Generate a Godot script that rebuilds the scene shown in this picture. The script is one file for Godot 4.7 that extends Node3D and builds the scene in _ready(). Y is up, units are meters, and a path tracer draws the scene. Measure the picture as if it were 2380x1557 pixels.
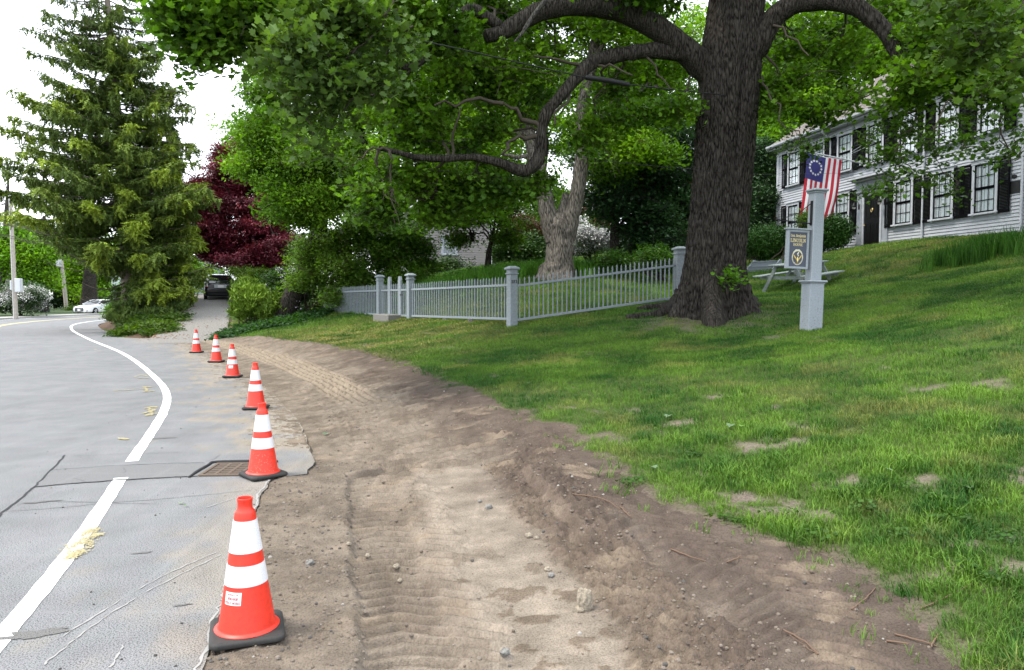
extends Node3D
# A road bend with traffic cones, a graded dirt shoulder, a lawn with an old maple and a clapboard house.
# Helpers at(px, py, depth) turn a pixel of the photograph (2380 wide) into a point at a known horizontal depth.
const FOC := 1750.0
const EYE := 1.73
const PITCH := 0.05167
var rng := RandomNumberGenerator.new()
var n1 := FastNoiseLite.new()
var n2 := FastNoiseLite.new()
var n3 := FastNoiseLite.new()
var M := {}
var used := {}

func _ready():
	rng.seed = 20260521
	# ---- camera
	var cam := Camera3D.new()
	cam.name = "camera"
	add_child(cam)
	cam.position = Vector3(0, EYE, 0)
	cam.rotation = Vector3(-PITCH, 0, 0)
	cam.fov = rad_to_deg(2.0 * atan(778.5 / FOC))
	cam.near = 0.05
	cam.far = 600.0
	cam.current = true
	# ---- sky and exposure: bright overcast
	var env := Environment.new()
	var sm := ProceduralSkyMaterial.new()
	sm.sky_top_color = Color(0.90, 0.93, 0.97)
	sm.sky_horizon_color = Color(0.95, 0.96, 0.98)
	sm.sky_curve = 0.15
	sm.sky_energy_multiplier = 1.0
	sm.ground_bottom_color = Color(0.30, 0.32, 0.26)
	sm.ground_horizon_color = Color(0.55, 0.57, 0.53)
	var sky := Sky.new()
	sky.sky_material = sm
	env.background_mode = Environment.BG_SKY
	env.sky = sky
	env.tonemap_mode = Environment.TONE_MAPPER_LINEAR
	env.tonemap_exposure = 3.7
	env.sdfgi_enabled = true
	env.ssao_enabled = true
	env.ssil_enabled = true
	var we := WorldEnvironment.new()
	we.name = "world_environment"
	we.environment = env
	add_child(we)
	# ---- a weak, very soft sun behind the cloud
	var sun := DirectionalLight3D.new()
	sun.name = "sun"
	sun.light_energy = 0.45
	sun.light_angular_distance = 14.0
	sun.light_color = Color(1.0, 0.97, 0.92)
	sun.shadow_enabled = true
	add_child(sun)
	sun.look_at_from_position(Vector3(-22, 40, 6), Vector3.ZERO)
	# ---- noises
	n1.seed = 7; n1.frequency = 1.0; n1.fractal_octaves = 4
	n2.seed = 21; n2.frequency = 1.0; n2.fractal_octaves = 2
	n3.seed = 5; n3.frequency = 1.0; n3.noise_type = FastNoiseLite.TYPE_CELLULAR
	make_materials()
	make_heights()
	make_leaf_meshes()
	print("heights ", Time.get_ticks_msec())
	# ---- large structure
	build_ground()
	print("ground ", Time.get_ticks_msec())
	build_main_house()
	build_other_houses()
	print("houses ", Time.get_ticks_msec())
	build_trees()
	print("trees ", Time.get_ticks_msec())
	build_shrubs()
	build_grass()
	print("grass ", Time.get_ticks_msec())
	# ---- objects
	build_fence()
	build_sign()
	build_picnic_table()
	build_steps()
	build_flag()
	build_cones()
	build_drain()
	build_cars()
	build_poles()
	print("objects ", Time.get_ticks_msec())
	# ---- small details
	build_debris()
	print("done ", Time.get_ticks_msec())

# ------------------------------------------------------------------ placing
func at(px: float, py: float, d: float) -> Vector3:
	var cx := (px - 1190.0) / FOC
	var cy := (778.5 - py) / FOC
	var dep := cos(PITCH) + cy * sin(PITCH)
	var k := d / dep
	return Vector3(cx * k, EYE + (cy * cos(PITCH) - sin(PITCH)) * k, -d)

func flat_at(px: float, py: float, y := 0.0) -> Vector3:
	# where the ray through a pixel meets the level y
	var a := at(px, py, 1.0)
	var k := (EYE - y) / (EYE - a.y)
	return Vector3(a.x * k, y, -k)

func numbered(called: String) -> String:
	var c: int = used.get(called, -1) + 1
	used[called] = c
	return called if c == 0 else "%s_%03d" % [called, c]

func tag(o: Node, label: String, category: String, group := "", kind := ""):
	o.set_meta("label", label)
	o.set_meta("category", category)
	if group != "": o.set_meta("group", group)
	if kind != "": o.set_meta("kind", kind)
	return o

func thing(called: String, label: String, category: String, pos := Vector3.ZERO, turn := 0.0, group := "") -> Node3D:
	var o := Node3D.new()
	o.name = numbered(called)
	add_child(o)
	o.position = pos
	o.rotation.y = turn
	tag(o, label, category, group)
	return o

func put(called: String, mesh: Mesh, m: Material, parent: Node, t := Transform3D()) -> MeshInstance3D:
	var o := MeshInstance3D.new()
	o.mesh = mesh
	o.material_override = m
	if parent == self:
		o.name = numbered(called)
		add_child(o)
	else:
		o.name = called
		parent.add_child(o, true)
	o.transform = t
	return o

func structure(called: String, mesh: Mesh, m: Material) -> MeshInstance3D:
	var o := put(called, mesh, m, self)
	o.set_meta("kind", "structure")
	return o

func scatter(called: String, mesh: Mesh, m: Material, parent: Node, ts: Array, cs: PackedColorArray, stuff := true) -> MultiMeshInstance3D:
	var mm := MultiMesh.new()
	mm.transform_format = MultiMesh.TRANSFORM_3D
	mm.use_colors = true
	mm.mesh = mesh
	mm.instance_count = ts.size()
	for i in ts.size():
		mm.set_instance_transform(i, ts[i])
		mm.set_instance_color(i, cs[i])
	var o := MultiMeshInstance3D.new()
	o.multimesh = mm
	o.material_override = m
	if parent == self:
		o.name = numbered(called)
		add_child(o)
	else:
		o.name = called
		parent.add_child(o, true)
	if stuff: o.set_meta("kind", "stuff")
	return o

# ------------------------------------------------------------------ mesh maker
class Geo:
	var v := PackedVector3Array()
	var ix := PackedInt32Array()
	var c := PackedColorArray()
	var uv := PackedVector2Array()
	func quad(a: Vector3, b: Vector3, cc: Vector3, d: Vector3):
		# corners clockwise as seen from the front
		var k := v.size()
		v.append(a); v.append(b); v.append(cc); v.append(d)
		ix.append_array([k, k + 1, k + 2, k, k + 2, k + 3])
	func tri(a: Vector3, b: Vector3, cc: Vector3):
		var k := v.size()
		v.append(a); v.append(b); v.append(cc)
		ix.append_array([k, k + 1, k + 2])
	func box(size: Vector3, t := Transform3D()):
		var h := size * 0.5
		var p := []
		for i in 8:
			p.append(t * Vector3(h.x if i & 1 else -h.x, h.y if i & 2 else -h.y, h.z if i & 4 else -h.z))
		quad(p[4], p[6], p[7], p[5]); quad(p[1], p[3], p[2], p[0])
		quad(p[5], p[7], p[3], p[1]); quad(p[0], p[2], p[6], p[4])
		quad(p[6], p[2], p[3], p[7]); quad(p[0], p[4], p[5], p[1])
	func span(a: Vector3, b: Vector3):
		# box between two corners
		box((b - a).abs(), Transform3D(Basis(), (a + b) * 0.5))
	func cbox(size: Vector3, bev: float, t := Transform3D()):
		# box with chamfered edges
		var h := size * 0.5
		var f := func(sx, sy, sz, ax):
			var q := Vector3(h.x * sx, h.y * sy, h.z * sz)
			if ax != 0: q.x -= bev * sx
			if ax != 1: q.y -= bev * sy
			if ax != 2: q.z -= bev * sz
			return t * q
		for ax in 3:
			for s in [-1, 1]:
				var cs := []
				for k in [[-1, -1], [-1, 1], [1, 1], [1, -1]]:
					var w := [0, 0, 0]
					w[ax] = s; w[(ax + 1) % 3] = k[0]; w[(ax + 2) % 3] = k[1]
					cs.append(f.call(w[0], w[1], w[2], ax))
				if s > 0: quad(cs[0], cs[1], cs[2], cs[3])
				else: quad(cs[3], cs[2], cs[1], cs[0])
		for ax in 3:
			var a1 := (ax + 1) % 3
			var a2 := (ax + 2) % 3
			for s1 in [-1, 1]:
				for s2 in [-1, 1]:
					var lo := [0, 0, 0]
					var hi := [0, 0, 0]
					lo[ax] = -1; hi[ax] = 1
					lo[a1] = s1; hi[a1] = s1; lo[a2] = s2; hi[a2] = s2
					var p0 = f.call(lo[0], lo[1], lo[2], a1)
					var p1 = f.call(hi[0], hi[1], hi[2], a1)
					var p2 = f.call(hi[0], hi[1], hi[2], a2)
					var p3 = f.call(lo[0], lo[1], lo[2], a2)
					if s1 * s2 > 0: quad(p0, p1, p2, p3)
					else: quad(p0, p3, p2, p1)
		for sx in [-1, 1]:
			for sy in [-1, 1]:
				for sz in [-1, 1]:
					var p0 = f.call(sx, sy, sz, 0)
					var p1 = f.call(sx, sy, sz, 1)
					var p2 = f.call(sx, sy, sz, 2)
					if sx * sy * sz > 0: tri(p0, p2, p1)
					else: tri(p0, p1, p2)
	func beam(a: Vector3, b: Vector3, w: float, h: float, bev := 0.004, up := Vector3.UP):
		var z := (b - a).normalized()
		var x := up.cross(z).normalized()
		var y := z.cross(x)
		cbox(Vector3(w, h, a.distance_to(b)), bev, Transform3D(Basis(x, y, z), (a + b) * 0.5))
	func tube(pts: Array, rad: Array, sides: int, caps := true):
		var k0 := v.size()
		var n := pts.size()
		var ref := Vector3(0.31, 0.2, 0.93).normalized()
		for i in n:
			var dir: Vector3 = (pts[mini(i + 1, n - 1)] - pts[maxi(i - 1, 0)]).normalized()
			var x := dir.cross(ref)
			if x.length() < 0.05: x = dir.cross(Vector3.RIGHT)
			x = x.normalized()
			ref = x.cross(dir).normalized()
			var y := dir.cross(x).normalized()
			for j in sides:
				var a := TAU * j / sides
				v.append(pts[i] + (x * cos(a) + y * sin(a)) * rad[i])
		for i in n - 1:
			for j in sides:
				var a := k0 + i * sides + j
				var b := k0 + i * sides + (j + 1) % sides
				ix.append_array([a, b + sides, b, a, a + sides, b + sides])
		if caps:
			for e in [0, n - 1]:
				var k := v.size()
				v.append(pts[e])
				for j in sides:
					var a: int = k0 + e * sides + j
					var b: int = k0 + e * sides + (j + 1) % sides
					if e == 0: ix.append_array([k, a, b])
					else: ix.append_array([k, b, a])
	func lathe(prof: Array, sides: int, t := Transform3D()):
		# prof: Vector2(radius, height) from bottom to top
		var k0 := v.size()
		for p in prof:
			for j in sides:
				var a := TAU * j / sides
				v.append(t * Vector3(p.x * cos(a), p.y, p.x * sin(a)))
		for i in prof.size() - 1:
			for j in sides:
				var a := k0 + i * sides + j
				var b := k0 + i * sides + (j + 1) % sides
				ix.append_array([a, b + sides, a + sides, a, b, b + sides])
	func grid(nx: int, ny: int, k0: int):
		# indices of a grid of nx by ny points already appended row by row
		for j in ny - 1:
			for i in nx - 1:
				var a := k0 + j * nx + i
				ix.append_array([a, a + nx, a + nx + 1, a, a + nx + 1, a + 1])
	func prism(outline: PackedVector2Array, depth: float, t := Transform3D()):
		# outline in xy, thickness along z (0 .. depth)
		var tr := Geometry2D.triangulate_polygon(outline)
		var n := outline.size()
		for z in [0.0, depth]:
			var k := v.size()
			for p in outline: v.append(t * Vector3(p.x, p.y, z))
			for i in range(0, tr.size(), 3):
				if z > 0.0: ix.append_array([k + tr[i], k + tr[i + 1], k + tr[i + 2]])
				else: ix.append_array([k + tr[i], k + tr[i + 2], k + tr[i + 1]])
		for i in n:
			var a := outline[i]
			var b := outline[(i + 1) % n]
			quad(t * Vector3(a.x, a.y, 0), t * Vector3(a.x, a.y, depth), t * Vector3(b.x, b.y, depth), t * Vector3(b.x, b.y, 0))
	func mesh(smooth := false) -> ArrayMesh:
		var arr := []
		arr.resize(Mesh.ARRAY_MAX)
		arr[Mesh.ARRAY_VERTEX] = v
		arr[Mesh.ARRAY_INDEX] = ix
		if c.size() == v.size() and c.size() > 0: arr[Mesh.ARRAY_COLOR] = c
		if uv.size() == v.size() and uv.size() > 0: arr[Mesh.ARRAY_TEX_UV] = uv
		if smooth:
			var nn := PackedVector3Array()
			nn.resize(v.size())
			for i in range(0, ix.size(), 3):
				var a := ix[i]
				var b := ix[i + 1]
				var d := ix[i + 2]
				var q := (v[d] - v[a]).cross(v[b] - v[a])
				nn[a] += q; nn[b] += q; nn[d] += q
			for i in nn.size(): nn[i] = nn[i].normalized() if nn[i].length_squared() > 1e-20 else Vector3.UP
			arr[Mesh.ARRAY_NORMAL] = nn
		var m := ArrayMesh.new()
		m.add_surface_from_arrays(Mesh.PRIMITIVE_TRIANGLES, arr)
		return m

func smooth_path(pts: Array, rad: Array, per := 5) -> Array:
	# Catmull-Rom through points and radii
	var op := []
	var orr := []
	var n := pts.size()
	for i in n - 1:
		var p0 = pts[maxi(i - 1, 0)]
		var p1 = pts[i]
		var p2 = pts[i + 1]
		var p3 = pts[mini(i + 2, n - 1)]
		for k in per:
			var t := float(k) / per
			op.append(p1.cubic_interpolate(p2, p0, p3, t))
			orr.append(lerpf(rad[i], rad[i + 1], t))
	op.append(pts[n - 1])
	orr.append(rad[n - 1])
	return [op, orr]

# ------------------------------------------------------------------ materials
func lin(r: float, g: float, b: float) -> Color:
	return Color(r, g, b).linear_to_srgb()

func grain(freq: float, lo: float, hi: float, octaves := 4, size := 512, sd := 1, kind := FastNoiseLite.TYPE_SIMPLEX_SMOOTH, ridged := false) -> NoiseTexture2D:
	var t := NoiseTexture2D.new()
	t.width = size
	t.height = size
	t.seamless = true
	var n := FastNoiseLite.new()
	n.seed = sd
	n.noise_type = kind
	n.frequency = freq
	n.fractal_octaves = octaves
	if ridged: n.fractal_type = FastNoiseLite.FRACTAL_RIDGED
	t.noise = n
	var g := Gradient.new()
	g.set_color(0, Color(lo, lo, lo))
	g.set_color(1, Color(hi, hi, hi))
	t.color_ramp = g
	return t

func height_tex(freq: float, octaves := 4, size := 512, sd := 3, kind := FastNoiseLite.TYPE_SIMPLEX_SMOOTH) -> NoiseTexture2D:
	return grain(freq, 0.0, 1.0, octaves, size, sd, kind)

func mat(col: Color, rough := 0.8, opt := {}) -> StandardMaterial3D:
	var m := StandardMaterial3D.new()
	m.albedo_color = col
	m.roughness = rough
	m.metallic = opt.get("metal", 0.0)
	m.metallic_specular = opt.get("spec", 0.4)
	if opt.has("vc"): m.vertex_color_use_as_albedo = true
	if opt.has("tex"):
		m.albedo_texture = opt.tex
	if opt.has("bump"):
		m.heightmap_enabled = true
		m.heightmap_texture = opt.bump
		m.heightmap_scale = opt.get("bump_cm", 0.3)
	if opt.has("tri"):
		m.uv1_triplanar = true
		m.uv1_world_triplanar = opt.get("world", true)
		var s = opt.tri
		m.uv1_scale = s if s is Vector3 else Vector3(s, s, s)
	if opt.has("back"):
		m.backlight_enabled = true
		m.backlight = opt.back
	if opt.has("mottle"):
		# a second, much coarser layer over the first
		m.detail_enabled = true
		m.detail_albedo = opt.mottle
		m.detail_blend_mode = BaseMaterial3D.BLEND_MODE_MUL
		m.detail_uv_layer = BaseMaterial3D.DETAIL_UV_2
		m.uv2_triplanar = true
		m.uv2_world_triplanar = true
		var s2: float = opt.get("mottle_scale", 0.15)
		m.uv2_scale = Vector3(s2, s2, s2)
	if opt.has("coat"):
		m.clearcoat_enabled = true
		m.clearcoat = opt.coat
		m.clearcoat_roughness = 0.05
	return m

func make_materials():
	var fine := height_tex(0.09, 4, 512, 11)
	var speck := grain(0.16, 0.30, 1.70, 4, 512, 12)
	var coarse := grain(0.012, 0.90, 1.0, 7, 512, 61)
	var patchy := grain(0.02, 0.74, 1.0, 7, 512, 62)
	M.asphalt = mat(lin(1, 1, 1), 0.9, {"vc": 1, "tex": speck, "tri": 1.1, "bump": height_tex(0.3, 3, 512, 13), "bump_cm": 0.25, "spec": 0.3, "mottle": coarse, "mottle_scale": 0.21})
	M.patch = mat(lin(0.175, 0.175, 0.178), 0.95, {"tex": grain(0.16, 0.45, 1.5, 4, 512, 14), "tri": 1.3, "bump": height_tex(0.2, 4, 512, 15), "bump_cm": 0.7, "spec": 0.3})
	M.tar = mat(lin(0.018, 0.018, 0.02), 0.8)
	M.tarthin = mat(lin(0.075, 0.075, 0.078), 0.9)
	M.paint = mat(lin(0.78, 0.78, 0.77), 0.7, {"tex": grain(0.12, 0.82, 1.05, 5, 512, 16), "tri": 1.0, "bump": height_tex(0.3, 3, 512, 13), "bump_cm": 0.15})
	M.yellow = mat(lin(0.72, 0.62, 0.28), 0.7, {"tex": grain(0.12, 0.7, 1.05, 5, 512, 17), "tri": 1.0})
	M.spray = mat(lin(0.40, 0.345, 0.19), 0.8, {"tex": grain(0.1, 0.75, 1.1, 5, 512, 18), "tri": 1.4})
	M.chalk = mat(lin(0.245, 0.24, 0.232), 0.9)
	M.dirt = mat(lin(1, 1, 1), 1.0, {"vc": 1, "tex": grain(0.07, 0.72, 1.2, 5, 512, 19), "tri": 1.6, "bump": height_tex(0.16, 5, 512, 20), "bump_cm": 0.9, "spec": 0.2, "mottle": patchy, "mottle_scale": 0.31})
	M.lawn = mat(lin(1, 1, 1), 1.0, {"vc": 1, "tex": grain(0.05, 0.7, 1.2, 5, 512, 22), "tri": 1.2, "bump": height_tex(0.12, 5, 512, 20), "bump_cm": 1.2, "spec": 0.2})
	M.drive = mat(lin(0.225, 0.212, 0.195), 0.95, {"tex": grain(0.05, 0.45, 1.3, 6, 512, 24), "tri": 0.5, "bump": fine, "bump_cm": 0.4})
	M.walk = mat(lin(0.36, 0.35, 0.33), 0.95, {"tex": grain(0.05, 0.8, 1.1, 5, 512, 25), "tri": 0.7})
	M.far = mat(lin(0.05, 0.085, 0.025), 1.0, {"tex": grain(0.03, 0.6, 1.2, 5, 512, 26), "tri": 0.3})
	M.mulch = mat(lin(0.10, 0.06, 0.035), 1.0, {"tex": grain(0.1, 0.4, 1.4, 5, 512, 27), "tri": 1.0, "bump": fine, "bump_cm": 2.0})
	M.leaf = mat(lin(1, 1, 1), 0.5, {"vc": 1, "back": Color(0.95, 1.0, 0.5), "spec": 0.35})
	M.leafdark = mat(lin(1, 1, 1), 0.5, {"vc": 1, "back": Color(0.5, 0.6, 0.3), "spec": 0.35})
	M.needle = mat(lin(1, 1, 1), 0.65, {"vc": 1, "back": Color(0.3, 0.35, 0.15), "spec": 0.3})
	M.grass = mat(lin(1, 1, 1), 0.6, {"vc": 1, "back": Color(0.6, 0.7, 0.3), "spec": 0.3})
	M.petal = mat(lin(0.75, 0.74, 0.72), 0.7, {"vc": 1, "back": Color(0.5, 0.5, 0.5)})
	var barkh := grain(0.022, 1.0, 0.0, 3, 512, 31, FastNoiseLite.TYPE_SIMPLEX, true)
	var barkc := grain(0.022, 1.45, 0.12, 3, 512, 31, FastNoiseLite.TYPE_SIMPLEX, true)
	M.bark = mat(lin(0.088, 0.077, 0.067), 0.95, {"tex": barkc, "tri": Vector3(1.15, 0.2, 1.15), "bump": barkh, "bump_cm": 6.0, "spec": 0.2, "mottle": patchy, "mottle_scale": 0.35})
	M.barkpale = mat(lin(0.215, 0.188, 0.162), 0.95, {"tex": barkc, "tri": Vector3(1.0, 0.16, 1.0), "bump": barkh, "bump_cm": 4.0, "spec": 0.2})
	M.twig = mat(lin(0.05, 0.04, 0.03), 0.95)
	M.barkgrey = mat(lin(0.20, 0.185, 0.165), 0.95, {"tex": barkh, "tri": Vector3(1.2, 0.4, 1.2), "bump": barkh, "bump_cm": 3.0})
	M.barkspruce = mat(lin(0.20, 0.165, 0.14), 0.95, {"tex": grain(0.06, 0.5, 1.3, 4, 512, 35), "tri": 0.8})
	var wear := grain(0.02, 0.88, 1.04, 6, 512, 41)
	M.clap = mat(lin(0.37, 0.388, 0.428), 0.7, {"tex": wear, "tri": Vector3(0.3, 1.5, 0.3)})
	M.clap2 = mat(lin(0.37, 0.388, 0.428), 0.7, {"tex": wear, "tri": Vector3(0.3, 1.5, 0.3)})
	M.trim = mat(lin(0.39, 0.41, 0.45), 0.65, {"tex": wear, "tri": 0.5})
	M.greytrim = mat(lin(0.265, 0.287, 0.325), 0.65, {"tex": wear, "tri": 0.5})
	M.black = mat(lin(0.004, 0.004, 0.005), 0.8, {"spec": 0.12})
	M.door = mat(lin(0.005, 0.005, 0.006), 0.5, {"spec": 0.25})
	M.brass = mat(lin(0.55, 0.42, 0.18), 0.35, {"metal": 0.9})
	M.curtain = mat(lin(0.36, 0.42, 0.44), 0.9)
	M.room_shade = mat(lin(0.16, 0.16, 0.165), 0.95)  # dim grey that paints in the unlit interior behind the glass
	M.glass = mat(Color(0.9, 0.95, 1.0, 0.08), 0.03, {"spec": 0.6})
	M.glass.transparency = BaseMaterial3D.TRANSPARENCY_ALPHA
	M.shingle = mat(lin(0.155, 0.135, 0.125), 0.95, {"tex": grain(0.12, 0.6, 1.3, 4, 512, 43), "tri": 0.9})
	M.shingle2 = mat(lin(0.20, 0.175, 0.165), 0.95, {"tex": grain(0.12, 0.6, 1.3, 4, 512, 43), "tri": 0.9})
	M.brick = mat(lin(0.28, 0.12, 0.08), 0.95, {"tex": grain(0.1, 0.7, 1.2, 4, 512, 44), "tri": 1.0})
	M.brick2 = mat(lin(0.36, 0.2, 0.15), 0.95, {"tex": grain(0.1, 0.7, 1.2, 4, 512, 44), "tri": 1.0})
	M.mortar = mat(lin(0.42, 0.4, 0.37), 0.95)
	M.stone = mat(lin(0.185, 0.178, 0.165), 0.95, {"tex": grain(0.05, 0.6, 1.25, 5, 512, 45), "tri": 1.5, "bump": fine, "bump_cm": 0.8})
	M.rock = mat(lin(0.27, 0.23, 0.175), 0.9, {"tex": grain(0.04, 0.65, 1.2, 5, 512, 46), "tri": 3.0, "bump": fine, "bump_cm": 0.5})
	M.fence = mat(lin(0.215, 0.245, 0.268), 0.6, {"tex": grain(0.03, 0.84, 1.05, 6, 512, 47), "tri": 1.0})
	M.fencedark = mat(lin(0.09, 0.08, 0.07), 0.9)
	M.signgrey = mat(lin(0.255, 0.285, 0.315), 0.6, {"tex": grain(0.05, 0.86, 1.05, 6, 512, 48), "tri": 1.2})
	M.chips = mat(lin(0.17, 0.16, 0.15), 0.9)
	M.board = mat(lin(0.062, 0.072, 0.10), 0.6, {"tex": grain(0.06, 0.85, 1.1, 5, 512, 49), "tri": 2.0})
	M.gold = mat(lin(0.68, 0.56, 0.24), 0.5)
	M.goldpale = mat(lin(0.52, 0.49, 0.36), 0.6)
	M.golddark = mat(lin(0.26, 0.17, 0.045), 0.6)
	M.iron = mat(lin(0.012, 0.012, 0.013), 0.5, {"metal": 0.3})
	M.table = mat(lin(0.225, 0.262, 0.258), 0.85, {"tex": grain(0.03, 0.75, 1.12, 6, 512, 51), "tri": Vector3(1.0, 1.0, 1.0)})
	M.orange = mat(lin(0.76, 0.032, 0.012), 0.45, {"spec": 0.5, "tex": grain(0.02, 0.78, 1.02, 7, 512, 63), "tri": 2.3})
	M.collar = mat(lin(0.72, 0.71, 0.74), 0.38, {"tex": grain(0.05, 0.82, 1.03, 5, 512, 53), "tri": 5.0})
	M.rubber = mat(lin(0.028, 0.027, 0.026), 0.75, {"tex": grain(0.04, 0.6, 1.6, 5, 512, 54), "tri": 3.0})
	M.sticker = mat(lin(0.74, 0.73, 0.72), 0.5)
	M.ink = mat(lin(0.26, 0.01, 0.03), 0.6)
	M.inkblack = mat(lin(0.01, 0.01, 0.012), 0.6)
	M.rust = mat(lin(0.115, 0.085, 0.065), 0.85, {"tex": grain(0.06, 0.6, 1.35, 5, 512, 55), "tri": 4.0, "bump": fine, "bump_cm": 0.2})
	M.grate_shade = mat(lin(0.06, 0.05, 0.042), 1.0)  # dark silt brown, painting in the shade below the grate
	M.carwhite = mat(lin(0.72, 0.73, 0.76), 0.25, {"coat": 1.0})
	M.carblack = mat(lin(0.006, 0.006, 0.011), 0.3, {"coat": 0.45, "spec": 0.35})
	M.carglass = mat(lin(0.012, 0.014, 0.018), 0.03, {"spec": 0.9})
	M.tyre = mat(lin(0.015, 0.015, 0.015), 0.85)
	M.alloy = mat(lin(0.45, 0.45, 0.46), 0.3, {"metal": 0.9})
	M.lampclear = mat(lin(0.5, 0.46, 0.45), 0.15, {"coat": 1.0})
	M.lampred = mat(lin(0.3, 0.03, 0.02), 0.15, {"coat": 1.0})
	M.chrome = mat(lin(0.6, 0.6, 0.62), 0.15, {"metal": 1.0})
	M.plastic = mat(lin(0.01, 0.01, 0.011), 0.6)
	M.pole = mat(lin(0.42, 0.38, 0.33), 0.9, {"tex": grain(0.04, 0.7, 1.15, 5, 512, 57), "tri": Vector3(2, 0.2, 2)})
	M.polemetal = mat(lin(0.45, 0.47, 0.5), 0.5)
	M.flagred = mat(lin(0.42, 0.012, 0.03), 0.8, {"back": Color(0.4, 0.4, 0.4)})
	M.flagwhite = mat(lin(0.72, 0.71, 0.74), 0.8, {"back": Color(0.4, 0.4, 0.4)})
	M.flagblue = mat(lin(0.032, 0.03, 0.15), 0.8, {"back": Color(0.4, 0.4, 0.4)})
	M.pebble = mat(lin(1, 1, 1), 0.95, {"vc": 1})
	M.barn = mat(lin(0.16, 0.035, 0.025), 0.9)
	M.grey = mat(lin(0.24, 0.22, 0.215), 0.85, {"tex": wear, "tri": Vector3(0.3, 1.5, 0.3)})
	M.bluegrey = mat(lin(0.33, 0.39, 0.44), 0.85, {"tex": wear, "tri": Vector3(0.3, 1.5, 0.3)})
	M.whiteclap = mat(lin(0.7, 0.71, 0.73), 0.8)
	M.stain = mat(lin(0.135, 0.132, 0.128), 0.9, {"tex": grain(0.16, 0.4, 1.4, 4, 512, 14), "tri": 1.3})
	M.riser_shade = mat(lin(0.17, 0.195, 0.215), 0.7)  # riser grey darkened to paint in the shade under the treads
	M.litter = mat(lin(1, 1, 1), 0.95, {"vc": 1})
	M.mud = mat(lin(0.30, 0.22, 0.15), 0.95)
	M.root = mat(lin(0.12, 0.075, 0.05), 0.95)

# ------------------------------------------------------------------ terrain
# tables: depth -> x (metres); depth runs away from the camera (-z)
var EDGE_LINE := [[-2.0, -4], [-2.05, 1], [-2.63, 3.87], [-3.98, 7.8], [-5.76, 12.5], [-7.98, 16.6], [-11.9, 22.9], [-17.2, 30.5], [-23.0, 39.3], [-27.3, 47.3], [-29.8, 56.0], [-30.4, 66.0], [-28.4, 78.0], [-22.0, 92.0], [-8.0, 108.0]]
var PAVED := [[-4.0, -0.6], [1.0, -0.95], [3.48, -1.46], [4.6, -1.74], [6.9, -2.28], [7.16, -2.3], [7.24, -2.02], [7.8, -2.06], [10.4, -2.96], [14.3, -4.7], [16.0, -5.6], [19.5, -7.4], [22.9, -9.2], [26.0, -11.0], [28.4, -12.4], [31.0, -14.8]]
var LAWN_X := [[-6.0, 2.2], [1.0, 1.9], [3.28, 1.9], [3.85, 2.0], [4.55, 1.82], [4.8, 1.52], [5.4, 1.14], [6.83, 0.82], [8.25, 0.52], [9.2, 0.0], [11.9, -1.02], [15.1, -2.24], [16.35, -2.9], [19.2, -4.7], [24.5, -8.1], [28.8, -10.7], [31.0, -11.45], [34.0, -12.75], [39.0, -14.6], [44.0, -16.0], [52.0, -17.6], [80.0, -19.0]]
var LAWN_H := [[-6.0, 0.2], [1.0, 0.1], [3.28, 0.11], [3.85, 0.12], [5.4, 0.18], [6.83, 0.22], [8.25, 0.26], [9.2, 0.3], [11.9, 0.36], [15.1, 0.42], [19.2, 0.5], [24.5, 0.4], [28.8, 0.2], [34.0, 0.55], [39.0, 1.15], [44.0, 1.6], [80.0, 2.5]]
var DRIVE := [[-12.2, 27.6, 2.4, -0.03], [-12.9, 30.2, 1.55, 0.07], [-14.2, 34.0, 1.35, 0.46], [-16.0, 39.0, 1.35, 1.12], [-17.6, 43.7, 1.5, 1.56], [-19.2, 50.0, 2.2, 1.75], [-21.0, 62.0, 3.4, 1.8]]
var POINTS := []
var tps_w := []
const HG := 0.5
const HX0 := -30.0
const HD0 := -8.0
const HNX := 161
const HND := 201
var hgrid := PackedFloat32Array()

func table(t: Array, k: float) -> float:
	if k <= t[0][0]: return t[0][1]
	for i in t.size() - 1:
		if k < t[i + 1][0]:
			return lerpf(t[i][1], t[i + 1][1], (k - t[i][0]) / (t[i + 1][0] - t[i][0]))
	return t[t.size() - 1][1]

func paved_x(d: float) -> float: return table(PAVED, d) + 0.035 * n1.get_noise_2d(d * 2.1, 3.0) + 0.03 * n1.get_noise_2d(d * 9.0, 5.0)
func lawn_x(d: float) -> float: return table(LAWN_X, d) + (0.16 * n1.get_noise_2d(d * 0.9, 11.0) + 0.07 * n1.get_noise_2d(d * 3.5, 7.0)) * clampf(0.7 + d * 0.03, 0.7, 1.2)

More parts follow.
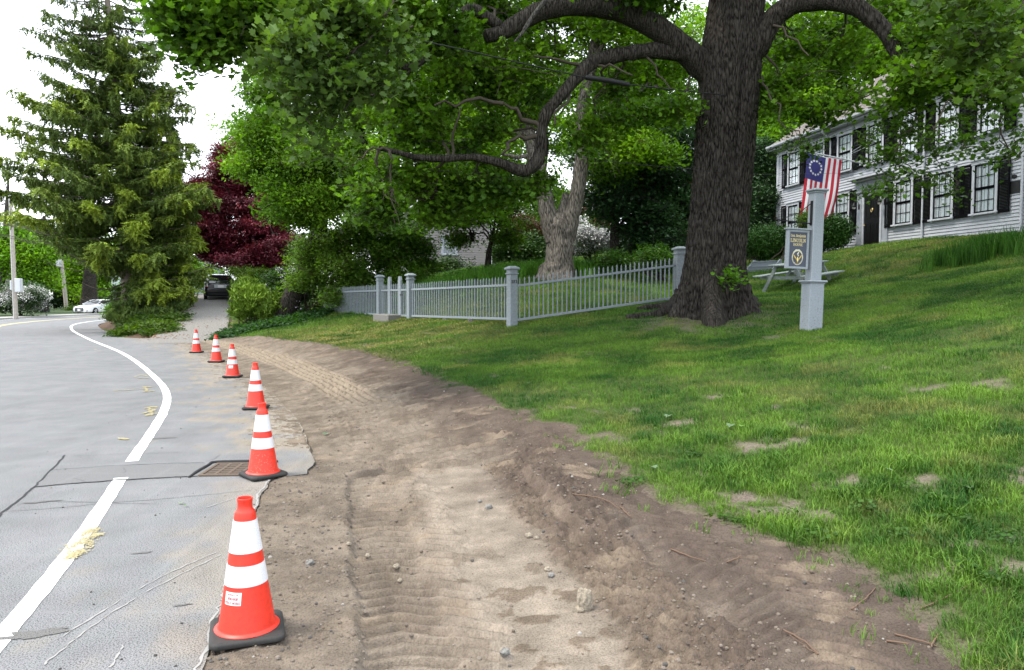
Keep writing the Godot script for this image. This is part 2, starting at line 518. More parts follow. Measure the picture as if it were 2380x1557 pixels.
func make_heights():
	for i in range(1, LAWN_X.size()):
		var d: float = LAWN_X[i][0]
		POINTS.append([LAWN_X[i][1], d, table(LAWN_H, d)])
	POINTS.append_array([[0, 18, 0.99], [-3.1, 23, 1.02], [-4.37, 25, 1.02], [-7.41, 29.95, 1.08], [-10.3, 31.5, 0.8], [5.46, 13.8, 1.07], [2.7, 11.0, 0.62], [4.3, 16.3, 1.26], [4.26, 19.2, 1.5],
		[8.2, 22, 1.86], [6.6, 21, 1.72], [9.0, 27, 2.6], [11.6, 33, 3.2], [9.5, 32, 3.05], [15.1, 22, 3.58], [13.4, 29, 3.58], [12.4, 36, 3.55], [17, 15, 3.3], [11.8, 22, 2.75], [10.6, 26.5, 3.0], [12.1, 20, 2.6], [9.5, 14, 2.03], [6.5, 9.5, 1.22], [4.1, 6, 0.60], [3.1, 4.6, 0.32], [5, 2, 0.5],
		[1.63, 26, 2.37], [-1.44, 28, 2.3], [-3.6, 45, 2.75], [0, 40, 3.5], [6, 32, 2.9], [-4.5, 31, 1.9], [-9, 36, 1.7], [-10, 45, 2.2], [10, 50, 5.0], [0, 70, 7.0], [25, 70, 9.0], [25, 40, 4.5], [-14, 70, 3.0], [25, 20, 4.0], [25, 5, 3.0], [12, 6, 2.0]])
	var n := POINTS.size()
	var m := n + 3
	var A := []
	for i in m:
		var row := PackedFloat64Array()
		row.resize(m + 1)
		A.append(row)
	for i in n:
		for j in n:
			A[i][j] = kern(POINTS[i][0] - POINTS[j][0], POINTS[i][1] - POINTS[j][1])
		A[i][i] += 0.6
		A[i][n] = 1.0; A[i][n + 1] = POINTS[i][0]; A[i][n + 2] = POINTS[i][1]
		A[n][i] = 1.0; A[n + 1][i] = POINTS[i][0]; A[n + 2][i] = POINTS[i][1]
		A[i][m] = POINTS[i][2]
	for c in m:
		var best := c
		for r in range(c, m):
			if absf(A[r][c]) > absf(A[best][c]): best = r
		var tmp = A[c]; A[c] = A[best]; A[best] = tmp
		for r in m:
			if r != c and A[r][c] != 0.0:
				var f: float = A[r][c] / A[c][c]
				for k in range(c, m + 1): A[r][k] -= f * A[c][k]
	for i in m: tps_w.append(A[i][m] / A[i][i])
	hgrid.resize(HNX * HND)
	for j in HND:
		for i in HNX:
			var x := HX0 + i * HG
			var d := HD0 + j * HG
			var h: float = tps_w[n] + tps_w[n + 1] * x + tps_w[n + 2] * d
			for k in n: h += tps_w[k] * kern(x - POINTS[k][0], d - POINTS[k][1])
			hgrid[j * HNX + i] = clampf(h, -0.2, 10.0)

func kern(dx: float, dy: float) -> float:
	var r2 := dx * dx + dy * dy
	return 0.0 if r2 < 1e-9 else r2 * log(r2) * 0.5

func H(x: float, d: float) -> float:
	var fx := clampf((x - HX0) / HG, 0.0, HNX - 1.001)
	var fd := clampf((d - HD0) / HG, 0.0, HND - 1.001)
	var i := int(fx)
	var j := int(fd)
	fx -= i; fd -= j
	var k := j * HNX + i
	return lerpf(lerpf(hgrid[k], hgrid[k + 1], fx), lerpf(hgrid[k + HNX], hgrid[k + HNX + 1], fx), fd)

func on(x: float, d: float) -> Vector3: return Vector3(x, H(x, d), -d)

func lawn_y(x: float, d: float) -> float:
	# the lawn's surface with its small bumps, and a low broken lip where it meets the dirt
	var e := x - lawn_x(d)
	return H(x, d) + 0.035 * n1.get_noise_2d(x * 0.8, d * 0.8) + 0.012 * n1.get_noise_2d(x * 4.0, d * 4.0) + 0.02 * smoothstep(0.0, 0.3, e)

func bare(x: float, d: float) -> float:
	# 1 where the lawn is worn to soil
	var e := x - lawn_x(d)
	var near := clampf(1.0 - (d - 5.5) / 5.0, 0.0, 1.0)
	var a := n1.get_noise_2d(x * 0.75 + 40.0, d * 1.1) + 0.55 * n1.get_noise_2d(x * 2.6, d * 3.2 + 9.0)
	var b := smoothstep(0.16, 0.36, a - 0.27 + 0.22 * near - 0.04 * e)
	b = maxf(b, 1.0 - smoothstep(0.0, 0.12 + 0.10 * near, e + 0.16 * n1.get_noise_2d(x * 3.0, d * 3.0)))
	# trampled earth round the old maple and at the sign's foot
	var q := Vector2(x - 4.2, (d - 16.2) * 1.1).length()
	b = maxf(b, (1.0 - smoothstep(0.8, 1.9, q + 1.2 * n1.get_noise_2d(x * 1.3, d * 1.3))) * 0.7)
	q = Vector2((x - 4.75) * 0.6, (d - 13.6) * 1.6).length()
	b = maxf(b, 1.0 - smoothstep(0.1, 0.3, q + 0.25 * n1.get_noise_2d(x * 3.0, d * 3.0)))
	return clampf(b, 0.0, 1.0)

func dry(x: float, d: float) -> float:
	# straw coloured patches on the strip in front of the picket fence and up by the house
	var q := Vector2((x + 5.0) * 0.15, (d - 20.0) * 0.17).length()
	var a := (1.0 - smoothstep(0.45, 1.15, q)) * smoothstep(-0.3, 0.2, n1.get_noise_2d(x * 0.9, d * 1.4 + 31.0))
	var b := smoothstep(8.0, 12.0, x) * smoothstep(17.0, 22.0, d) * smoothstep(-0.1, 0.35, n1.get_noise_2d(x * 0.9 + 5.0, d * 0.9)) * 0.7
	return clampf(maxf(maxf(a, b), 0.45 * smoothstep(0.2, 0.45, n1.get_noise_2d(x * 0.6 + 90.0, d * 0.6))), 0.0, 1.0)

func ribbon(pts: Array, half_l: float, half_r: float, y: float, jag := 0.0) -> ArrayMesh:
	# a flat strip along ground points (Vector3), half_l to the left and half_r to the right
	var g := Geo.new()
	var n := pts.size()
	for i in n:
		var dir: Vector3 = pts[mini(i + 1, n - 1)] - pts[maxi(i - 1, 0)]
		dir.y = 0
		dir = dir.normalized()
		var side := Vector3(-dir.z, 0, dir.x)
		var p: Vector3 = pts[i]
		var q := jag * n1.get_noise_2d(p.x * 17.0, p.z * 17.0)
		g.v.append(Vector3(p.x, y, p.z) - side * (half_l + q))
		g.v.append(Vector3(p.x, y, p.z) + side * (half_r + jag * n1.get_noise_2d(p.x * 15.0 + 7.0, p.z * 15.0)))
	g.grid(2, n, 0)
	return g.mesh()

func edge_points(from_d: float, to_d: float, off: float, step := 0.25) -> Array:
	# points along the white edge line, moved sideways (right is positive)
	var ctl := []
	for e in EDGE_LINE: ctl.append(Vector3(e[0], 0, -e[1]))
	var rr := []
	rr.resize(ctl.size())
	rr.fill(0.0)
	var sp: Array = smooth_path(ctl, rr, 24)[0]
	var out := []
	var last := Vector3(1e6, 0, 0)
	for i in sp.size() - 1:
		var dir: Vector3 = (sp[i + 1] - sp[i]).normalized()
		var p: Vector3 = sp[i] + Vector3(-dir.z, 0, dir.x) * off
		if -sp[i].z >= from_d and -sp[i].z <= to_d and p.distance_to(last) > step * clampf(-sp[i].z / 8.0, 0.5, 8.0):
			out.append(p)
			last = p
	return out

func dirt_profile(d: float, t: float) -> float:
	var top := lawn_y(lawn_x(d), d) + 0.004
	var k := lerpf(t, t * t, 0.55)
	return lerpf(lerpf(-0.055, 0.0, smoothstep(8.0, 11.0, d)), top, k)

func build_ground():
	# ---- the wide ground below everything
	var g := Geo.new()
	g.quad(Vector3(-300, -0.16, 60), Vector3(-300, -0.16, -400), Vector3(300, -0.16, -400), Vector3(300, -0.16, 60))
	structure("ground", g.mesh(), M.far)
	# ---- road
	g = Geo.new()
	var rows := edge_points(-3.5, 107.0, 0.0, 0.12)
	var nc := 84
	for i in rows.size():
		var p: Vector3 = rows[i]
		var dir: Vector3 = (rows[mini(i + 1, rows.size() - 1)] - rows[maxi(i - 1, 0)]).normalized()
		var side := Vector3(-dir.z, 0, dir.x)
		var d := -p.z
		var l := p - side * 7.7
		var rr := p + side * 1.35
		if d < 30.0: rr = Vector3(paved_x(d), 0, -d)
		elif d < 34.0: rr = rr.lerp(Vector3(paved_x(d), 0, -d), (34.0 - d) / 4.0)
		for j in nc:
			var t := 1.0 - pow(1.0 - float(j) / (nc - 1), 1.5)
			var q := l.lerp(rr, t)
			var edge := (rr - q).length()
			var a := 0.205 + 0.02 * n1.get_noise_2d(q.x * 0.6, q.z * 0.35) + 0.02 * n1.get_noise_2d(q.x * 2.5, q.z * 2.5)
			var dust := smoothstep(-0.1, 0.55, n1.get_noise_2d(q.x * 0.8, q.z * 1.7) + 0.6 * n1.get_noise_2d(q.x * 3.0, q.z * 5.0) + 0.75 - edge * (0.75 if d > 8.5 else 1.6))
			dust *= smoothstep(1.0, 3.0, d) * (1.0 - smoothstep(29.0, 33.0, d)) * (0.9 if d > 8.5 else 0.5)
			var col := Color(a * 0.99, a * 1.0, a * 1.03).lerp(Color(0.285, 0.245, 0.195) * (1.0 + 0.25 * n1.get_noise_2d(q.x * 6.0, q.z * 6.0)), dust)
			g.v.append(q); g.c.append(col)
	g.grid(nc, rows.size(), 0)
	var k0 := g.v.size()
	# the cut edge towards the dirt
	for i in rows.size():
		var q: Vector3 = g.v[i * nc + nc - 1]
		g.v.append(q); g.v.append(q + Vector3(0.01, -0.15, 0))
		g.c.append(Color(0.10, 0.095, 0.09)); g.c.append(Color(0.10, 0.095, 0.09))
	g.grid(2, rows.size(), k0)
	var road := structure("road", g.mesh(true), M.asphalt)
	# markings are parts of the road
	put("edge_line", ribbon(edge_points(-3.0, 7.12, 0, 0.05), 0.059, 0.059, 0.004, 0.012), M.paint, road)
	put("edge_line", ribbon(edge_points(7.68, 104.0, 0, 0.05), 0.062, 0.062, 0.004, 0.012), M.paint, road)
	put("centre_line", ribbon(edge_points(-3.0, 104.0, -3.62), 0.055, 0.055, 0.004, 0.01), M.yellow, road)
	put("centre_line", ribbon(edge_points(-3.0, 104.0, -3.86), 0.055, 0.055, 0.004, 0.01), M.yellow, road)
	put("edge_line", ribbon(edge_points(-3.0, 104.0, -7.25), 0.06, 0.06, 0.004, 0.01), M.paint, road)
	# trench patch leading to the drain, with its sealed edges
	var top := [flat_at(118, 1094), flat_at(215, 1087), flat_at(308, 1081), flat_at(400, 1078), flat_at(476, 1076)]
	var low := [flat_at(79, 1132), flat_at(190, 1123), flat_at(308, 1115), flat_at(400, 1110), flat_at(476, 1107)]
	g = Geo.new()
	for i in 5:
		for k in 9:
			var q: Vector3 = low[i].lerp(top[i], k / 8.0)
			g.v.append(q + Vector3(0.02 * n1.get_noise_2d(q.x * 9.0, q.z * 9.0), 0.0035 + 0.002 * n1.get_noise_2d(q.x * 14.0, q.z * 14.0), 0))
	for i in 4:
		for k in 8:
			var a := i * 9 + k
			g.ix.append_array([a, a + 1, a + 10, a, a + 10, a + 9])
	put("trench_patch", g.mesh(true), M.patch, road)
	for line in [[top, 0.006], [low, 0.007]]:
		put("crack", ribbon(wander(line[0], 0.02, 12), line[1], line[1], 0.0075, 0.006), M.tar, road)
	put("crack", ribbon(wander([flat_at(-40, 1230), flat_at(0, 1197), flat_at(79, 1132), flat_at(152, 1058)], 0.02, 16), 0.010, 0.010, 0.0045, 0.006), M.tar, road)
	var thin := [[[360, 1172], [230, 1168], [120, 1166], [40, 1172]], [[230, 1168], [300, 1166], [420, 1156], [580, 1140]], [[170, 1112], [205, 1122]], [[170, 1060], [300, 1055], [420, 1052]], [[0, 1190], [140, 1180], [230, 1171]], [[480, 1072], [500, 1066], [512, 1058]], [[285, 1088], [292, 1095], [288, 1100]], [[160, 765], [200, 766], [262, 767]]]
	for p in thin:
		var pts := []
		for q in p: pts.append(flat_at(q[0], q[1]))
		put("crack", ribbon(wander(pts, 0.025, 8), 0.0035, 0.0035, 0.0042, 0.003), M.tarthin, road)
	# chalky scrapes left by the digging
	var scr := [[[145, 1480], [330, 1365], [420, 1320], [500, 1285]], [[105, 1545], [190, 1475], [300, 1400], [430, 1330], [515, 1290]], [[255, 1552], [290, 1500]], [[480, 1180], [540, 1160]]]
	for p in scr:
		var pts := []
		for q in p: pts.append(flat_at(q[0], q[1]))
		put("scrape", ribbon(wander(pts, 0.012, 14), 0.004, 0.004, 0.004, 0.012), M.chalk, road)
	# white saw cut dust along the near edge
	var cut := []
	for i in 60:
		var d := 2.4 + i * 0.036
		cut.append(Vector3(paved_x(d) - 0.02, 0, -d))
	put("saw_cut_line", ribbon(cut, 0.006, 0.008, 0.004, 0.010), M.chalk, road)
	cut = []
	for i in 16:
		var d := 6.0 + i * 0.07
		cut.append(Vector3(paved_x(d) - 0.02, 0, -d))
	put("saw_cut_line", ribbon(cut, 0.006, 0.008, 0.004, 0.010), M.chalk, road)
	# dark stains
	for q in [[85, 1472, 0.16, 0.05], [577, 1214, 0.0, 0.0], [330, 1284, 0.07, 0.016], [425, 1405, 0.05, 0.012], [95, 1166, 0.12, 0.03], [372, 1018, 0.16, 0.04]]:
		if q[2] == 0.0: continue
		var c := flat_at(q[0], q[1], 0.0042)
		g = Geo.new()
		g.v.append(c)
		for i in 22:
			var a := TAU * i / 22.0
			var k := 1.0 + 0.9 * n1.get_noise_2d(cos(a) * 1.5 + q[0], sin(a) * 1.5)
			g.v.append(c + Vector3(cos(a) * q[2] * k, 0, sin(a) * q[3] * k - cos(a) * q[2] * 0.35))
		for i in 22: g.ix.append_array([0, 1 + i, 1 + (i + 1) % 22])
		put("stain", g.mesh(), M.stain, road)
	spray_marks(road)
	build_dirt()
	# ---- lawn and hillside
	g = Geo.new()
	var dl := []
	var d0 := -6.0
	while d0 < 82.0:
		dl.append(d0)
		d0 += clampf(absf(d0) * 0.022, 0.06, 1.2)
	nc = 150
	for d in dl:
		var xb := lawn_x(d)
		for j in nc:
			var t := float(j) / (nc - 1)
			var x := xb + 3.2 * t + 42.0 * pow(t, 3.0)
			var y := lawn_y(x, d)
			g.v.append(Vector3(x, y, -d))
			var b := bare(x, d)
			var w := 1.0 + 0.2 * n1.get_noise_2d(x * 5.0, d * 5.0)
			g.c.append(Color(0.060, 0.085, 0.026).lerp(Color(0.120, 0.094, 0.077).lerp(Color(0.165, 0.138, 0.110), smoothstep(0.0, 0.9, x - xb)), b) * w)
	g.grid(nc, dl.size(), 0)
	k0 = g.v.size()
	for i in dl.size():
		var q: Vector3 = g.v[i * nc]
		g.v.append(q + Vector3(-0.05, -0.12, 0)); g.v.append(q)
		g.c.append(Color(0.11, 0.08, 0.06)); g.c.append(Color(0.11, 0.08, 0.06))
	g.grid(2, dl.size(), k0)
	structure("lawn", g.mesh(true), M.lawn)
	# ---- driveway
	g = Geo.new()
	var dp := []
	var dw := []
	for e in DRIVE:
		dp.append(Vector3(e[0], e[3], -e[1])); dw.append(e[2])
	var sp := smooth_path(dp, dw, 8)
	for i in sp[0].size():
		var p: Vector3 = sp[0][i]
		for j in 9:
			var x := lerpf(-1.0, 1.0, j / 8.0)
			g.v.append(p + Vector3(x * (sp[1][i] + 0.18 * n1.get_noise_2d(p.z * 0.8, x * 5.0)), 0.03 * (1.0 - x * x) + 0.01, 0))
	g.grid(9, sp[0].size(), 0)
	structure("driveway", g.mesh(true), M.drive)
	# ---- planted bank between the road and the driveway
	g = Geo.new()
	var rp := edge_points(30.5, 62.0, 1.1, 0.2)
	var bank_rows := 40
	for i in bank_rows:
		var d := lerpf(30.6, 60.0, i / (bank_rows - 1.0))
		var l := road_right(rp, d)
		var r := drive_at(d)
		for j in 14:
			var t := j / 13.0
			var x := lerpf(l, r.x - r.z * 0.9, t)
			g.v.append(Vector3(x, -0.12 if j == 0 or i == 0 else bank_y(x, d, l, r), -d))
	g.grid(14, bank_rows, 0)
	structure("planting_bank", g.mesh(true), M.mulch)
	# ---- far kerb, verge and pavement on the outside of the bend
	g = Geo.new()
	var out := edge_points(-3.0, 106.0, -7.72, 0.5)
	var wide := edge_points(-3.0, 106.0, -9.3, 0.5)
	k0 = 0
	for i in mini(out.size(), wide.size()):
		g.v.append(wide[i] + Vector3(0, 0.125, 0)); g.v.append(out[i] + Vector3(0, 0.12, 0)); g.v.append(out[i] + Vector3(0, -0.1, 0))
	g.grid(3, mini(out.size(), wide.size()), 0)
	structure("far_pavement", g.mesh(), M.walk)
	g = Geo.new()
	var rim := edge_points(-3.0, 106.0, -9.3, 0.5)
	for i in rim.size():
		var p: Vector3 = rim[i]
		var dir: Vector3 = (rim[mini(i + 1, rim.size() - 1)] - rim[maxi(i - 1, 0)]).normalized()
		var side := Vector3(-dir.z, 0, dir.x)
		for j in 8:
			var q := p - side * (14.0 - j * 2.0)
			g.v.append(Vector3(q.x, 0.12 + (7 - j) * 0.03, q.z))
	g.grid(8, rim.size(), 0)
	structure("far_verge", g.mesh(true), M.far)

func wander(pts: Array, amp: float, per: int) -> Array:
	# a hand-drawn looking line through the points
	var rr := []
	rr.resize(pts.size())
	rr.fill(0.0)
	var sp: Array = smooth_path(pts, rr, per)[0]
	var out := []
	for p in sp:
		out.append(p + Vector3(amp * n1.get_noise_2d(p.x * 6.0, p.z * 6.0 + 3.0), 0, amp * n1.get_noise_2d(p.x * 6.0 + 50.0, p.z * 6.0)))
	return out

func road_right(rp: Array, d: float) -> float:
	for i in rp.size() - 1:
		if -rp[i + 1].z >= d: return rp[i].x
	return rp[rp.size() - 1].x

func drive_at(d: float) -> Vector3:
	# x, height, half width of the driveway at a depth
	for i in DRIVE.size() - 1:
		if d < DRIVE[i + 1][1]:
			var t: float = clampf((d - DRIVE[i][1]) / (DRIVE[i + 1][1] - DRIVE[i][1]), 0.0, 1.0)
			return Vector3(lerpf(DRIVE[i][0], DRIVE[i + 1][0], t), lerpf(DRIVE[i][3], DRIVE[i + 1][3], t), lerpf(DRIVE[i][2], DRIVE[i + 1][2], t))
	var e = DRIVE[DRIVE.size() - 1]
	return Vector3(e[0], e[3], e[2])

func bank_y(x: float, d: float, l: float, r: Vector3) -> float:
	var rx := r.x - r.z * 0.9
	var t := clampf((x - l) / maxf(rx - l, 0.1), 0.0, 1.0)
	return lerpf(-0.02, r.y + 0.03, smoothstep(0.0, 1.0, t)) + 0.35 * sin(t * PI) * smoothstep(31.0, 36.0, d) * minf(1.0, (rx - l) * 0.3) + 0.05 * n1.get_noise_2d(x, d)

var bank_edge := []
func bank_h(x: float, d: float) -> float:
	if bank_edge.is_empty(): bank_edge = edge_points(30.5, 62.0, 1.1, 0.4)
	return bank_y(x, d, road_right(bank_edge, d), drive_at(d))

func spray_marks(road: Node):
	# utility marks sprayed on the asphalt in yellow
	var strokes := [
		[[150, 1290], [185, 1262], [205, 1238], [212, 1228]], [[160, 1300], [192, 1278], [215, 1258]], [[150, 1302], [178, 1292], [205, 1278]], [[165, 1278], [200, 1240], [222, 1232]], [[180, 1270], [215, 1248], [226, 1246]],
		[[264, 908], [300, 907], [345, 904]], [[338, 899], [343, 910]], [[335, 899], [352, 900]], [[338, 911], [356, 909]],
		[[330, 962], [352, 956], [362, 952]], [[336, 950], [352, 946], [364, 948]], [[346, 948], [352, 966]], [[340, 966], [362, 962]],
		[[315, 876], [328, 872], [342, 874]], [[322, 880], [342, 879]], [[283, 1020], [296, 1021]],
		[[206, 806], [245, 804]], [[218, 813], [236, 815]], [[230, 793], [270, 792]], [[196, 780], [218, 780]], [[212, 773], [222, 772]], [[220, 758], [236, 758]]]
	var n := 0
	for p in strokes:
		var pts := []
		for q in p: pts.append(flat_at(q[0], q[1]))
		var g := Geo.new()
		var near: bool = n < 5
		var line := wander(pts, 0.04, 10)
		for i in (300 if near else 110):
			var k := rng.randf() * (line.size() - 1.001)
			var c: Vector3 = line[int(k)].lerp(line[int(k) + 1], k - int(k))
			var sp := 0.022 if near else 0.016
			c += Vector3(rng.randfn(0, sp), 0, rng.randfn(0, sp))
			c.y = 0.0085 + 0.0002 * (i % 7)
			var r := rng.randf_range(0.003, 0.010) if near else rng.randf_range(0.008, 0.02)
			var a0 := rng.randf() * TAU
			var e := Vector3(cos(a0), 0, sin(a0)) * r
			var f := Vector3(-e.z, 0, e.x) * rng.randf_range(0.5, 1.0)
			g.quad(c - e, c + f, c + e, c - f)
		put("spray_mark", g.mesh(), M.spray, road).set_meta("kind", "stuff")
		n += 1

func build_dirt():
	var g := Geo.new()
	var dl := []
	var d := 1.0
	while d < 28.2:
		dl.append(d)
		d += clampf(d * 0.0036, 0.0125, 0.11)
	var nc := 210
	for dd in dl:
		var xp := paved_x(dd)
		var xl := lawn_x(dd)
		var w := xl - xp
		for j in nc:
			var u := lerpf(lerpf(-0.12, -1.1, smoothstep(7.4, 9.5, dd)), w + 0.12, j / (nc - 1.0))
			var t := clampf(u / w, 0.0, 1.0)
			var x := xp + u
			var r := dirt_at(x, dd, u, w, t)
			g.v.append(Vector3(x, r[0], -dd))
			g.c.append(r[1])
	g.grid(nc, dl.size(), 0)
	structure("dirt_shoulder", g.mesh(true), M.dirt)

func rib(p: float, sharp := 0.35) -> float:
	# a rounded rib with flat gaps, 0..1 over a period of 1
	var f := p - floorf(p)
	return smoothstep(0.0, sharp, f) * (1.0 - smoothstep(0.5, 0.5 + sharp, f))

func band(u: float, lo: float, hi: float, soft: float) -> float:
	return smoothstep(lo - soft, lo + soft, u) * (1.0 - smoothstep(hi - soft, hi + soft, u))

func dirt_at(x: float, d: float, u: float, w: float, t: float) -> Array:
	var a := n1.get_noise_2d(x * 1.1, d * 1.1)
	var b := n1.get_noise_2d(x * 4.0, d * 4.0)
	var c := n1.get_noise_2d(x * 13.0, d * 13.0)
	var s := n2.get_noise_2d(x * 0.35, d * 0.35)
	var y := dirt_profile(d, t) + 0.010 * a
	var near := 1.0 - smoothstep(7.2, 8.2, d)
	var mid := smoothstep(6.9, 7.6, d) * (1.0 - smoothstep(13.0, 16.0, d))
	var col := Color(0.240, 0.198, 0.158).lerp(Color(0.175, 0.142, 0.112), smoothstep(-0.25, 0.35, a + 0.5 * b))
	var rough := 0.30 + 0.4 * smoothstep(-0.1, 0.3, b)
	var wob := 0.05 * n2.get_noise_1d(d * 0.8) + 0.012 * n1.get_noise_1d(d * 6.0)
	# gravelly berm beside the cut pavement, ending in a crisp step
	var berm := band(u, -0.2, 0.74 + wob, 0.02) * near
	y += berm * (0.045 + 0.010 * b)
	col = col.lerp(Color(0.168, 0.140, 0.114), berm * 0.65 * smoothstep(-0.3, 0.4, b + c))
	rough = lerpf(rough, 0.8, berm * 0.7)
	# a wheel rut with lug marks
	var rut := band(u, 0.77 + wob, 1.20 + wob, 0.02) * near
	var lug := rib((d * 1.05 + 0.30 * absf(u - 0.98) + 0.02 * b) / 0.125, 0.14)
	y += rut * (-0.045 + 0.042 * lug)
	rough = lerpf(rough, 0.12, rut)
	# feathered lug marks reaching over the smooth band
	var fringe := band(u, 1.20 + wob, 1.46 + 2.0 * wob + 0.22 * b, 0.04) * near
	y += fringe * 0.026 * rib((d * 1.0 + 0.45 * (u - 1.1) + 0.02 * b) / 0.125, 0.12)
	rough = lerpf(rough, 0.1, fringe)
	# smooth packed band
	var pk := band(u, 1.36 + wob, 2.02 + 1.5 * wob + 0.12 * a, 0.06) * (1.0 - smoothstep(7.0, 7.5, d + 0.4 * b))
	rough = lerpf(rough, 0.03, pk * 0.97)
	col = col.lerp(Color(0.300, 0.252, 0.203), pk * 0.9)
	var stain := pk * smoothstep(0.18, 0.26, n1.get_noise_2d(x * 3.0 + 8.0, d * 3.0) + 0.2 * c) * (1.0 - smoothstep(4.2, 5.6, d))
	col = col.lerp(Color(0.150, 0.115, 0.085), stain * 0.8)
	y += stain * 0.006
	# loose clods beside it, darker
	var cl := band(u, 2.06 + 1.5 * wob + 0.12 * a, 2.62 + 0.12 * b, 0.05) * near
	y += cl * (0.03 * n1.get_noise_2d(x * 7.0, d * 7.0) + 0.03 * c + 0.018)
	col = col.lerp(Color(0.135, 0.102, 0.076), cl * 0.75)
	rough = lerpf(rough, 1.0, cl)
	# straight ridge where the blade stopped
	var lx := lerpf(0.44, 0.09, clampf((d - 5.2) / 1.6, 0.0, 1.0)) + 0.02 * b
	var on_line := smoothstep(4.9, 5.0, d) * (1.0 - smoothstep(6.7, 6.8, d))
	y += on_line * (0.055 * smoothstep(lx - 0.025, lx + 0.025, x) * (1.0 - smoothstep(lx + 0.2, lx + 0.7, x)))
	col = col.lerp(Color(0.275, 0.218, 0.168), on_line * band(x, lx - 0.05, lx + 0.06, 0.01) * 0.9)
	# bars pressed in by a track machine, in lanes that follow the bend
	var lane := (u + 0.25 * s) / 0.52
	var lf := lane - floorf(lane)
	var bars := mid * band(t, 0.14, 0.80 + 0.06 * b, 0.03) * smoothstep(-0.62, -0.4, n2.get_noise_2d(floorf(lane) * 7.3, d * 0.5)) * band(lf, 0.06, 0.94, 0.03)
	var ph := (d * 1.0 - u * 0.30 + 0.012 * b) / 0.235 + 0.37 * floorf(lane)
	y += bars * (0.052 * rib(ph, 0.12) * (0.75 + 0.35 * b) - 0.02)
	rough = lerpf(rough, 0.12, bars)
	# long wheel lines farther on
	var lines := smoothstep(10.5, 12.5, d) * band(t, 0.30, 0.56, 0.03)
	y += lines * (0.034 * rib(u / 0.13 + 0.15 * s, 0.2) - 0.02)
	col = col.lerp(Color(0.32, 0.26, 0.195), lines * 0.65)
	rough = lerpf(rough, 0.2, lines)
	# a heap at the far end
	var heap := smoothstep(15.0, 20.0, d) * (1.0 - smoothstep(24.5, 28.0, d)) * band(t, 0.55, 1.05, 0.16)
	y += heap * (0.06 + 0.08 * a)
	col = col.lerp(Color(0.28, 0.22, 0.165), heap * 0.4 * smoothstep(-0.1, 0.3, a + b))
	# herringbone tyre print along the grass
	var hb := band(t, 0.76, 0.94, 0.02) * (1.0 - smoothstep(8.0, 11.0, d)) * smoothstep(-0.45, -0.2, s + 0.3 * a)
	var off := (t - 0.85) * w
	y += hb * 0.024 * rib((d * 1.0 + absf(off) * 0.75) / 0.115, 0.14)
	rough = lerpf(rough, 0.15, hb)
	# the dark fresh soil by the turf
	var fresh := smoothstep(0.52, 0.86, t + 0.16 * a + 0.08 * b) * (1.0 - 0.75 * smoothstep(15.0, 21.0, d))
	col = col.lerp(Color(0.105, 0.080, 0.066), fresh * 0.85)
	y += rough * (0.012 * b + 0.012 * c)
	y = lerpf(y, dirt_profile(d, t), smoothstep(0.93, 1.0, t))
	# pale scuffs
	var scuff := smoothstep(0.22, 0.5, n1.get_noise_2d(x * 1.2 + 20.0, d * 2.2)) * (1.0 - pk)
	col = col.lerp(Color(0.29, 0.228, 0.168), scuff * 0.5)
	var v := 1.03 + 0.17 * b + 0.15 * c
	if u > w: y = lawn_y(x, d) + 0.005 - 0.12 * (u - w) + 0.012 * b
	if u < 0.0:
		# a broken film of soil dragged onto the asphalt
		var film := 0.012 * (0.8 * n1.get_noise_2d(x * 4.0, d * 4.5) + 0.7 * c + 0.15 + u * 0.75)
		y = lerpf(y - 0.05, minf(film, 0.010), smoothstep(7.4, 8.6, d))
	return [y, Color(col.r * v, col.g * v, col.b * v)]

# ------------------------------------------------------------------ leaves
var L := {}

func leaf_into(g: Geo, t: Transform3D, outline: Array, fold: float, tint: float):
	# a flat leaf, base at the origin, tip along +y, slightly folded along its rib
	var k := g.v.size()
	g.v.append(t * Vector3.ZERO)
	g.c.append(Color(tint, tint, tint))
	for p in outline:
		g.v.append(t * Vector3(p.x, p.y, absf(p.x) * fold))
		g.c.append(Color(tint, tint, tint))
	for i in outline.size() - 1:
		g.ix.append_array([k, k + 1 + i, k + 2 + i])

func leaf_basis(r: RandomNumberGenerator, droop: float) -> Basis:
	# leaves lie roughly level, tips drooping outward
	var yaw := r.randf() * TAU
	var b := Basis(Vector3.UP, yaw) * Basis(Vector3.RIGHT, -PI / 2 + droop + r.randfn(0, 0.35))
	return b * Basis(Vector3.UP, r.randfn(0, 0.4))

func clump(n: int, rad: float, size: float, outline: Array, droop: float, sd: int, flat := 0.6, twigs := true) -> ArrayMesh:
	var r := RandomNumberGenerator.new()
	r.seed = sd
	var g := Geo.new()
	for i in n:
		var q := Vector3(r.randfn(0, 0.5), r.randfn(0, 0.5) * flat, r.randfn(0, 0.5)) * rad
		if q.length() > rad * 1.15: q = q.normalized() * rad * 1.1
		var s := size * r.randf_range(0.65, 1.2)
		var ob := []
		for p in outline: ob.append(p * s)
		leaf_into(g, Transform3D(leaf_basis(r, droop), q), ob, r.randf_range(-0.1, 0.45), 0.35 + 1.25 * r.randf() * r.randf_range(0.6, 1.0))
		if twigs and i % 2 == 0:
			var k := g.v.size()
			var w := Vector3(0.0035, 0.0035, 0)
			g.tri(Vector3.ZERO - w, q, Vector3.ZERO + w)
			for c in 3: g.c.append(Color(0.5, 0.28, 0.6))
	return g.mesh()

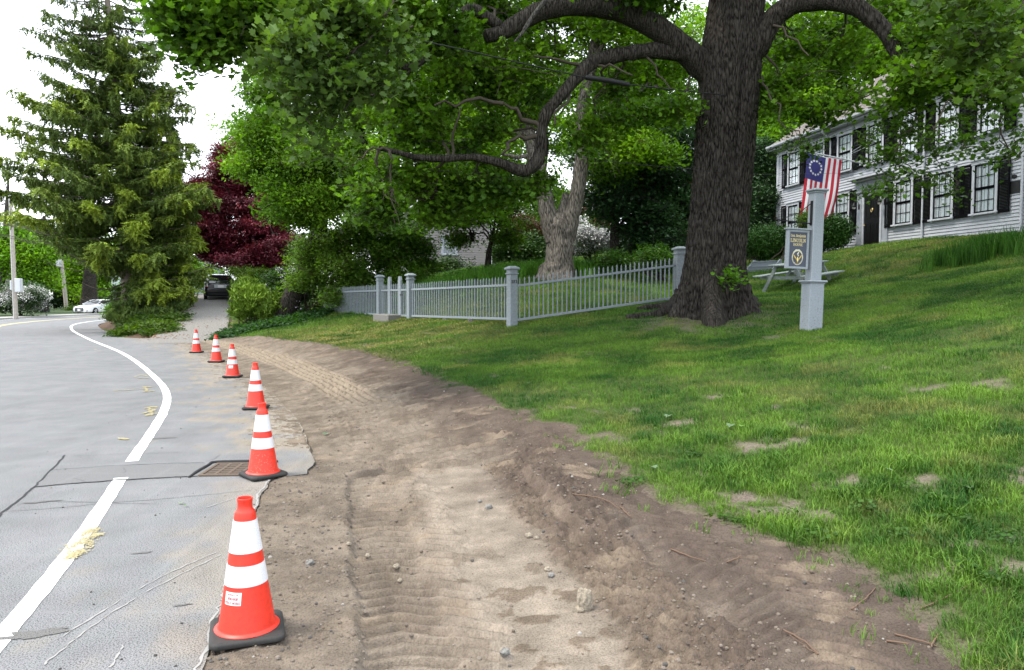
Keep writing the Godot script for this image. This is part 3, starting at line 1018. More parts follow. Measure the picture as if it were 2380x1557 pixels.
func make_leaf_meshes():
	var V := func(a): 
		var o := []
		for p in a: o.append(Vector2(p[0], p[1]))
		return o
	var maple = V.call([[0.0, 0.0], [0.28, 0.02], [0.5, 0.30], [0.30, 0.42], [0.38, 0.72], [0.13, 0.66], [0.0, 1.0], [-0.13, 0.66], [-0.38, 0.72], [-0.30, 0.42], [-0.5, 0.30], [-0.28, 0.02], [0.0, 0.0]])
	var plain = V.call([[0.0, 0.0], [0.27, 0.32], [0.2, 0.7], [0.0, 1.0], [-0.2, 0.7], [-0.27, 0.32], [0.0, 0.0]])
	var slim = V.call([[0.0, 0.0], [0.2, 0.4], [0.0, 1.0], [-0.2, 0.4], [0.0, 0.0]])
	L.maple = []
	L.bough = []
	L.broad = []
	L.fine = []
	L.round = []
	for i in 4:
		L.maple.append(clump(24, 0.36, 0.108, maple, 0.5, 100 + i))
		L.bough.append(clump(17, 0.34, 0.115, maple, 0.5, 105 + i))
		L.broad.append(clump(42, 0.68, 0.165, plain, 0.45, 110 + i))
		L.fine.append(clump(60, 0.5, 0.14, slim, 0.35, 120 + i, 0.35))
		L.round.append(clump(34, 0.34, 0.095, plain, 0.1, 130 + i, 0.8))
	L.box = [clump(60, 0.2, 0.05, plain, -0.6, 140, 1.0, false), clump(60, 0.2, 0.05, plain, -0.6, 141, 1.0, false)]
	L.ivy = [clump(22, 0.22, 0.085, maple, 0.1, 150, 0.25, false), clump(22, 0.22, 0.085, maple, 0.1, 151, 0.25, false)]
	L.flower = [clump(26, 0.13, 0.055, plain, -0.2, 155, 0.8, false)]
	# spruce spray: a hanging twig with short side shoots
	L.spruce = []
	for s in 3:
		var r := RandomNumberGenerator.new()
		r.seed = 160 + s
		var g := Geo.new()
		for i in 15:
			var f := i / 14.0
			var p := Vector3(0.05 * sin(f * 4.0 + s), -0.05 - 0.5 * f, 0.12 * f)
			var ln := 0.20 * (1.1 - 0.7 * f) * r.randf_range(0.7, 1.2)
			for side in [-1, 1]:
				var dir := Vector3(side * r.randf_range(0.4, 1.0), r.randf_range(-0.9, -0.1), r.randf_range(-0.6, 0.6)).normalized()
				var wv := dir.cross(Vector3(r.randf(), r.randf(), r.randf())).normalized() * 0.026
				var t := r.randf_range(0.7, 1.3)
				var k := g.v.size()
				g.quad(p, p + dir * ln * 0.4 + wv, p + dir * ln, p + dir * ln * 0.4 - wv)
				for c in 4: g.c.append(Color(t, t, t))
			var wv2 := Vector3(0.022, 0, 0.01)
			g.quad(p - wv2, p + Vector3(0, -0.06, 0) - wv2, p + Vector3(0, -0.06, 0) + wv2, p + wv2)
			for c in 4: g.c.append(Color(0.8, 0.8, 0.8))
		L.spruce.append(g.mesh())
	# juniper spray: feathery shoots leaning up and out
	L.juniper = []
	for s in 3:
		var r := RandomNumberGenerator.new()
		r.seed = 170 + s
		var g := Geo.new()
		for i in 34:
			var dir := Vector3(r.randfn(0, 0.6), r.randf_range(0.3, 1.0), r.randfn(0, 0.6)).normalized()
			var p := Vector3(r.randfn(0, 0.08), r.randfn(0, 0.05), r.randfn(0, 0.08))
			var ln := r.randf_range(0.12, 0.32)
			var wv := dir.cross(Vector3(r.randfn(), r.randfn(), r.randfn())).normalized() * 0.022
			var t := r.randf_range(0.7, 1.3)
			g.quad(p, p + dir * ln * 0.5 + wv, p + dir * ln, p + dir * ln * 0.5 - wv)
			for c in 4: g.c.append(Color(t, t, t))
		L.juniper.append(g.mesh())
	# grass tufts
	L.tuft = []
	for s in 4: L.tuft.append(tuft(16, 0.06, 0.065, 0.0042, 0.55, 180 + s))
	L.turf = []
	for s in 4: L.turf.append(tuft(46, 0.19, 0.065, 0.007, 0.6, 190 + s))
	L.long = []
	for s in 3: L.long.append(tuft(22, 0.16, 0.62, 0.018, 0.32, 200 + s))

func tuft(n: int, rad: float, h: float, w: float, lean: float, sd: int) -> ArrayMesh:
	var r := RandomNumberGenerator.new()
	r.seed = sd
	var g := Geo.new()
	for i in n:
		var a := r.randf() * TAU
		var p := Vector3(cos(a), 0, sin(a)) * rad * sqrt(r.randf()) + Vector3(0, -0.01, 0)
		var b := r.randf() * TAU
		var out := Vector3(cos(b), 0, sin(b))
		var hh := h * r.randf_range(0.5, 1.25)
		var q := Vector3(-out.z, 0, out.x) * w * 0.5 * r.randf_range(0.7, 1.3)
		var ln := lean * r.randf_range(0.2, 1.6) * hh
		var p1 := p + Vector3(0, hh * 0.6, 0) + out * ln * 0.35
		var p2 := p + Vector3(0, hh * r.randf_range(0.8, 1.0), 0) + out * ln
		var t := r.randf_range(0.7, 1.3)
		var col := Color(t, t, t * 0.9)
		if r.randf() < 0.10: col = Color(2.6, 1.6, 2.2) * t
		var k := g.v.size()
		for pt in [p - q, p + q, p1 + q * 0.8, p1 - q * 0.8, p2]:
			g.v.append(pt)
			g.c.append(col)
		g.ix.append_array([k, k + 3, k + 2, k, k + 2, k + 1, k + 3, k + 4, k + 2])
	return g.mesh()

# a growing list of copies of one kind of clump
class Heap:
	var ts := []
	var cs := PackedColorArray()

func tilted(r: RandomNumberGenerator, tilt: float, s: float) -> Basis:
	var b := Basis(Vector3.UP, r.randf() * TAU)
	b = Basis(Vector3(cos(r.randf() * TAU), 0, sin(r.randf() * TAU)).normalized(), r.randfn(0, tilt)) * b
	return b.scaled(Vector3(s, s, s))

func fill(h: Heap, c: Vector3, rad: Vector3, n: int, size: float, ca: Color, cb: Color, shell := 1.6, tilt := 0.45):
	# clumps through an ellipsoid with an uneven, lumpy outline, gathered in flat sprays with gaps between;
	# shell above 3 puts them towards the skin (clipped shrubs, not gathered)
	var per := 1 if shell > 3.0 else 9
	var k := 0
	var mid := Vector3.ZERO
	var tone := 0.0
	var wide := clampf((rad.x + rad.y + rad.z) / 3.0 * 0.30, 0.25, 0.95)
	for i in n:
		if k <= 0:
			var u := Vector3(rng.randfn(), rng.randfn(), rng.randfn()).normalized()
			var q := pow(rng.randf(), 1.0 / shell)
			var lump := 1.0 + 0.32 * n2.get_noise_3d(u.x * 1.6 + c.x, u.y * 1.6 + c.y, u.z * 1.6 + c.z)
			mid = c + Vector3(u.x * rad.x, u.y * rad.y, u.z * rad.z) * q * lump
			k = per if per == 1 else rng.randi_range(5, 13)
			tone = rng.randfn(0, 0.22)
		k -= 1
		var p := mid
		if per > 1: p += Vector3(rng.randfn(), rng.randfn() * 0.32, rng.randfn()) * wide * 0.62
		h.ts.append(Transform3D(tilted(rng, tilt, size * rng.randf_range(0.7, 1.25)), p))
		var f := clampf(0.5 + 0.6 * n2.get_noise_3d(p.x * 0.7, p.y * 0.7, p.z * 0.7) + tone + rng.randfn(0, 0.15), 0.0, 1.0)
		h.cs.append(ca.lerp(cb, f))

func blob(h: Heap, px: float, py: float, d: float, rx: float, ry: float, rd: float, n: int, size: float, ca: Color, cb: Color, shell := 1.6):
	fill(h, at(px, py, d), Vector3(rx * d / FOC, ry * d / FOC, rd), n, size, ca, cb, shell)

func along(h: Heap, pts: Array, step: float, spread: float, size: float, ca: Color, cb: Color):
	# clumps strung along a twig
	for i in pts.size() - 1:
		var n := int(ceil(pts[i].distance_to(pts[i + 1]) / step))
		for k in n:
			var p: Vector3 = pts[i].lerp(pts[i + 1], (k + rng.randf()) / n) + Vector3(rng.randfn(), rng.randfn() * 0.6 - 0.3, rng.randfn()) * spread
			h.ts.append(Transform3D(tilted(rng, 0.5, size * rng.randf_range(0.6, 1.15)), p))
			h.cs.append(ca.lerp(cb, rng.randf()))

func crown(tree: Node, kinds: Array, m: Material, h: Heap, called := "crown"):
	# the copies of a heap dealt out over the variants of a clump
	var n := kinds.size()
	for k in n:
		var ts := []
		var cs := PackedColorArray()
		for i in range(k, h.ts.size(), n):
			ts.append(Transform3D(h.ts[i].basis, h.ts[i].origin - tree.position))
			cs.append(h.cs[i])
		if ts.size() > 0: scatter(called, kinds[k], m, tree, ts, cs)

func limb_mesh(pts: Array, rad: Array, sides: int, amp := 0.12, per := 6, origin := Vector3.ZERO) -> ArrayMesh:
	var sp := smooth_path(pts, rad, per)
	var g := Geo.new()
	var q := []
	for p in sp[0]: q.append(p - origin)
	g.tube(q, sp[1], sides)
	for i in q.size():
		for j in sides:
			var k := i * sides + j
			var o: Vector3 = g.v[k] - q[i]
			var w: Vector3 = g.v[k] + origin
			var f := 1.0 + amp * n1.get_noise_3d(w.x * 2.2, w.y * 2.2, w.z * 2.2) + amp * 0.6 * n1.get_noise_3d(w.x * 7.0, w.y * 3.0, w.z * 7.0)
			g.v[k] = q[i] + o * f
	return g.mesh(true)

var limb_points := []
func limb(tree: Node, called: String, m: Material, pts: Array, rad: Array, sides := 16, amp := 0.12) -> MeshInstance3D:
	limb_points.append_array(pts)
	return put(called, limb_mesh(pts, rad, sides, amp, 6, tree.position), m, tree)

func pix(list: Array) -> Array:
	# [px, py, depth] triples to points
	var o := []
	for p in list: o.append(at(p[0], p[1], p[2]))
	return o

func twigs_into(g: Geo, a: Vector3, b: Vector3, r0: float, r1: float, sag := 0.3, sides := 5):
	var pts := []
	var rr := []
	var n := 7
	for i in n:
		var t := i / (n - 1.0)
		var p := a.lerp(b, t) + Vector3(0, sin(t * PI) * sag, 0)
		p += Vector3(n1.get_noise_2d(p.y * 2.0, p.z * 2.0), n1.get_noise_2d(p.x * 2.0, p.z * 2.0), n1.get_noise_2d(p.x * 2.0, p.y * 2.0)) * 0.25 * sin(t * PI)
		pts.append(p)
		rr.append(lerpf(r0, r1, t))
	g.tube(pts, rr, sides, false)

func shifted(g: Geo, o: Vector3) -> Geo:
	for i in g.v.size(): g.v[i] -= o
	return g

const MAPLE_A := Color(0.060, 0.148, 0.014)
const MAPLE_B := Color(0.175, 0.350, 0.026)
const BRIGHT_A := Color(0.100, 0.245, 0.014)
const BRIGHT_B := Color(0.230, 0.430, 0.026)

func build_trees():
	build_old_maple()
	build_spruce()
	build_other_trees()

func build_old_maple():
	rng.seed = 11
	var base := at(1660, 730, 16.5)
	base.y = H(base.x, 16.5)
	var t := thing("old_maple", "massive old maple with dark furrowed trunk and flared roots beside the fence end", "tree", base)
	# trunk: rings round a slightly leaning axis, flared and buttressed at the foot, with bark furrows
	var ax := pix([[1664, 758, 16.5], [1662, 735, 16.5], [1660, 690, 16.5], [1662, 600, 16.5], [1672, 500, 16.5], [1680, 400, 16.5], [1690, 250, 16.5], [1700, 120, 16.5], [1712, 0, 16.5], [1722, -150, 16.5], [1720, -330, 16.6]])
	var rad := [0.86, 0.80, 0.69, 0.605, 0.59, 0.61, 0.655, 0.70, 0.62, 0.46, 0.30]
	var sp := smooth_path(ax, rad, 26)
	var g := Geo.new()
	var sides := 176
	for i in sp[0].size():
		var c: Vector3 = sp[0][i]
		var hgt := c.y - base.y
		var flare := clampf(1.0 - hgt / 1.0, 0.0, 1.0)
		for j in sides:
			var a := TAU * j / sides
			var ca := cos(a)
			var sa := sin(a)
			var lobe := 0.62 * pow(flare, 1.15) * (pow(maxf(0.0, cos(a * 3.0 + 0.6)), 2.0) + 0.75 * pow(maxf(0.0, cos(a * 4.0 - 1.1)), 2.0) - 0.32)
			lobe += 0.07 * sin(a * 2.0 + hgt * 0.7) + 0.05 * n1.get_noise_3d(ca * 1.4, hgt * 0.7, sa * 1.4)
			# a seam where the two stems have grown together
			var seam := exp(-pow(angle_difference(a, 1.15 + 0.05 * hgt) / 0.12, 2.0)) * smoothstep(1.2, 3.5, hgt)
			var wv := 0.5 * n1.get_noise_2d(hgt * 1.4, a * 3.0)
			var f1 := 1.0 - absf(n1.get_noise_3d(ca * 7.0 + wv * 0.3, hgt * 0.95 + wv, sa * 7.0)) * 3.2
			var f2 := 1.0 - absf(n2.get_noise_3d(ca * 17.0, hgt * 2.3, sa * 17.0)) * 2.6
			var rr: float = sp[1][i] * 0.95 * (1.0 + lobe - 0.16 * seam) + 0.036 * clampf(f1, -1, 1) + 0.016 * clampf(f2, -1, 1)
			g.v.append(c - base + Vector3(ca * rr, 0, sa * rr))
	var n: int = sp[0].size()
	for i in n - 1:
		for j in sides:
			var a := i * sides + j
			var b := i * sides + (j + 1) % sides
			g.ix.append_array([a, b + sides, a + sides, a, b, b + sides])
	put("trunk", g.mesh(true), M.bark, t)
	# big limbs
	limb(t, "limb", M.bark, pix([[1680, 200, 16.5], [1640, 160, 16.4], [1585, 110, 16.2], [1520, 62, 16.0], [1440, 25, 15.8], [1350, 12, 15.6], [1270, 22, 15.4], [1205, 52, 15.3], [1165, 75, 15.2], [1128, 84, 15.1]]), [0.36, 0.31, 0.265, 0.235, 0.22, 0.205, 0.19, 0.17, 0.15, 0.13], 30, 0.14)
	limb(t, "limb", M.bark, pix([[1585, 122, 16.2], [1530, 118, 16.1], [1470, 122, 15.9], [1415, 132, 15.8], [1368, 152, 15.6], [1335, 185, 15.5], [1300, 228, 15.4], [1270, 262, 15.3], [1258, 310, 15.3], [1256, 350, 15.3], [1248, 378, 15.2], [1215, 396, 15.1], [1165, 380, 15.0], [1110, 366, 14.9], [1040, 368, 14.8], [975, 366, 14.7], [930, 356, 14.6], [880, 344, 14.5]]), [0.18, 0.165, 0.155, 0.145, 0.14, 0.13, 0.12, 0.115, 0.115, 0.12, 0.13, 0.12, 0.085, 0.078, 0.072, 0.065, 0.055, 0.045], 22, 0.28)
	limb(t, "limb", M.bark, pix([[1705, 150, 16.4], [1760, 100, 16.2], [1800, 40, 16.0], [1850, 8, 15.8], [1920, 2, 15.6], [1980, 12, 15.4], [2030, 45, 15.2], [2072, 95, 15.0], [2092, 145, 14.9], [2102, 190, 14.9]]), [0.36, 0.28, 0.225, 0.20, 0.185, 0.175, 0.16, 0.145, 0.13, 0.12], 26, 0.18)
	limb(t, "limb", M.bark, pix([[1160, 60, 15.2], [1090, 20, 15.0], [1055, 88, 14.9], [1010, 112, 14.8], [960, 152, 14.6], [905, 148, 14.4], [880, 165, 14.3], [868, 230, 14.2]]), [0.12, 0.10, 0.095, 0.09, 0.085, 0.075, 0.06, 0.03], 14, 0.2)
	limb(t, "limb", M.bark, pix([[2085, 130, 15.0], [2110, 110, 14.8], [2160, 85, 14.4], [2230, 60, 13.9], [2300, 90, 13.4], [2370, 70, 13.0]]), [0.11, 0.10, 0.09, 0.075, 0.06, 0.045], 14, 0.2)
	limb(t, "limb", M.bark, pix([[1715, 0, 16.5], [1640, -120, 15.5], [1540, -220, 14.0], [1420, -300, 13.0], [1250, -300, 12.0], [1100, -200, 11.4], [1000, -60, 10.9]]), [0.34, 0.27, 0.22, 0.18, 0.14, 0.10, 0.06], 18, 0.15)
	limb(t, "limb", M.bark, pix([[1722, -60, 16.5], [1800, -200, 15.6], [1950, -300, 13.6], [2120, -320, 11.6], [2300, -240, 10.2], [2420, -140, 9.6]]), [0.30, 0.25, 0.2, 0.16, 0.11, 0.06], 18, 0.15)
	limb(t, "limb", M.bark, pix([[1720, -200, 16.6], [1700, -380, 18.0], [1650, -520, 20.0], [1600, -600, 22.5]]), [0.3, 0.24, 0.18, 0.1], 16, 0.15)
	limb(t, "limb", M.bark, pix([[1718, -150, 16.6], [1500, -330, 17.5], [1250, -480, 18.0], [1000, -480, 18.0], [800, -380, 17.6]]), [0.28, 0.22, 0.17, 0.12, 0.06], 16, 0.15)
	# a dead grey branch hanging over the first limb
	limb(t, "dead_branch", M.barkgrey, pix([[1278, -10, 14.9], [1240, 35, 14.8], [1215, 75, 14.7], [1195, 98, 14.6]]), [0.05, 0.045, 0.035, 0.012], 10, 0.15)
	# thinner twigs
	g = Geo.new()
	for p in [[1258, 300, 15.3, 1170, 240, 15.0, 0.06], [1170, 240, 15.0, 1010, 245, 14.5, 0.045], [1255, 318, 15.3, 1180, 330, 15.0, 0.06], [1180, 330, 15.0, 1165, 360, 14.9, 0.05], [1365, 160, 15.6, 1240, 130, 15.0, 0.04], [1330, 190, 15.5, 1290, 290, 15.2, 0.04],
		[1050, 368, 14.8, 1070, 250, 14.6, 0.035], [905, 350, 14.5, 915, 455, 14.3, 0.03], [915, 440, 14.3, 870, 480, 14.1, 0.018], [915, 440, 14.3, 918, 520, 14.2, 0.018], [905, 350, 14.5, 830, 372, 14.2, 0.03], [1380, 150, 15.6, 1470, 175, 15.3, 0.035], [1500, 130, 16, 1560, 210, 15.6, 0.03],
		[2095, 170, 14.9, 2130, 260, 13.8, 0.035], [2100, 185, 14.9, 2050, 280, 14.0, 0.03], [2230, 62, 13.9, 2240, 190, 13.0, 0.035], [2300, 90, 13.4, 2330, 220, 12.6, 0.035], [2240, 190, 13.0, 2170, 300, 12.4, 0.022], [2130, 260, 13.8, 2090, 360, 13.2, 0.02], [2330, 220, 12.6, 2345, 380, 12.2, 0.02], [1770, 180, 16.3, 1830, 300, 15.2, 0.03], [1830, 300, 15.2, 1870, 345, 14.6, 0.018], [1790, 60, 16.0, 1880, 130, 15.2, 0.03]]:
		twigs_into(g, at(p[0], p[1], p[2]), at(p[3], p[4], p[5]), p[6], p[6] * 0.45, 0.08)
	var wood := g
	# surface roots
	var roots := [[[1600, 712], [1565, 722], [1530, 736], [1455, 741]], [[1635, 722], [1622, 738], [1612, 746]], [[1722, 682], [1738, 690], [1750, 702], [1738, 716]], [[1700, 705], [1722, 714], [1745, 716], [1768, 712]], [[1670, 720], [1680, 738], [1684, 744]], [[1590, 705], [1560, 712], [1520, 720], [1480, 722]]]
	var rr := [[0.34, 0.22, 0.12, 0.05], [0.32, 0.22, 0.08], [0.28, 0.17, 0.13, 0.08], [0.28, 0.17, 0.11, 0.04], [0.32, 0.22, 0.1], [0.3, 0.2, 0.12, 0.05]]
	for i in roots.size():
		var pts := []
		for q in roots[i]:
			var w := at(q[0], q[1], 16.5)
			# where this pixel's ray meets the lawn
			for it in 40:
				w = at(q[0], q[1], lerpf(14.0, 18.5, it / 39.0))
				if w.y <= lawn_y(w.x, -w.z): break
			pts.append(Vector3(w.x, lawn_y(w.x, -w.z) + 0.03, w.z))
		pts[0].y += 0.22
		limb(t, "root", M.bark, pts, rr[i], 14, 0.3)
	# leaves
	var h := Heap.new()
	for b in [[460, 55, 11, 85, 48, 0.7, 150], [490, 118, 11, 45, 30, 0.4, 34], [560, 20, 11, 60, 60, 0.8, 60], [640, 60, 12, 70, 80, 1.0, 110], 
		[960, 20, 14.4, 150, 80, 1.6, 220], [1120, 20, 16.4, 120, 60, 1.2, 120], [1060, 180, 16, 120, 60, 1.2, 120], [1180, 190, 16.4, 90, 60, 1.0, 70], [930, 240, 15.6, 70, 80, 1.2, 100], [1010, 300, 16, 120, 60, 1.2, 100], [1130, 310, 16.2, 90, 50, 1.0, 50],
		[960, 415, 15.6, 110, 40, 1.0, 90], [1100, 440, 15.8, 140, 40, 1.2, 100], [1000, 480, 15.8, 110, 35, 1.0, 70], [1230, 450, 16.4, 80, 35, 1.0, 30], [880, 480, 14.6, 50, 60, 0.8, 70], [1290, 120, 16.4, 70, 40, 0.8, 30], [1420, 200, 16.8, 90, 50, 1.0, 40], [1380, 300, 17, 90, 60, 1.2, 50],
		[1460, -40, 15.5, 160, 60, 1.8, 160], [1560, 260, 16.4, 50, 50, 1, 50], [1850, 90, 17.4, 70, 60, 1.2, 50], [1830, 210, 16.4, 70, 70, 1.2, 60], [1950, 120, 17, 90, 50, 1.2, 60], [2000, 60, 17.6, 120, 50, 1.4, 60], [1960, 240, 16.0, 70, 50, 1, 40], [2200, 20, 13.5, 120, 50, 1.4, 120], [2320, 60, 12.5, 90, 80, 1.2, 130], [2230, 120, 13, 100, 40, 1, 70], [2350, 190, 12, 50, 60, 0.8, 60], [2130, 200, 13.4, 80, 40, 0.8, 55]]:
		blob(h, b[0], b[1], b[2], b[3], b[4], b[5], b[6], 1.0, MAPLE_A, MAPLE_B)
		# a bough from the nearest limb and twigs spreading through the leaves
		var bc := at(b[0], b[1], b[2])
		var from := bc + Vector3(0, 3, 0)
		for q in limb_points:
			if q.distance_to(bc) < from.distance_to(bc): from = q
		twigs_into(wood, from, bc, 0.035, 0.016, 0.15)
		for i in 8:
			var e := bc + Vector3(rng.randfn() * b[3] * b[2] / FOC, rng.randfn() * b[4] * b[2] / FOC, rng.randfn() * b[5]) * 0.75
			twigs_into(wood, bc.lerp(from, rng.randf() * 0.6), e, 0.013, 0.005, 0.08, 4)
	# sprays hanging in front of the house and by the limbs
	var strings := [[[2100, 190, 14.8], [2110, 260, 14], [2135, 300, 13.4], [2160, 340, 13]], [[2240, 190, 13], [2215, 280, 12.6], [2170, 300, 12.4]], [[2330, 220, 12.6], [2330, 290, 12.4], [2345, 380, 12.2]], [[2130, 260, 13.8], [2100, 330, 13.4], [2060, 370, 13.2], [2020, 380, 13]], [[2170, 300, 12.4], [2240, 330, 12.2], [2300, 345, 12]], [[2160, 340, 13], [2190, 400, 12.8], [2220, 440, 12.6], [2200, 460, 12.6]],
		[[1870, 345, 14.6], [1900, 350, 14.4], [1925, 345, 14.2]], [[1830, 300, 15.2], [1850, 330, 14.8], [1835, 360, 14.6]], [[2090, 360, 13.2], [2080, 420, 13], [2040, 448, 12.9], [2005, 440, 12.8]], [[2050, 280, 14], [2010, 320, 13.6], [1990, 330, 13.4]], [[2200, 180, 13], [2290, 210, 12.6], [2340, 240, 12.4]], [[2220, 280, 12.6], [2270, 300, 12.4], [2280, 330, 12.3]], [[2090, 360, 13.2], [2130, 400, 13], [2160, 430, 12.9]], [[2360, 300, 12], [2365, 340, 12], [2355, 375, 12]],
		[[915, 455, 14.3], [918, 520, 14.2]], [[870, 480, 14.1], [820, 500, 14]], [[830, 372, 14.2], [790, 400, 14]], [[480, 110, 11], [470, 145, 11]]]
	for s in strings:
		var pts := pix(s)
		for i in pts.size() - 1: twigs_into(wood, pts[i], pts[i + 1], 0.010, 0.006, 0.0, 4)
		along(h, pts, 0.13, 0.12, 0.75, Color(0.05, 0.115, 0.014), Color(0.085, 0.18, 0.022))
	# the rest of the crown, over and around the camera's view
	for c in [[Vector3(3, 14.0, -15), Vector3(9.5, 3.5, 8.0), 480], [Vector3(-4, 13.0, -14), Vector3(6.0, 2.8, 6), 190], [Vector3(11, 12.0, -13), Vector3(5.5, 3, 6), 190], [Vector3(5, 17.5, -17), Vector3(6, 3.5, 6), 180]]:
		fill(h, c[0], c[1], c[2], 1.8, MAPLE_A, MAPLE_B, 3.0)
	crown(t, L.maple, M.leaf, h)
	# the nearest, larger and paler leaves of the low front bough
	h = Heap.new()
	for b in [[720, 110, 10.5, 100, 80, 0.8, 70], [830, 60, 10.7, 120, 60, 0.8, 70], [770, 210, 10.5, 80, 50, 0.6, 40], [850, 200, 10.8, 70, 60, 0.6, 36], [690, 260, 10.5, 40, 40, 0.4, 10], [730, 330, 10.3, 50, 20, 0.4, 10], [2290, 80, 10.6, 80, 55, 0.6, 34], [2200, 40, 10.8, 70, 30, 0.6, 18], [2350, 160, 10.4, 40, 60, 0.5, 14]]:
		blob(h, b[0], b[1], b[2], b[3], b[4], b[5], b[6], 1.0, Color(0.085, 0.165, 0.035), Color(0.15, 0.25, 0.065))
	for s in [[[1000, -60, 10.9], [900, 30, 10.7], [830, 110, 10.6], [760, 200, 10.5], [720, 330, 10.3]], [[900, 30, 10.7], [780, 60, 10.6], [690, 110, 10.5], [640, 90, 10.4]], [[960, 60, 10.9], [880, 150, 10.7], [810, 240, 10.6], [770, 300, 10.5]], [[830, 110, 10.6], [740, 150, 10.5], [680, 170, 10.4]], [[2420, -60, 10.6], [2330, 60, 10.5], [2260, 120, 10.6]], [[2380, 60, 10.5], [2355, 160, 10.4]]]:
		var pts := pix(s)
		for i in pts.size() - 1: twigs_into(wood, pts[i], pts[i + 1], 0.016 - 0.003 * i, 0.013 - 0.003 * i, 0.0, 5)
		along(h, pts, 0.22, 0.12, 0.8, Color(0.09, 0.17, 0.04), Color(0.15, 0.25, 0.06))
	crown(t, L.bough, M.leaf, h, "front_bough_leaves")
	put("twigs", shifted(wood, base).mesh(true), M.twig, t).set_meta("kind", "stuff")
	# suckers at the foot
	h = Heap.new()
	blob(h, 1722, 652, 15.7, 14, 18, 0.15, 7, 0.8, BRIGHT_A, BRIGHT_B)
	crown(t, [L.maple[0]], M.leaf, h, "sucker_leaves")

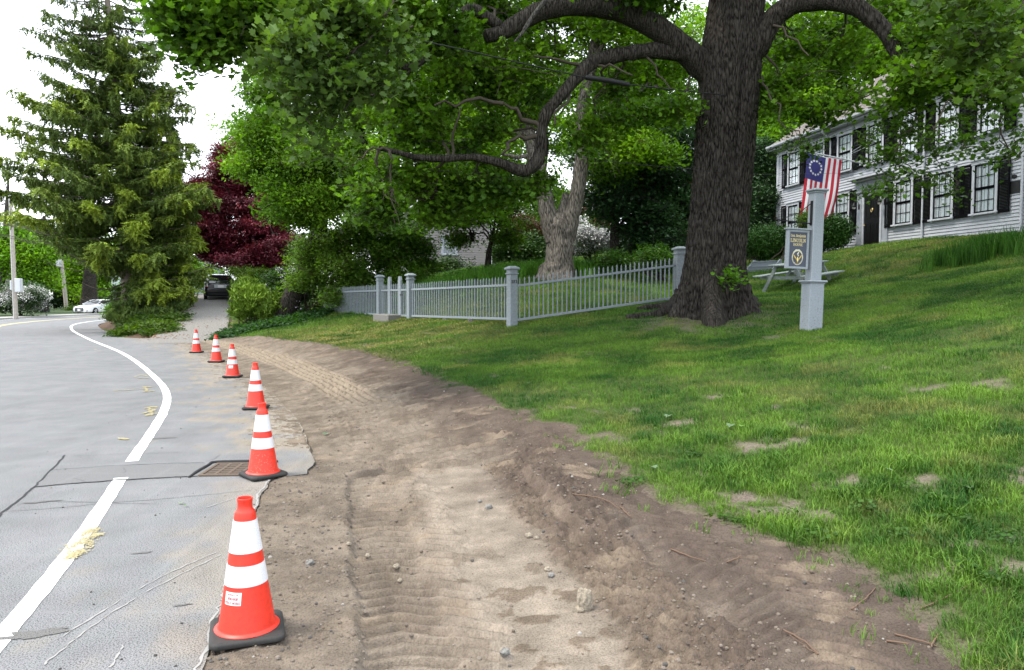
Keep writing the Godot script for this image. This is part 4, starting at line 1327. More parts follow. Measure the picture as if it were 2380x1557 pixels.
func build_spruce():
	rng.seed = 23
	var base := at(303, 745, 38.0)
	base.y = bank_h(base.x, 38.0)
	var t := thing("spruce_tree", "tall ragged spruce with drooping yellow-green boughs at the inside of the bend", "tree", base)
	var apex := at(236, -170, 38.0)
	var mid := at(276, 330, 38.0)
	limb(t, "trunk", M.barkspruce, [base - Vector3(0, 0.3, 0), base.lerp(mid, 0.5) + Vector3(0.15, 0, 0), mid, mid.lerp(apex, 0.5), apex], [0.42, 0.34, 0.27, 0.17, 0.03], 14, 0.1)
	var axis := func(hh: float) -> Vector3:
		var f: float = (hh - base.y) / (apex.y - base.y)
		var m: float = (mid.y - base.y) / (apex.y - base.y)
		return base.lerp(mid, f / m) if f < m else mid.lerp(apex, (f - m) / (1.0 - m))
	var g := Geo.new()
	var dead := Geo.new()
	var h := Heap.new()
	var y := base.y + 0.5
	while y < apex.y - 0.3:
		var f := (y - base.y) / (apex.y - base.y)
		var n := 8 if f < 0.75 else 5
		for k in n:
			var az := rng.randf() * TAU
			var o: Vector3 = axis.call(y + rng.randf_range(-0.2, 0.2))
			var ln := lerpf(5.9, 1.6, pow(f, 1.6)) * rng.randf_range(0.62, 1.12)
			# shorter over the road's far side low down, longer towards the road on the left
			var dir := Vector3(cos(az), 0, sin(az))
			if f < 0.16: ln *= lerpf(0.42, 1.0, f / 0.16)
			if f < 0.42 and dir.x < -0.2: ln *= 1.0 + 0.38 * (-dir.x) * smoothstep(0.12, 0.25, f)
			if dir.x > 0.3: ln *= 0.82
			var pts := []
			var rr := []
			var drop := lerpf(0.24, -0.06, f) * ln
			for i in 8:
				var s := i / 7.0
				pts.append(o + dir * ln * s + Vector3(0, -drop * s * (1.35 - 0.75 * s) + 0.10 * ln * s * s * s, 0) + Vector3(0, 0.08 * n1.get_noise_2d(s * 4.0 + k * 9.0, y), 0))
				rr.append(lerpf(0.045, 0.008, s))
			if o.x - pts[7].x < 0.3 or pts[7].y > 2.4 + 0.50 * (o.x - pts[7].x): g.tube(pts, rr, 5, false)
			if rng.randf() < 0.16 and f < 0.7:
				var q: Vector3 = pts[3]
				twigs_into(dead, o, q + Vector3(rng.randfn(), -0.3, rng.randfn()) * 0.8, 0.03, 0.01, 0.1, 4)
			var dense := lerpf(0.115, 0.2, f)
			var m := int(ln / dense)
			var warm := rng.randf()
			for i in m:
				var s := lerpf(0.16, 1.0, (i + rng.randf()) / m)
				var si := s * 7.0
				var p: Vector3 = pts[int(minf(si, 6.0))].lerp(pts[int(minf(si, 6.0)) + 1], si - int(minf(si, 6.0)))
				var wide := 0.55 * (1.0 - 0.6 * s) * (1.0 - 0.55 * f)
				for side in [-1, 1, 0]:
					if f > 0.72 and side == 0: continue
					var lx := (o.x / -o.z - p.x / -p.z) * 38.0
					if lx > 0.3 and p.y < 2.6 + 0.50 * lx: continue
					var q: Vector3 = p + Vector3(-dir.z, 0, dir.x) * side * wide * rng.randf() + Vector3(0, rng.randf_range(-0.05, 0.06), 0)
					var b := Basis(Vector3.UP, rng.randf() * TAU) * Basis(Vector3.RIGHT, rng.randf_range(-1.3, 0.2))
					var sc := rng.randf_range(0.6, 1.15) * lerpf(1.1, 0.62, f)
					h.ts.append(Transform3D(b * Basis.from_scale(Vector3(sc, sc, sc)), q))
					var tip := smoothstep(0.55, 1.0, s) * warm
					h.cs.append(Color(0.100, 0.155, 0.034).lerp(Color(0.32, 0.42, 0.035), clampf(tip * 0.9 + rng.randfn(0, 0.12), 0, 1) * (1.0 - 0.7 * smoothstep(0.5, 0.8, f))))
		y += lerpf(0.28, 0.42, f)
	put("boughs", shifted(g, base).mesh(), M.barkspruce, t).set_meta("kind", "stuff")
	put("bare_twigs", shifted(dead, base).mesh(), M.barkgrey, t).set_meta("kind", "stuff")
	crown(t, L.spruce, M.needle, h, "needles")
	# a second, thin one behind it with hanging boughs
	var b2 := at(408, 700, 47.0)
	b2.y = bank_h(b2.x, 47.0)
	t = thing("spruce_tree", "thin grey-trunked spruce behind the tall one, weeping over the driveway", "tree", b2)
	var top2 := at(392, 260, 47.0)
	limb(t, "trunk", M.barkgrey, [b2 - Vector3(0, 0.3, 0), b2.lerp(top2, 0.5), top2], [0.22, 0.18, 0.04], 10, 0.1)
	h = Heap.new()
	g = Geo.new()
	for i in 40:
		var f := rng.randf_range(0.38, 1.0)
		var o := b2.lerp(top2, f)
		var az := rng.randf() * TAU
		var dir := Vector3(cos(az), 0, sin(az))
		var ln := lerpf(2.0, 0.5, f) * rng.randf_range(0.6, 1.1)
		g.tube([o, o + dir * ln * 0.5 + Vector3(0, 0.1, 0), o + dir * ln + Vector3(0, -0.35 * ln, 0)], [0.03, 0.02, 0.008], 4, false)
		for k in 14:
			var s := rng.randf_range(0.2, 1.0)
			h.ts.append(Transform3D(Basis(Vector3.UP, rng.randf() * TAU).scaled(Vector3.ONE * rng.randf_range(0.8, 1.5)), o + dir * ln * s + Vector3(0, -0.35 * ln * s * s, 0)))
			h.cs.append(Color(0.028, 0.05, 0.015).lerp(Color(0.06, 0.09, 0.02), rng.randf()))
	put("boughs", shifted(g, b2).mesh(), M.barkgrey, t).set_meta("kind", "stuff")
	crown(t, L.spruce, M.needle, h, "needles")

func simple_tree(called: String, label: String, trunk: Array, rad: Array, bark: Material, blobs: Array, kinds: Array, lm: Material, size: float, ca: Color, cb: Color, group := "", shell := 1.7, more := 1.0):
	# trunk: points; each blob gets a branch from the trunk's upper half
	var base: Vector3 = trunk[0]
	var t := thing(called, label, "tree", base, 0.0, group)
	limb(t, "trunk", bark, trunk, rad, 14, 0.14)
	var h := Heap.new()
	var g := Geo.new()
	for b in blobs:
		var c := at(b[0], b[1], b[2])
		var n := trunk.size()
		var k := rng.randi_range(maxi(1, n / 2), n - 1)
		twigs_into(g, trunk[k], c, rad[k] * 0.45, 0.02, 0.4)
		for i in 5:
			twigs_into(g, c.lerp(trunk[k], 0.35), c + Vector3(rng.randfn() * b[3], rng.randfn() * b[4], 0) * b[2] / FOC * 0.5 + Vector3(0, 0, rng.randfn() * b[5] * 0.5), 0.05, 0.012, 0.15, 4)
		blob(h, b[0], b[1], b[2], b[3], b[4], b[5], int(b[6] * more), size, ca, cb, shell)
	put("branches", shifted(g, base).mesh(true), bark, t).set_meta("kind", "stuff")
	crown(t, kinds, lm, h)
	return t

func build_other_trees():
	rng.seed = 37
	var b: Vector3
	# pale twin-stemmed tree behind the fence
	b = on(1.55, 26.0)
	var t := thing("twin_stem_tree", "pale shaggy-barked tree forking in two above the railing", "tree", b)
	limb(t, "trunk", M.barkpale, [b + Vector3(0, -0.3, 0), b + Vector3(0, 0.12, 0), at(1300, 610, 26), at(1302, 560, 26), at(1300, 520, 26), at(1300, 495, 26)], [0.85, 0.66, 0.47, 0.46, 0.44, 0.2], 30, 0.22)
	limb(t, "stem", M.barkpale, pix([[1292, 560, 26], [1280, 520, 26], [1268, 470, 26], [1254, 400, 26.2], [1232, 320, 26.5], [1212, 240, 27], [1195, 140, 27.4], [1180, 20, 28]]), [0.36, 0.34, 0.28, 0.25, 0.23, 0.2, 0.17, 0.12], 22, 0.16)
	limb(t, "stem", M.barkpale, pix([[1310, 560, 26], [1322, 520, 26], [1335, 480, 26], [1346, 420, 26], [1354, 340, 26], [1352, 260, 26.2], [1372, 170, 26.4], [1388, 60, 26.6], [1400, -60, 27]]), [0.36, 0.32, 0.27, 0.25, 0.23, 0.21, 0.19, 0.16, 0.1], 22, 0.16)
	limb(t, "stem", M.barkpale, pix([[1302, 520, 26.1], [1312, 485, 26.2], [1316, 450, 26.3]]), [0.30, 0.22, 0.13], 14, 0.3)
	var h := Heap.new()
	var g := Geo.new()
	for q in [[1212, 240, 27, 1120, 180, 27, 0.14], [1232, 320, 26.5, 1160, 310, 26, 0.12], [1354, 340, 26, 1440, 230, 26, 0.13], [1440, 230, 26, 1530, 200, 26, 0.1], [1372, 170, 26.4, 1420, 80, 26, 0.12], [1195, 140, 27.4, 1230, 60, 27, 0.1], [1254, 400, 26, 1170, 360, 25.5, 0.1]]:
		twigs_into(g, at(q[0], q[1], q[2]), at(q[3], q[4], q[5]), q[6], q[6] * 0.5, 0.2, 8)
	put("branches", shifted(g, b).mesh(true), M.barkpale, t).set_meta("kind", "stuff")
	for q in [[1120, 120, 27, 120, 90, 2, 190], [1260, 30, 27, 150, 80, 2.5, 200], [1420, 60, 27, 150, 90, 2.5, 220], [1530, 150, 26.5, 90, 80, 2, 130], [1150, 250, 26.5, 110, 60, 1.8, 120], [1460, 250, 26.5, 110, 60, 1.8, 130], [1080, 340, 26, 100, 60, 1.6, 110], [1480, 340, 26.5, 110, 50, 1.6, 120], [1170, 410, 27.5, 90, 40, 1.2, 50], [1410, 420, 28, 80, 40, 1.2, 40], [1110, 470, 27, 100, 45, 1.6, 90], [1250, 200, 28, 120, 120, 2, 130], [1290, -140, 27, 330, 120, 4, 260]]:
		blob(h, q[0], q[1], q[2], q[3], q[4], q[5], q[6], 0.95, BRIGHT_A, BRIGHT_B)
	crown(t, L.broad, M.leaf, h)
	# linden by the driveway whose crown fills the left of centre
	b = on(-9.3, 30.5)
	simple_tree("linden_tree", "dense bright green broadleaf tree hanging over the lilacs", [b, at(735, 560, 29.5), at(745, 400, 29), at(770, 220, 28.5), at(800, 20, 28)], [0.4, 0.34, 0.3, 0.24, 0.15], M.bark,
		[[640, 250, 27, 70, 90, 1.8, 150], [600, 320, 27, 60, 60, 1.4, 100], [590, 390, 27, 60, 50, 1.2, 90], [640, 430, 27, 70, 60, 1.6, 120], [700, 350, 26.5, 100, 90, 2, 210], [690, 490, 26.5, 80, 45, 1.4, 110], [760, 470, 26, 80, 60, 1.6, 140], [790, 380, 26, 90, 80, 1.8, 170], [740, 180, 27, 110, 90, 2, 190], [840, 260, 26.5, 80, 100, 1.8, 160], [850, 420, 26, 50, 60, 1.2, 80], [720, 60, 27.5, 130, 80, 2.5, 170], [860, 110, 27, 110, 90, 2, 160], [950, 180, 27, 100, 90, 2, 110], [640, 150, 27.5, 60, 60, 1.5, 70]],
		L.broad, M.leaf, 0.8, Color(0.085, 0.200, 0.016), Color(0.23, 0.44, 0.034))
	# red-leaved maple
	b = on(-15.5, 47)
	simple_tree("red_maple", "wine red Japanese maple spreading above the dark hatchback", [b, at(590, 590, 47), at(580, 520, 47), at(600, 440, 47)], [0.28, 0.24, 0.2, 0.1], M.bark,
		[[520, 480, 46, 70, 40, 1.6, 120], [480, 440, 46, 55, 40, 1.4, 90], [500, 540, 45, 70, 30, 1.4, 110], [560, 590, 45, 70, 35, 1.5, 130], [600, 510, 46, 80, 50, 2, 170], [560, 420, 47, 80, 45, 2, 150], [640, 560, 46, 50, 50, 1.5, 110], [650, 460, 47, 70, 60, 2, 140], [500, 580, 45, 40, 25, 1.0, 55], [540, 370, 47, 60, 25, 1.5, 70], [600, 600, 43, 60, 30, 1.2, 100], [650, 600, 43, 40, 40, 1.2, 80], [470, 500, 45, 40, 30, 1.2, 70], [460, 560, 44, 30, 16, 1, 30], [700, 420, 48, 80, 60, 2, 130], [790, 440, 48, 70, 60, 2, 110], [860, 400, 48, 40, 40, 1.5, 70], [610, 340, 48, 60, 30, 1.5, 60]],
		L.fine, M.leafdark, 1.3, Color(0.080, 0.013, 0.024), Color(0.225, 0.026, 0.048), "", 1.7, 2.2)
	# small tree on the bank
	b = on(-1.0, 31)
	simple_tree("dogwood_tree", "small spreading tree with slanted dark stems on the daylily bank", [b, at(1136, 590, 31), at(1142, 560, 31), at(1150, 520, 31)], [0.16, 0.12, 0.09, 0.05], M.bark,
		[[1090, 500, 31, 80, 40, 1.6, 110], [1170, 490, 31, 80, 45, 1.6, 110], [1130, 440, 31, 80, 40, 1.5, 90], [1180, 550, 31, 40, 30, 1.0, 40], [1020, 505, 31, 50, 24, 1, 45], [1075, 560, 31, 28, 28, 1, 40]], L.broad, M.leaf, 0.72, Color(0.06, 0.14, 0.012), Color(0.13, 0.25, 0.022))
	# dark tree with several stems left of the big trunk
	b = on(4.2, 29)
	t = simple_tree("many_stem_tree", "dark leafy tree with leaning stems behind the railing", [b, at(1432, 600, 29), at(1428, 540, 29), at(1440, 440, 29.3)], [0.24, 0.2, 0.17, 0.1], M.bark,
		[[1480, 420, 29, 100, 70, 2, 260], [1560, 460, 29, 70, 80, 2, 200], [1420, 480, 29.5, 80, 50, 2, 150], [1500, 340, 30, 100, 60, 2, 170], [1550, 560, 28.5, 60, 40, 1.4, 100], [1400, 390, 30, 70, 50, 2, 100], [1590, 380, 30, 60, 60, 2, 110], [1490, 530, 29, 70, 35, 1.4, 90]], L.round, M.leafdark, 1.7, Color(0.020, 0.058, 0.018), Color(0.05, 0.115, 0.035))
	limb(t, "stem", M.bark, [b + Vector3(0.25, 0, 0), at(1462, 590, 29), at(1490, 540, 29), at(1520, 480, 29)], [0.18, 0.15, 0.12, 0.06], 10, 0.14)
	b = on(6.0, 30)
	simple_tree("bluish_sapling", "young bluish-green tree with thin leaning stems near the railing's end post", [b, at(1530, 600, 29), at(1518, 560, 29), at(1512, 520, 29)], [0.07, 0.055, 0.04, 0.02], M.bark,
		[[1510, 540, 28.5, 50, 40, 1, 70], [1540, 500, 28.5, 40, 40, 1, 60], [1490, 580, 28.5, 30, 20, 0.7, 26], [1560, 560, 28.5, 30, 30, 0.8, 34]], L.round, M.leaf, 1.1, Color(0.035, 0.095, 0.035), Color(0.07, 0.16, 0.06))
	# trees on the hill behind
	var hill := [
		[-6.5, 52, [[900, 560, 50, 90, 60, 3, 150], [960, 470, 50, 90, 70, 3, 160], [1000, 380, 51, 100, 80, 3, 170], [900, 330, 52, 80, 70, 3, 120], [1010, 250, 52, 80, 70, 3, 120]], "tall light green tree rising behind the grey neighbouring house"],
		[2, 55, [[1180, 330, 54, 100, 90, 4, 190], [1250, 450, 54, 90, 70, 4, 160], [1330, 330, 54, 100, 90, 4, 190], [1200, 210, 55, 120, 80, 4, 190], [1350, 200, 55, 110, 80, 4, 180]], "yellow-green tree filling the gap between the pale forked stems"],
		[9, 50, [[1450, 320, 48, 100, 80, 4, 200], [1550, 280, 48, 90, 90, 4, 200], [1480, 190, 49, 120, 70, 4, 200], [1600, 180, 50, 80, 90, 4, 160], [1560, 80, 50, 120, 60, 4, 150]], "broad green tree on the rise behind the dark many-stemmed one"],
		[17.5, 46, [[1780, 330, 44, 70, 80, 3, 210], [1850, 260, 44, 90, 80, 3, 260], [1790, 200, 44, 90, 80, 3, 230], [1900, 170, 45, 110, 80, 3, 280], [1800, 80, 45, 120, 80, 4, 270], [1770, 430, 43, 50, 60, 2, 130], [1740, 140, 45, 60, 120, 3, 170]], "leafy tree standing against the gable of the white house"],
		[26, 44, [[2010, 130, 42, 110, 80, 4, 300], [2130, 60, 42, 130, 80, 4, 320], [1980, 30, 43, 150, 80, 4, 300], [2260, 50, 42, 130, 90, 4, 300], [2360, 60, 42, 90, 110, 4, 240]], "leafy tree overtopping the white house's roof and chimney"],
		[-2.5, 62, [[1080, 420, 60, 120, 100, 4, 190], [1110, 290, 60, 120, 90, 4, 180], [1030, 160, 60, 130, 90, 4, 180]], "hazy green tree at the back of the hill"]]
	for q in hill:
		b = on(q[0], q[1])
		var px: float = 1190 + q[0] / q[1] * FOC
		simple_tree("hill_tree", q[3], [b - Vector3(0, 0.3, 0), b + Vector3(0, 4, 0), b + Vector3(0.4, 8, 0), b + Vector3(0.2, 11, 0)], [0.4, 0.33, 0.26, 0.12], M.bark, q[2], L.broad, M.leaf, 1.35, BRIGHT_A, BRIGHT_B, "trees on the hill behind")
	# a copper beech-like bush tree far behind the pale stems
	b = on(0.5, 36)
	simple_tree("copper_tree", "reddish-brown leaved small tree behind the pale trunk", [b, at(1225, 590, 36), at(1228, 550, 36), at(1240, 520, 36)], [0.12, 0.1, 0.08, 0.04], M.bark, [[1215, 540, 36, 50, 35, 1.2, 70], [1260, 560, 36, 40, 30, 1.2, 45], [1400, 480, 38, 60, 60, 1.4, 60]], L.fine, M.leafdark, 1.0, Color(0.07, 0.03, 0.018), Color(0.14, 0.06, 0.03))
	# trees over the far side of the road
	var left := [
		[-58, 96, [[60, 610, 94, 60, 40, 3, 230], [110, 640, 94, 60, 40, 3, 230], [130, 590, 94, 60, 40, 3, 210], [40, 580, 94, 50, 30, 3, 160], [20, 640, 92, 40, 30, 2, 110]], "fresh green tree behind the white-flowering bush"],
		[-56, 96, [[200, 600, 92, 50, 30, 3, 170], [180, 650, 92, 50, 30, 3, 170], [240, 640, 92, 40, 40, 3, 150], [215, 690, 90, 45, 20, 2, 100]], "light green tree over the parked white sedan"],
		[-40, 96, [[290, 690, 92, 40, 40, 3, 110], [330, 640, 92, 60, 60, 3, 120], [280, 620, 92, 40, 40, 3, 80]], "green tree partly hidden by the tall spruce beyond the bend"]]
	left.append([-44, 71, [[30, 610, 70, 40, 34, 2.5, 170], [85, 645, 70, 36, 26, 2.0, 130], [75, 590, 70, 38, 28, 2.5, 140], [10, 560, 70, 40, 30, 2.5, 100]], "leafy green tree in front of the grey-green house"])
	left.append([-70, 118, [[150, 560, 116, 90, 40, 5, 260], [60, 540, 116, 90, 40, 5, 240], [250, 590, 116, 70, 50, 5, 220], [200, 650, 116, 80, 40, 5, 220], [320, 600, 116, 60, 60, 5, 160]], "tall hazy tree rising far behind the roadside houses"])
	for q in left:
		b = Vector3(q[0], 0.25, -q[1])
		simple_tree("roadside_tree", q[3], [b - Vector3(0, 0.3, 0), b + Vector3(0, 3, 0), b + Vector3(0.3, 6, 0), b + Vector3(0.2, 9, 0)], [0.4, 0.33, 0.26, 0.12], M.bark, q[2], L.broad, M.leaf, 1.7, BRIGHT_A, BRIGHT_B, "trees across the road")
	# big bole by the parked sedan
	b = Vector3(-46.5, 0.1, -83)
	simple_tree("roadside_tree", "thick brown tree trunk standing right behind the white sedan", [b, at(208, 690, 83), at(210, 640, 83), at(212, 590, 83)], [1.15, 0.82, 0.66, 0.6], M.bark, [[205, 575, 83, 60, 25, 3, 60]], L.broad, M.leaf, 1.6, BRIGHT_A, BRIGHT_B, "trees across the road")
	# bare-ish tree against the sky at the far left
	b = Vector3(-48, 0.2, -70)
	simple_tree("budding_tree", "almost bare twiggy tree against the sky above the utility pole", [b, at(10, 620, 70), at(15, 500, 70), at(20, 420, 70)], [0.3, 0.25, 0.2, 0.08], M.barkgrey, [[20, 430, 70, 40, 60, 2, 24], [10, 500, 70, 40, 40, 2, 20]], L.fine, M.leaf, 1.2, BRIGHT_A, BRIGHT_B)
	# hedge of trees that closes the view between driveway and fence
	b = on(-13, 60)
	simple_tree("hill_tree", "green tree rising behind the red maple", [b, b + Vector3(0, 4, 0), b + Vector3(0.3, 7, 0)], [0.35, 0.28, 0.15], M.bark, [[600, 330, 58, 90, 30, 3, 90], [700, 330, 58, 90, 80, 3, 140], [800, 400, 58, 80, 80, 3, 130], [560, 370, 58, 40, 25, 2, 40], [480, 650, 62, 60, 30, 3, 60], [440, 590, 62, 30, 50, 3, 60], [880, 480, 56, 80, 80, 3, 120]], L.broad, M.leaf, 1.5, BRIGHT_A, BRIGHT_B, "trees on the hill behind")

# ------------------------------------------------------------------ shrubs, beds and grass
func shrub(called: String, label: String, base: Vector3, blobs: Array, kinds: Array, m: Material, size: float, ca: Color, cb: Color, shell := 2.0, flowers := 0, fcol := Color.WHITE, group := "", category := "shrub", fsize := 1.0):
	var t := thing(called, label, category, base, 0.0, group)
	var g := Geo.new()
	var h := Heap.new()
	var fl := Heap.new()
	for b in blobs:
		var c := at(b[0], b[1], b[2])
		var r := Vector3(b[3] * b[2] / FOC, b[4] * b[2] / FOC, b[5])
		for i in 4:
			twigs_into(g, base + Vector3(rng.randfn(0, 0.2), -0.1, rng.randfn(0, 0.2)), c + Vector3(rng.randfn() * r.x, rng.randfn() * r.y, rng.randfn() * r.z) * 0.5, 0.035, 0.008, 0.1, 4)
		fill(h, c, r, b[6], size, ca, cb, shell)
		if flowers > 0:
			for i in int(b[6] * flowers / 100.0):
				var u := Vector3(rng.randfn(), rng.randfn() + 0.5, rng.randfn() + 0.4).normalized()
				fl.ts.append(Transform3D(tilted(rng, 0.5, fsize * rng.randf_range(0.8, 1.5)), c + u * r * rng.randf_range(0.9, 1.08)))
				fl.cs.append(fcol * rng.randf_range(0.85, 1.05))
	put("stems", shifted(g, base).mesh(), M.twig, t).set_meta("kind", "stuff")
	crown(t, kinds, m, h, "foliage")
	if fl.ts.size() > 0: crown(t, L.flower, M.petal, fl, "flowers")
	return t

func build_shrubs():
	rng.seed = 41
	var ga := Color(0.080, 0.185, 0.022)
	var gb := Color(0.170, 0.340, 0.04)
	# lilacs behind the picket fence
	shrub("lilac_bush", "tall leggy lilac with a few white blooms behind the picket fence", on(-5.6, 31), [[900, 590, 30, 90, 60, 1.6, 300], [960, 560, 30.5, 60, 60, 1.5, 170], [985, 605, 31, 22, 36, 1.0, 70], [870, 530, 30, 80, 50, 1.6, 200], [940, 640, 29.5, 70, 25, 1.2, 110], [830, 640, 29.5, 50, 40, 1.2, 110]], L.round, M.leaf, 1.25, ga, gb, 1.8, 2)
	shrub("lilac_bush", "lighter arching lilac drooping over the picket fence's end post", on(-8.2, 31), [[740, 600, 29.6, 70, 50, 1.3, 220], [780, 560, 30, 70, 40, 1.3, 160], [790, 640, 29, 50, 45, 1.0, 130], [800, 690, 28.6, 50, 20, 0.8, 60], [720, 650, 29.6, 50, 40, 1.2, 120]], L.round, M.leaf, 1.2, Color(0.10, 0.205, 0.028), Color(0.20, 0.35, 0.05), 1.8, 2)
	shrub("lilac_bush", "dark lilac with pale lavender blooms above the yew", on(-9.8, 33), [[660, 655, 32, 45, 32, 1.2, 150], [690, 695, 31, 40, 28, 1, 110], [720, 580, 34, 40, 40, 1.3, 90]], L.round, M.leaf, 1.2, Color(0.03, 0.075, 0.02), Color(0.06, 0.13, 0.03), 1.8, 9, Color(0.86, 0.8, 1.0))
	# yew mound by the driveway
	shrub("juniper_bush", "dense mounded yellow-green juniper at the driveway's edge", on(-10.9, 31.2), [[585, 700, 30.8, 42, 36, 0.9, 240], [620, 710, 30.6, 44, 34, 0.9, 220], [572, 670, 31.4, 24, 18, 0.6, 70], [645, 715, 30.6, 30, 24, 0.7, 90], [562, 724, 30.4, 22, 18, 0.5, 60]], L.juniper, M.needle, 1.0, Color(0.055, 0.11, 0.014), Color(0.17, 0.27, 0.024), 3.4)
	shrub("juniper_bush", "low dark spreading juniper under the tall spruce at the road's edge", Vector3(-19.0, bank_h(-19.0, 36.5), -36.5), [[310, 745, 36, 40, 18, 1.0, 150], [350, 735, 36.5, 45, 16, 1.0, 160], [390, 725, 37, 35, 14, 1.0, 110], [320, 720, 37, 50, 26, 1.2, 150], [380, 700, 38, 45, 26, 1.2, 140], [330, 690, 38.5, 50, 30, 1.2, 130]], L.juniper, M.needle, 1.15, Color(0.03, 0.06, 0.016), Color(0.10, 0.15, 0.026), 2.6)
	shrub("ivy_bed", "leafy ground cover trailing from the juniper to the driveway", Vector3(-17.2, bank_h(-17.2, 34.5), -34.5), [[370, 758, 33.6, 45, 9, 1.4, 220], [325, 764, 33.4, 32, 8, 0.9, 130], [405, 742, 35.5, 25, 12, 1.2, 130], [345, 745, 34.6, 50, 10, 1.0, 150], [300, 772, 32.6, 22, 6, 0.8, 90], [375, 772, 32.0, 36, 6, 0.8, 120]], L.ivy, M.leaf, 1.4, Color(0.06, 0.12, 0.022), Color(0.12, 0.20, 0.03), 2.0, 0, Color.WHITE, "", "ground cover")
	# ivy between juniper and fence
	var iv := thing("ivy_bed", "dark bluish ivy creeping along the lawn's top edge beside the juniper", "ground cover", on(-9.0, 29.5))
	var h := Heap.new()
	for i in 520:
		var x := rng.randf_range(-11.4, -7.0)
		var d := 29.3 + (x + 11.0) * -0.16 + rng.randfn(0, 0.5)
		h.ts.append(Transform3D(tilted(rng, 0.3, rng.randf_range(0.9, 1.5)), Vector3(x, lawn_y(x, d) + rng.randf_range(0.02, 0.16), -d)))
		h.cs.append(Color(0.03, 0.085, 0.03).lerp(Color(0.06, 0.15, 0.045), rng.randf()))
	crown(iv, L.ivy, M.leaf, h, "foliage")
	# daylilies on the bank behind the fence
	h = Heap.new()
	iv = thing("daylily_bed", "bank of long arching daylily leaves below the grey house", "ground cover", on(-1.4, 27.6))
	for i in 620:
		var x := rng.randf_range(-4.2, 3.4)
		var d := 27.4 - 0.12 * x + rng.randfn(0, 0.55)
		h.ts.append(Transform3D(tilted(rng, 0.2, rng.randf_range(0.6, 0.95)), Vector3(x, lawn_y(x, d), -d)))
		h.cs.append(Color(0.045, 0.13, 0.012).lerp(Color(0.10, 0.24, 0.022), rng.randf()))
	crown(iv, L.long, M.grass, h, "leaves")
	# ground ivy above them
	h = Heap.new()
	iv = thing("pachysandra_bed", "bluish-green ground cover round the foot of the pale trunk", "ground cover", on(1.8, 29.5))
	for i in 900:
		var x := rng.randf_range(-2.6, 6.6)
		var d := 30.2 + rng.randfn(0, 0.9) - 0.25 * maxf(0, x - 2.0)
		h.ts.append(Transform3D(tilted(rng, 0.3, rng.randf_range(1.0, 1.6)), Vector3(x, lawn_y(x, d) + rng.randf_range(0.02, 0.2), -d)))
		h.cs.append(Color(0.035, 0.10, 0.025).lerp(Color(0.075, 0.18, 0.045), rng.randf()))
	crown(iv, L.ivy, M.leaf, h, "foliage")
	# iris clump on the slope below the house
	h = Heap.new()
	iv = thing("iris_clump", "tall dark green iris leaves in a clump below the house wall", "plant", on(12.0, 20))
	for i in 210:
		var x := 12.5 + rng.randfn(0, 0.6)
		var d := 20.0 + rng.randfn(0, 0.34)
		var s := rng.randf_range(0.75, 1.1)
		h.ts.append(Transform3D(tilted(rng, 0.08, 1.0).scaled(Vector3(s * 0.8, s, s * 0.8)), Vector3(x, lawn_y(x, d), -d)))
		h.cs.append(Color(0.022, 0.075, 0.008).lerp(Color(0.055, 0.15, 0.014), rng.randf()))
	crown(iv, L.long, M.grass, h, "leaves")
	# by the house
	shrub("boxwood_bush", "clipped round evergreen shrub between the sign board and the house corner", on(9.9, 31), [[1775, 565, 31, 36, 28, 0.8, 420], [1805, 560, 31, 22, 26, 0.7, 220]], L.box, M.leafdark, 1.6, Color(0.02, 0.065, 0.012), Color(0.055, 0.15, 0.018), 4.5)
	shrub("boxwood_bush", "clipped round evergreen shrub in front of the window beside the door", on(12.0, 29.6), [[1930, 540, 29.6, 33, 30, 0.75, 460]], L.box, M.leafdark, 1.6, Color(0.02, 0.065, 0.012), Color(0.055, 0.15, 0.018), 4.5)
	shrub("boxwood_bush", "small yellow-green shrub tip showing above the hanging sign board", on(10.4, 29.2), [[1874, 508, 29.2, 13, 10, 0.3, 60]] + [[1878, 545, 29.2, 16, 30, 0.3, 120]], L.box, M.leafdark, 1.3, Color(0.06, 0.13, 0.012), Color(0.12, 0.22, 0.018), 4.0)
	shrub("evergreen_hedge", "tall dark hedge between the big trunk and the house corner", on(10.5, 37), [[1765, 490, 37, 34, 60, 1.4, 280], [1745, 560, 36, 30, 40, 1.2, 170], [1790, 430, 38, 30, 50, 1.4, 190], [1770, 380, 38.5, 40, 50, 1.4, 190]], L.round, M.leafdark, 1.5, Color(0.018, 0.05, 0.016), Color(0.045, 0.11, 0.03), 3.0)
	shrub("azalea_bush", "white-flowering bush shining behind the forked pale trunk", on(3.6, 33.5), [[1355, 555, 33, 26, 22, 0.8, 90], [1395, 560, 33, 28, 18, 0.8, 90], [1345, 530, 33.5, 16, 16, 0.6, 40], [1350, 575, 33, 22, 12, 0.6, 50]], L.round, M.leaf, 1.0, Color(0.05, 0.12, 0.03), Color(0.09, 0.18, 0.04), 3.0, 420, Color(1.1, 1.12, 1.15), "", "shrub", 1.5)
	shrub("rhododendron_bush", "broad-leaved bush beside the railing's end post", on(5.0, 25.5), [[1540, 600, 25, 26, 18, 0.6, 90], [1505, 605, 25, 24, 14, 0.6, 70], [1420, 610, 26, 26, 12, 0.6, 70]], L.round, M.leaf, 1.0, Color(0.035, 0.10, 0.018), Color(0.08, 0.18, 0.03), 2.6)
	shrub("foundation_shrub", "dark shrub against the grey house's clapboards", on(-3.3, 43.5), [[1000, 625, 43, 30, 14, 0.6, 90], [1050, 620, 43, 34, 14, 0.6, 100]], L.round, M.leafdark, 1.2, Color(0.025, 0.06, 0.014), Color(0.06, 0.12, 0.024), 2.6)
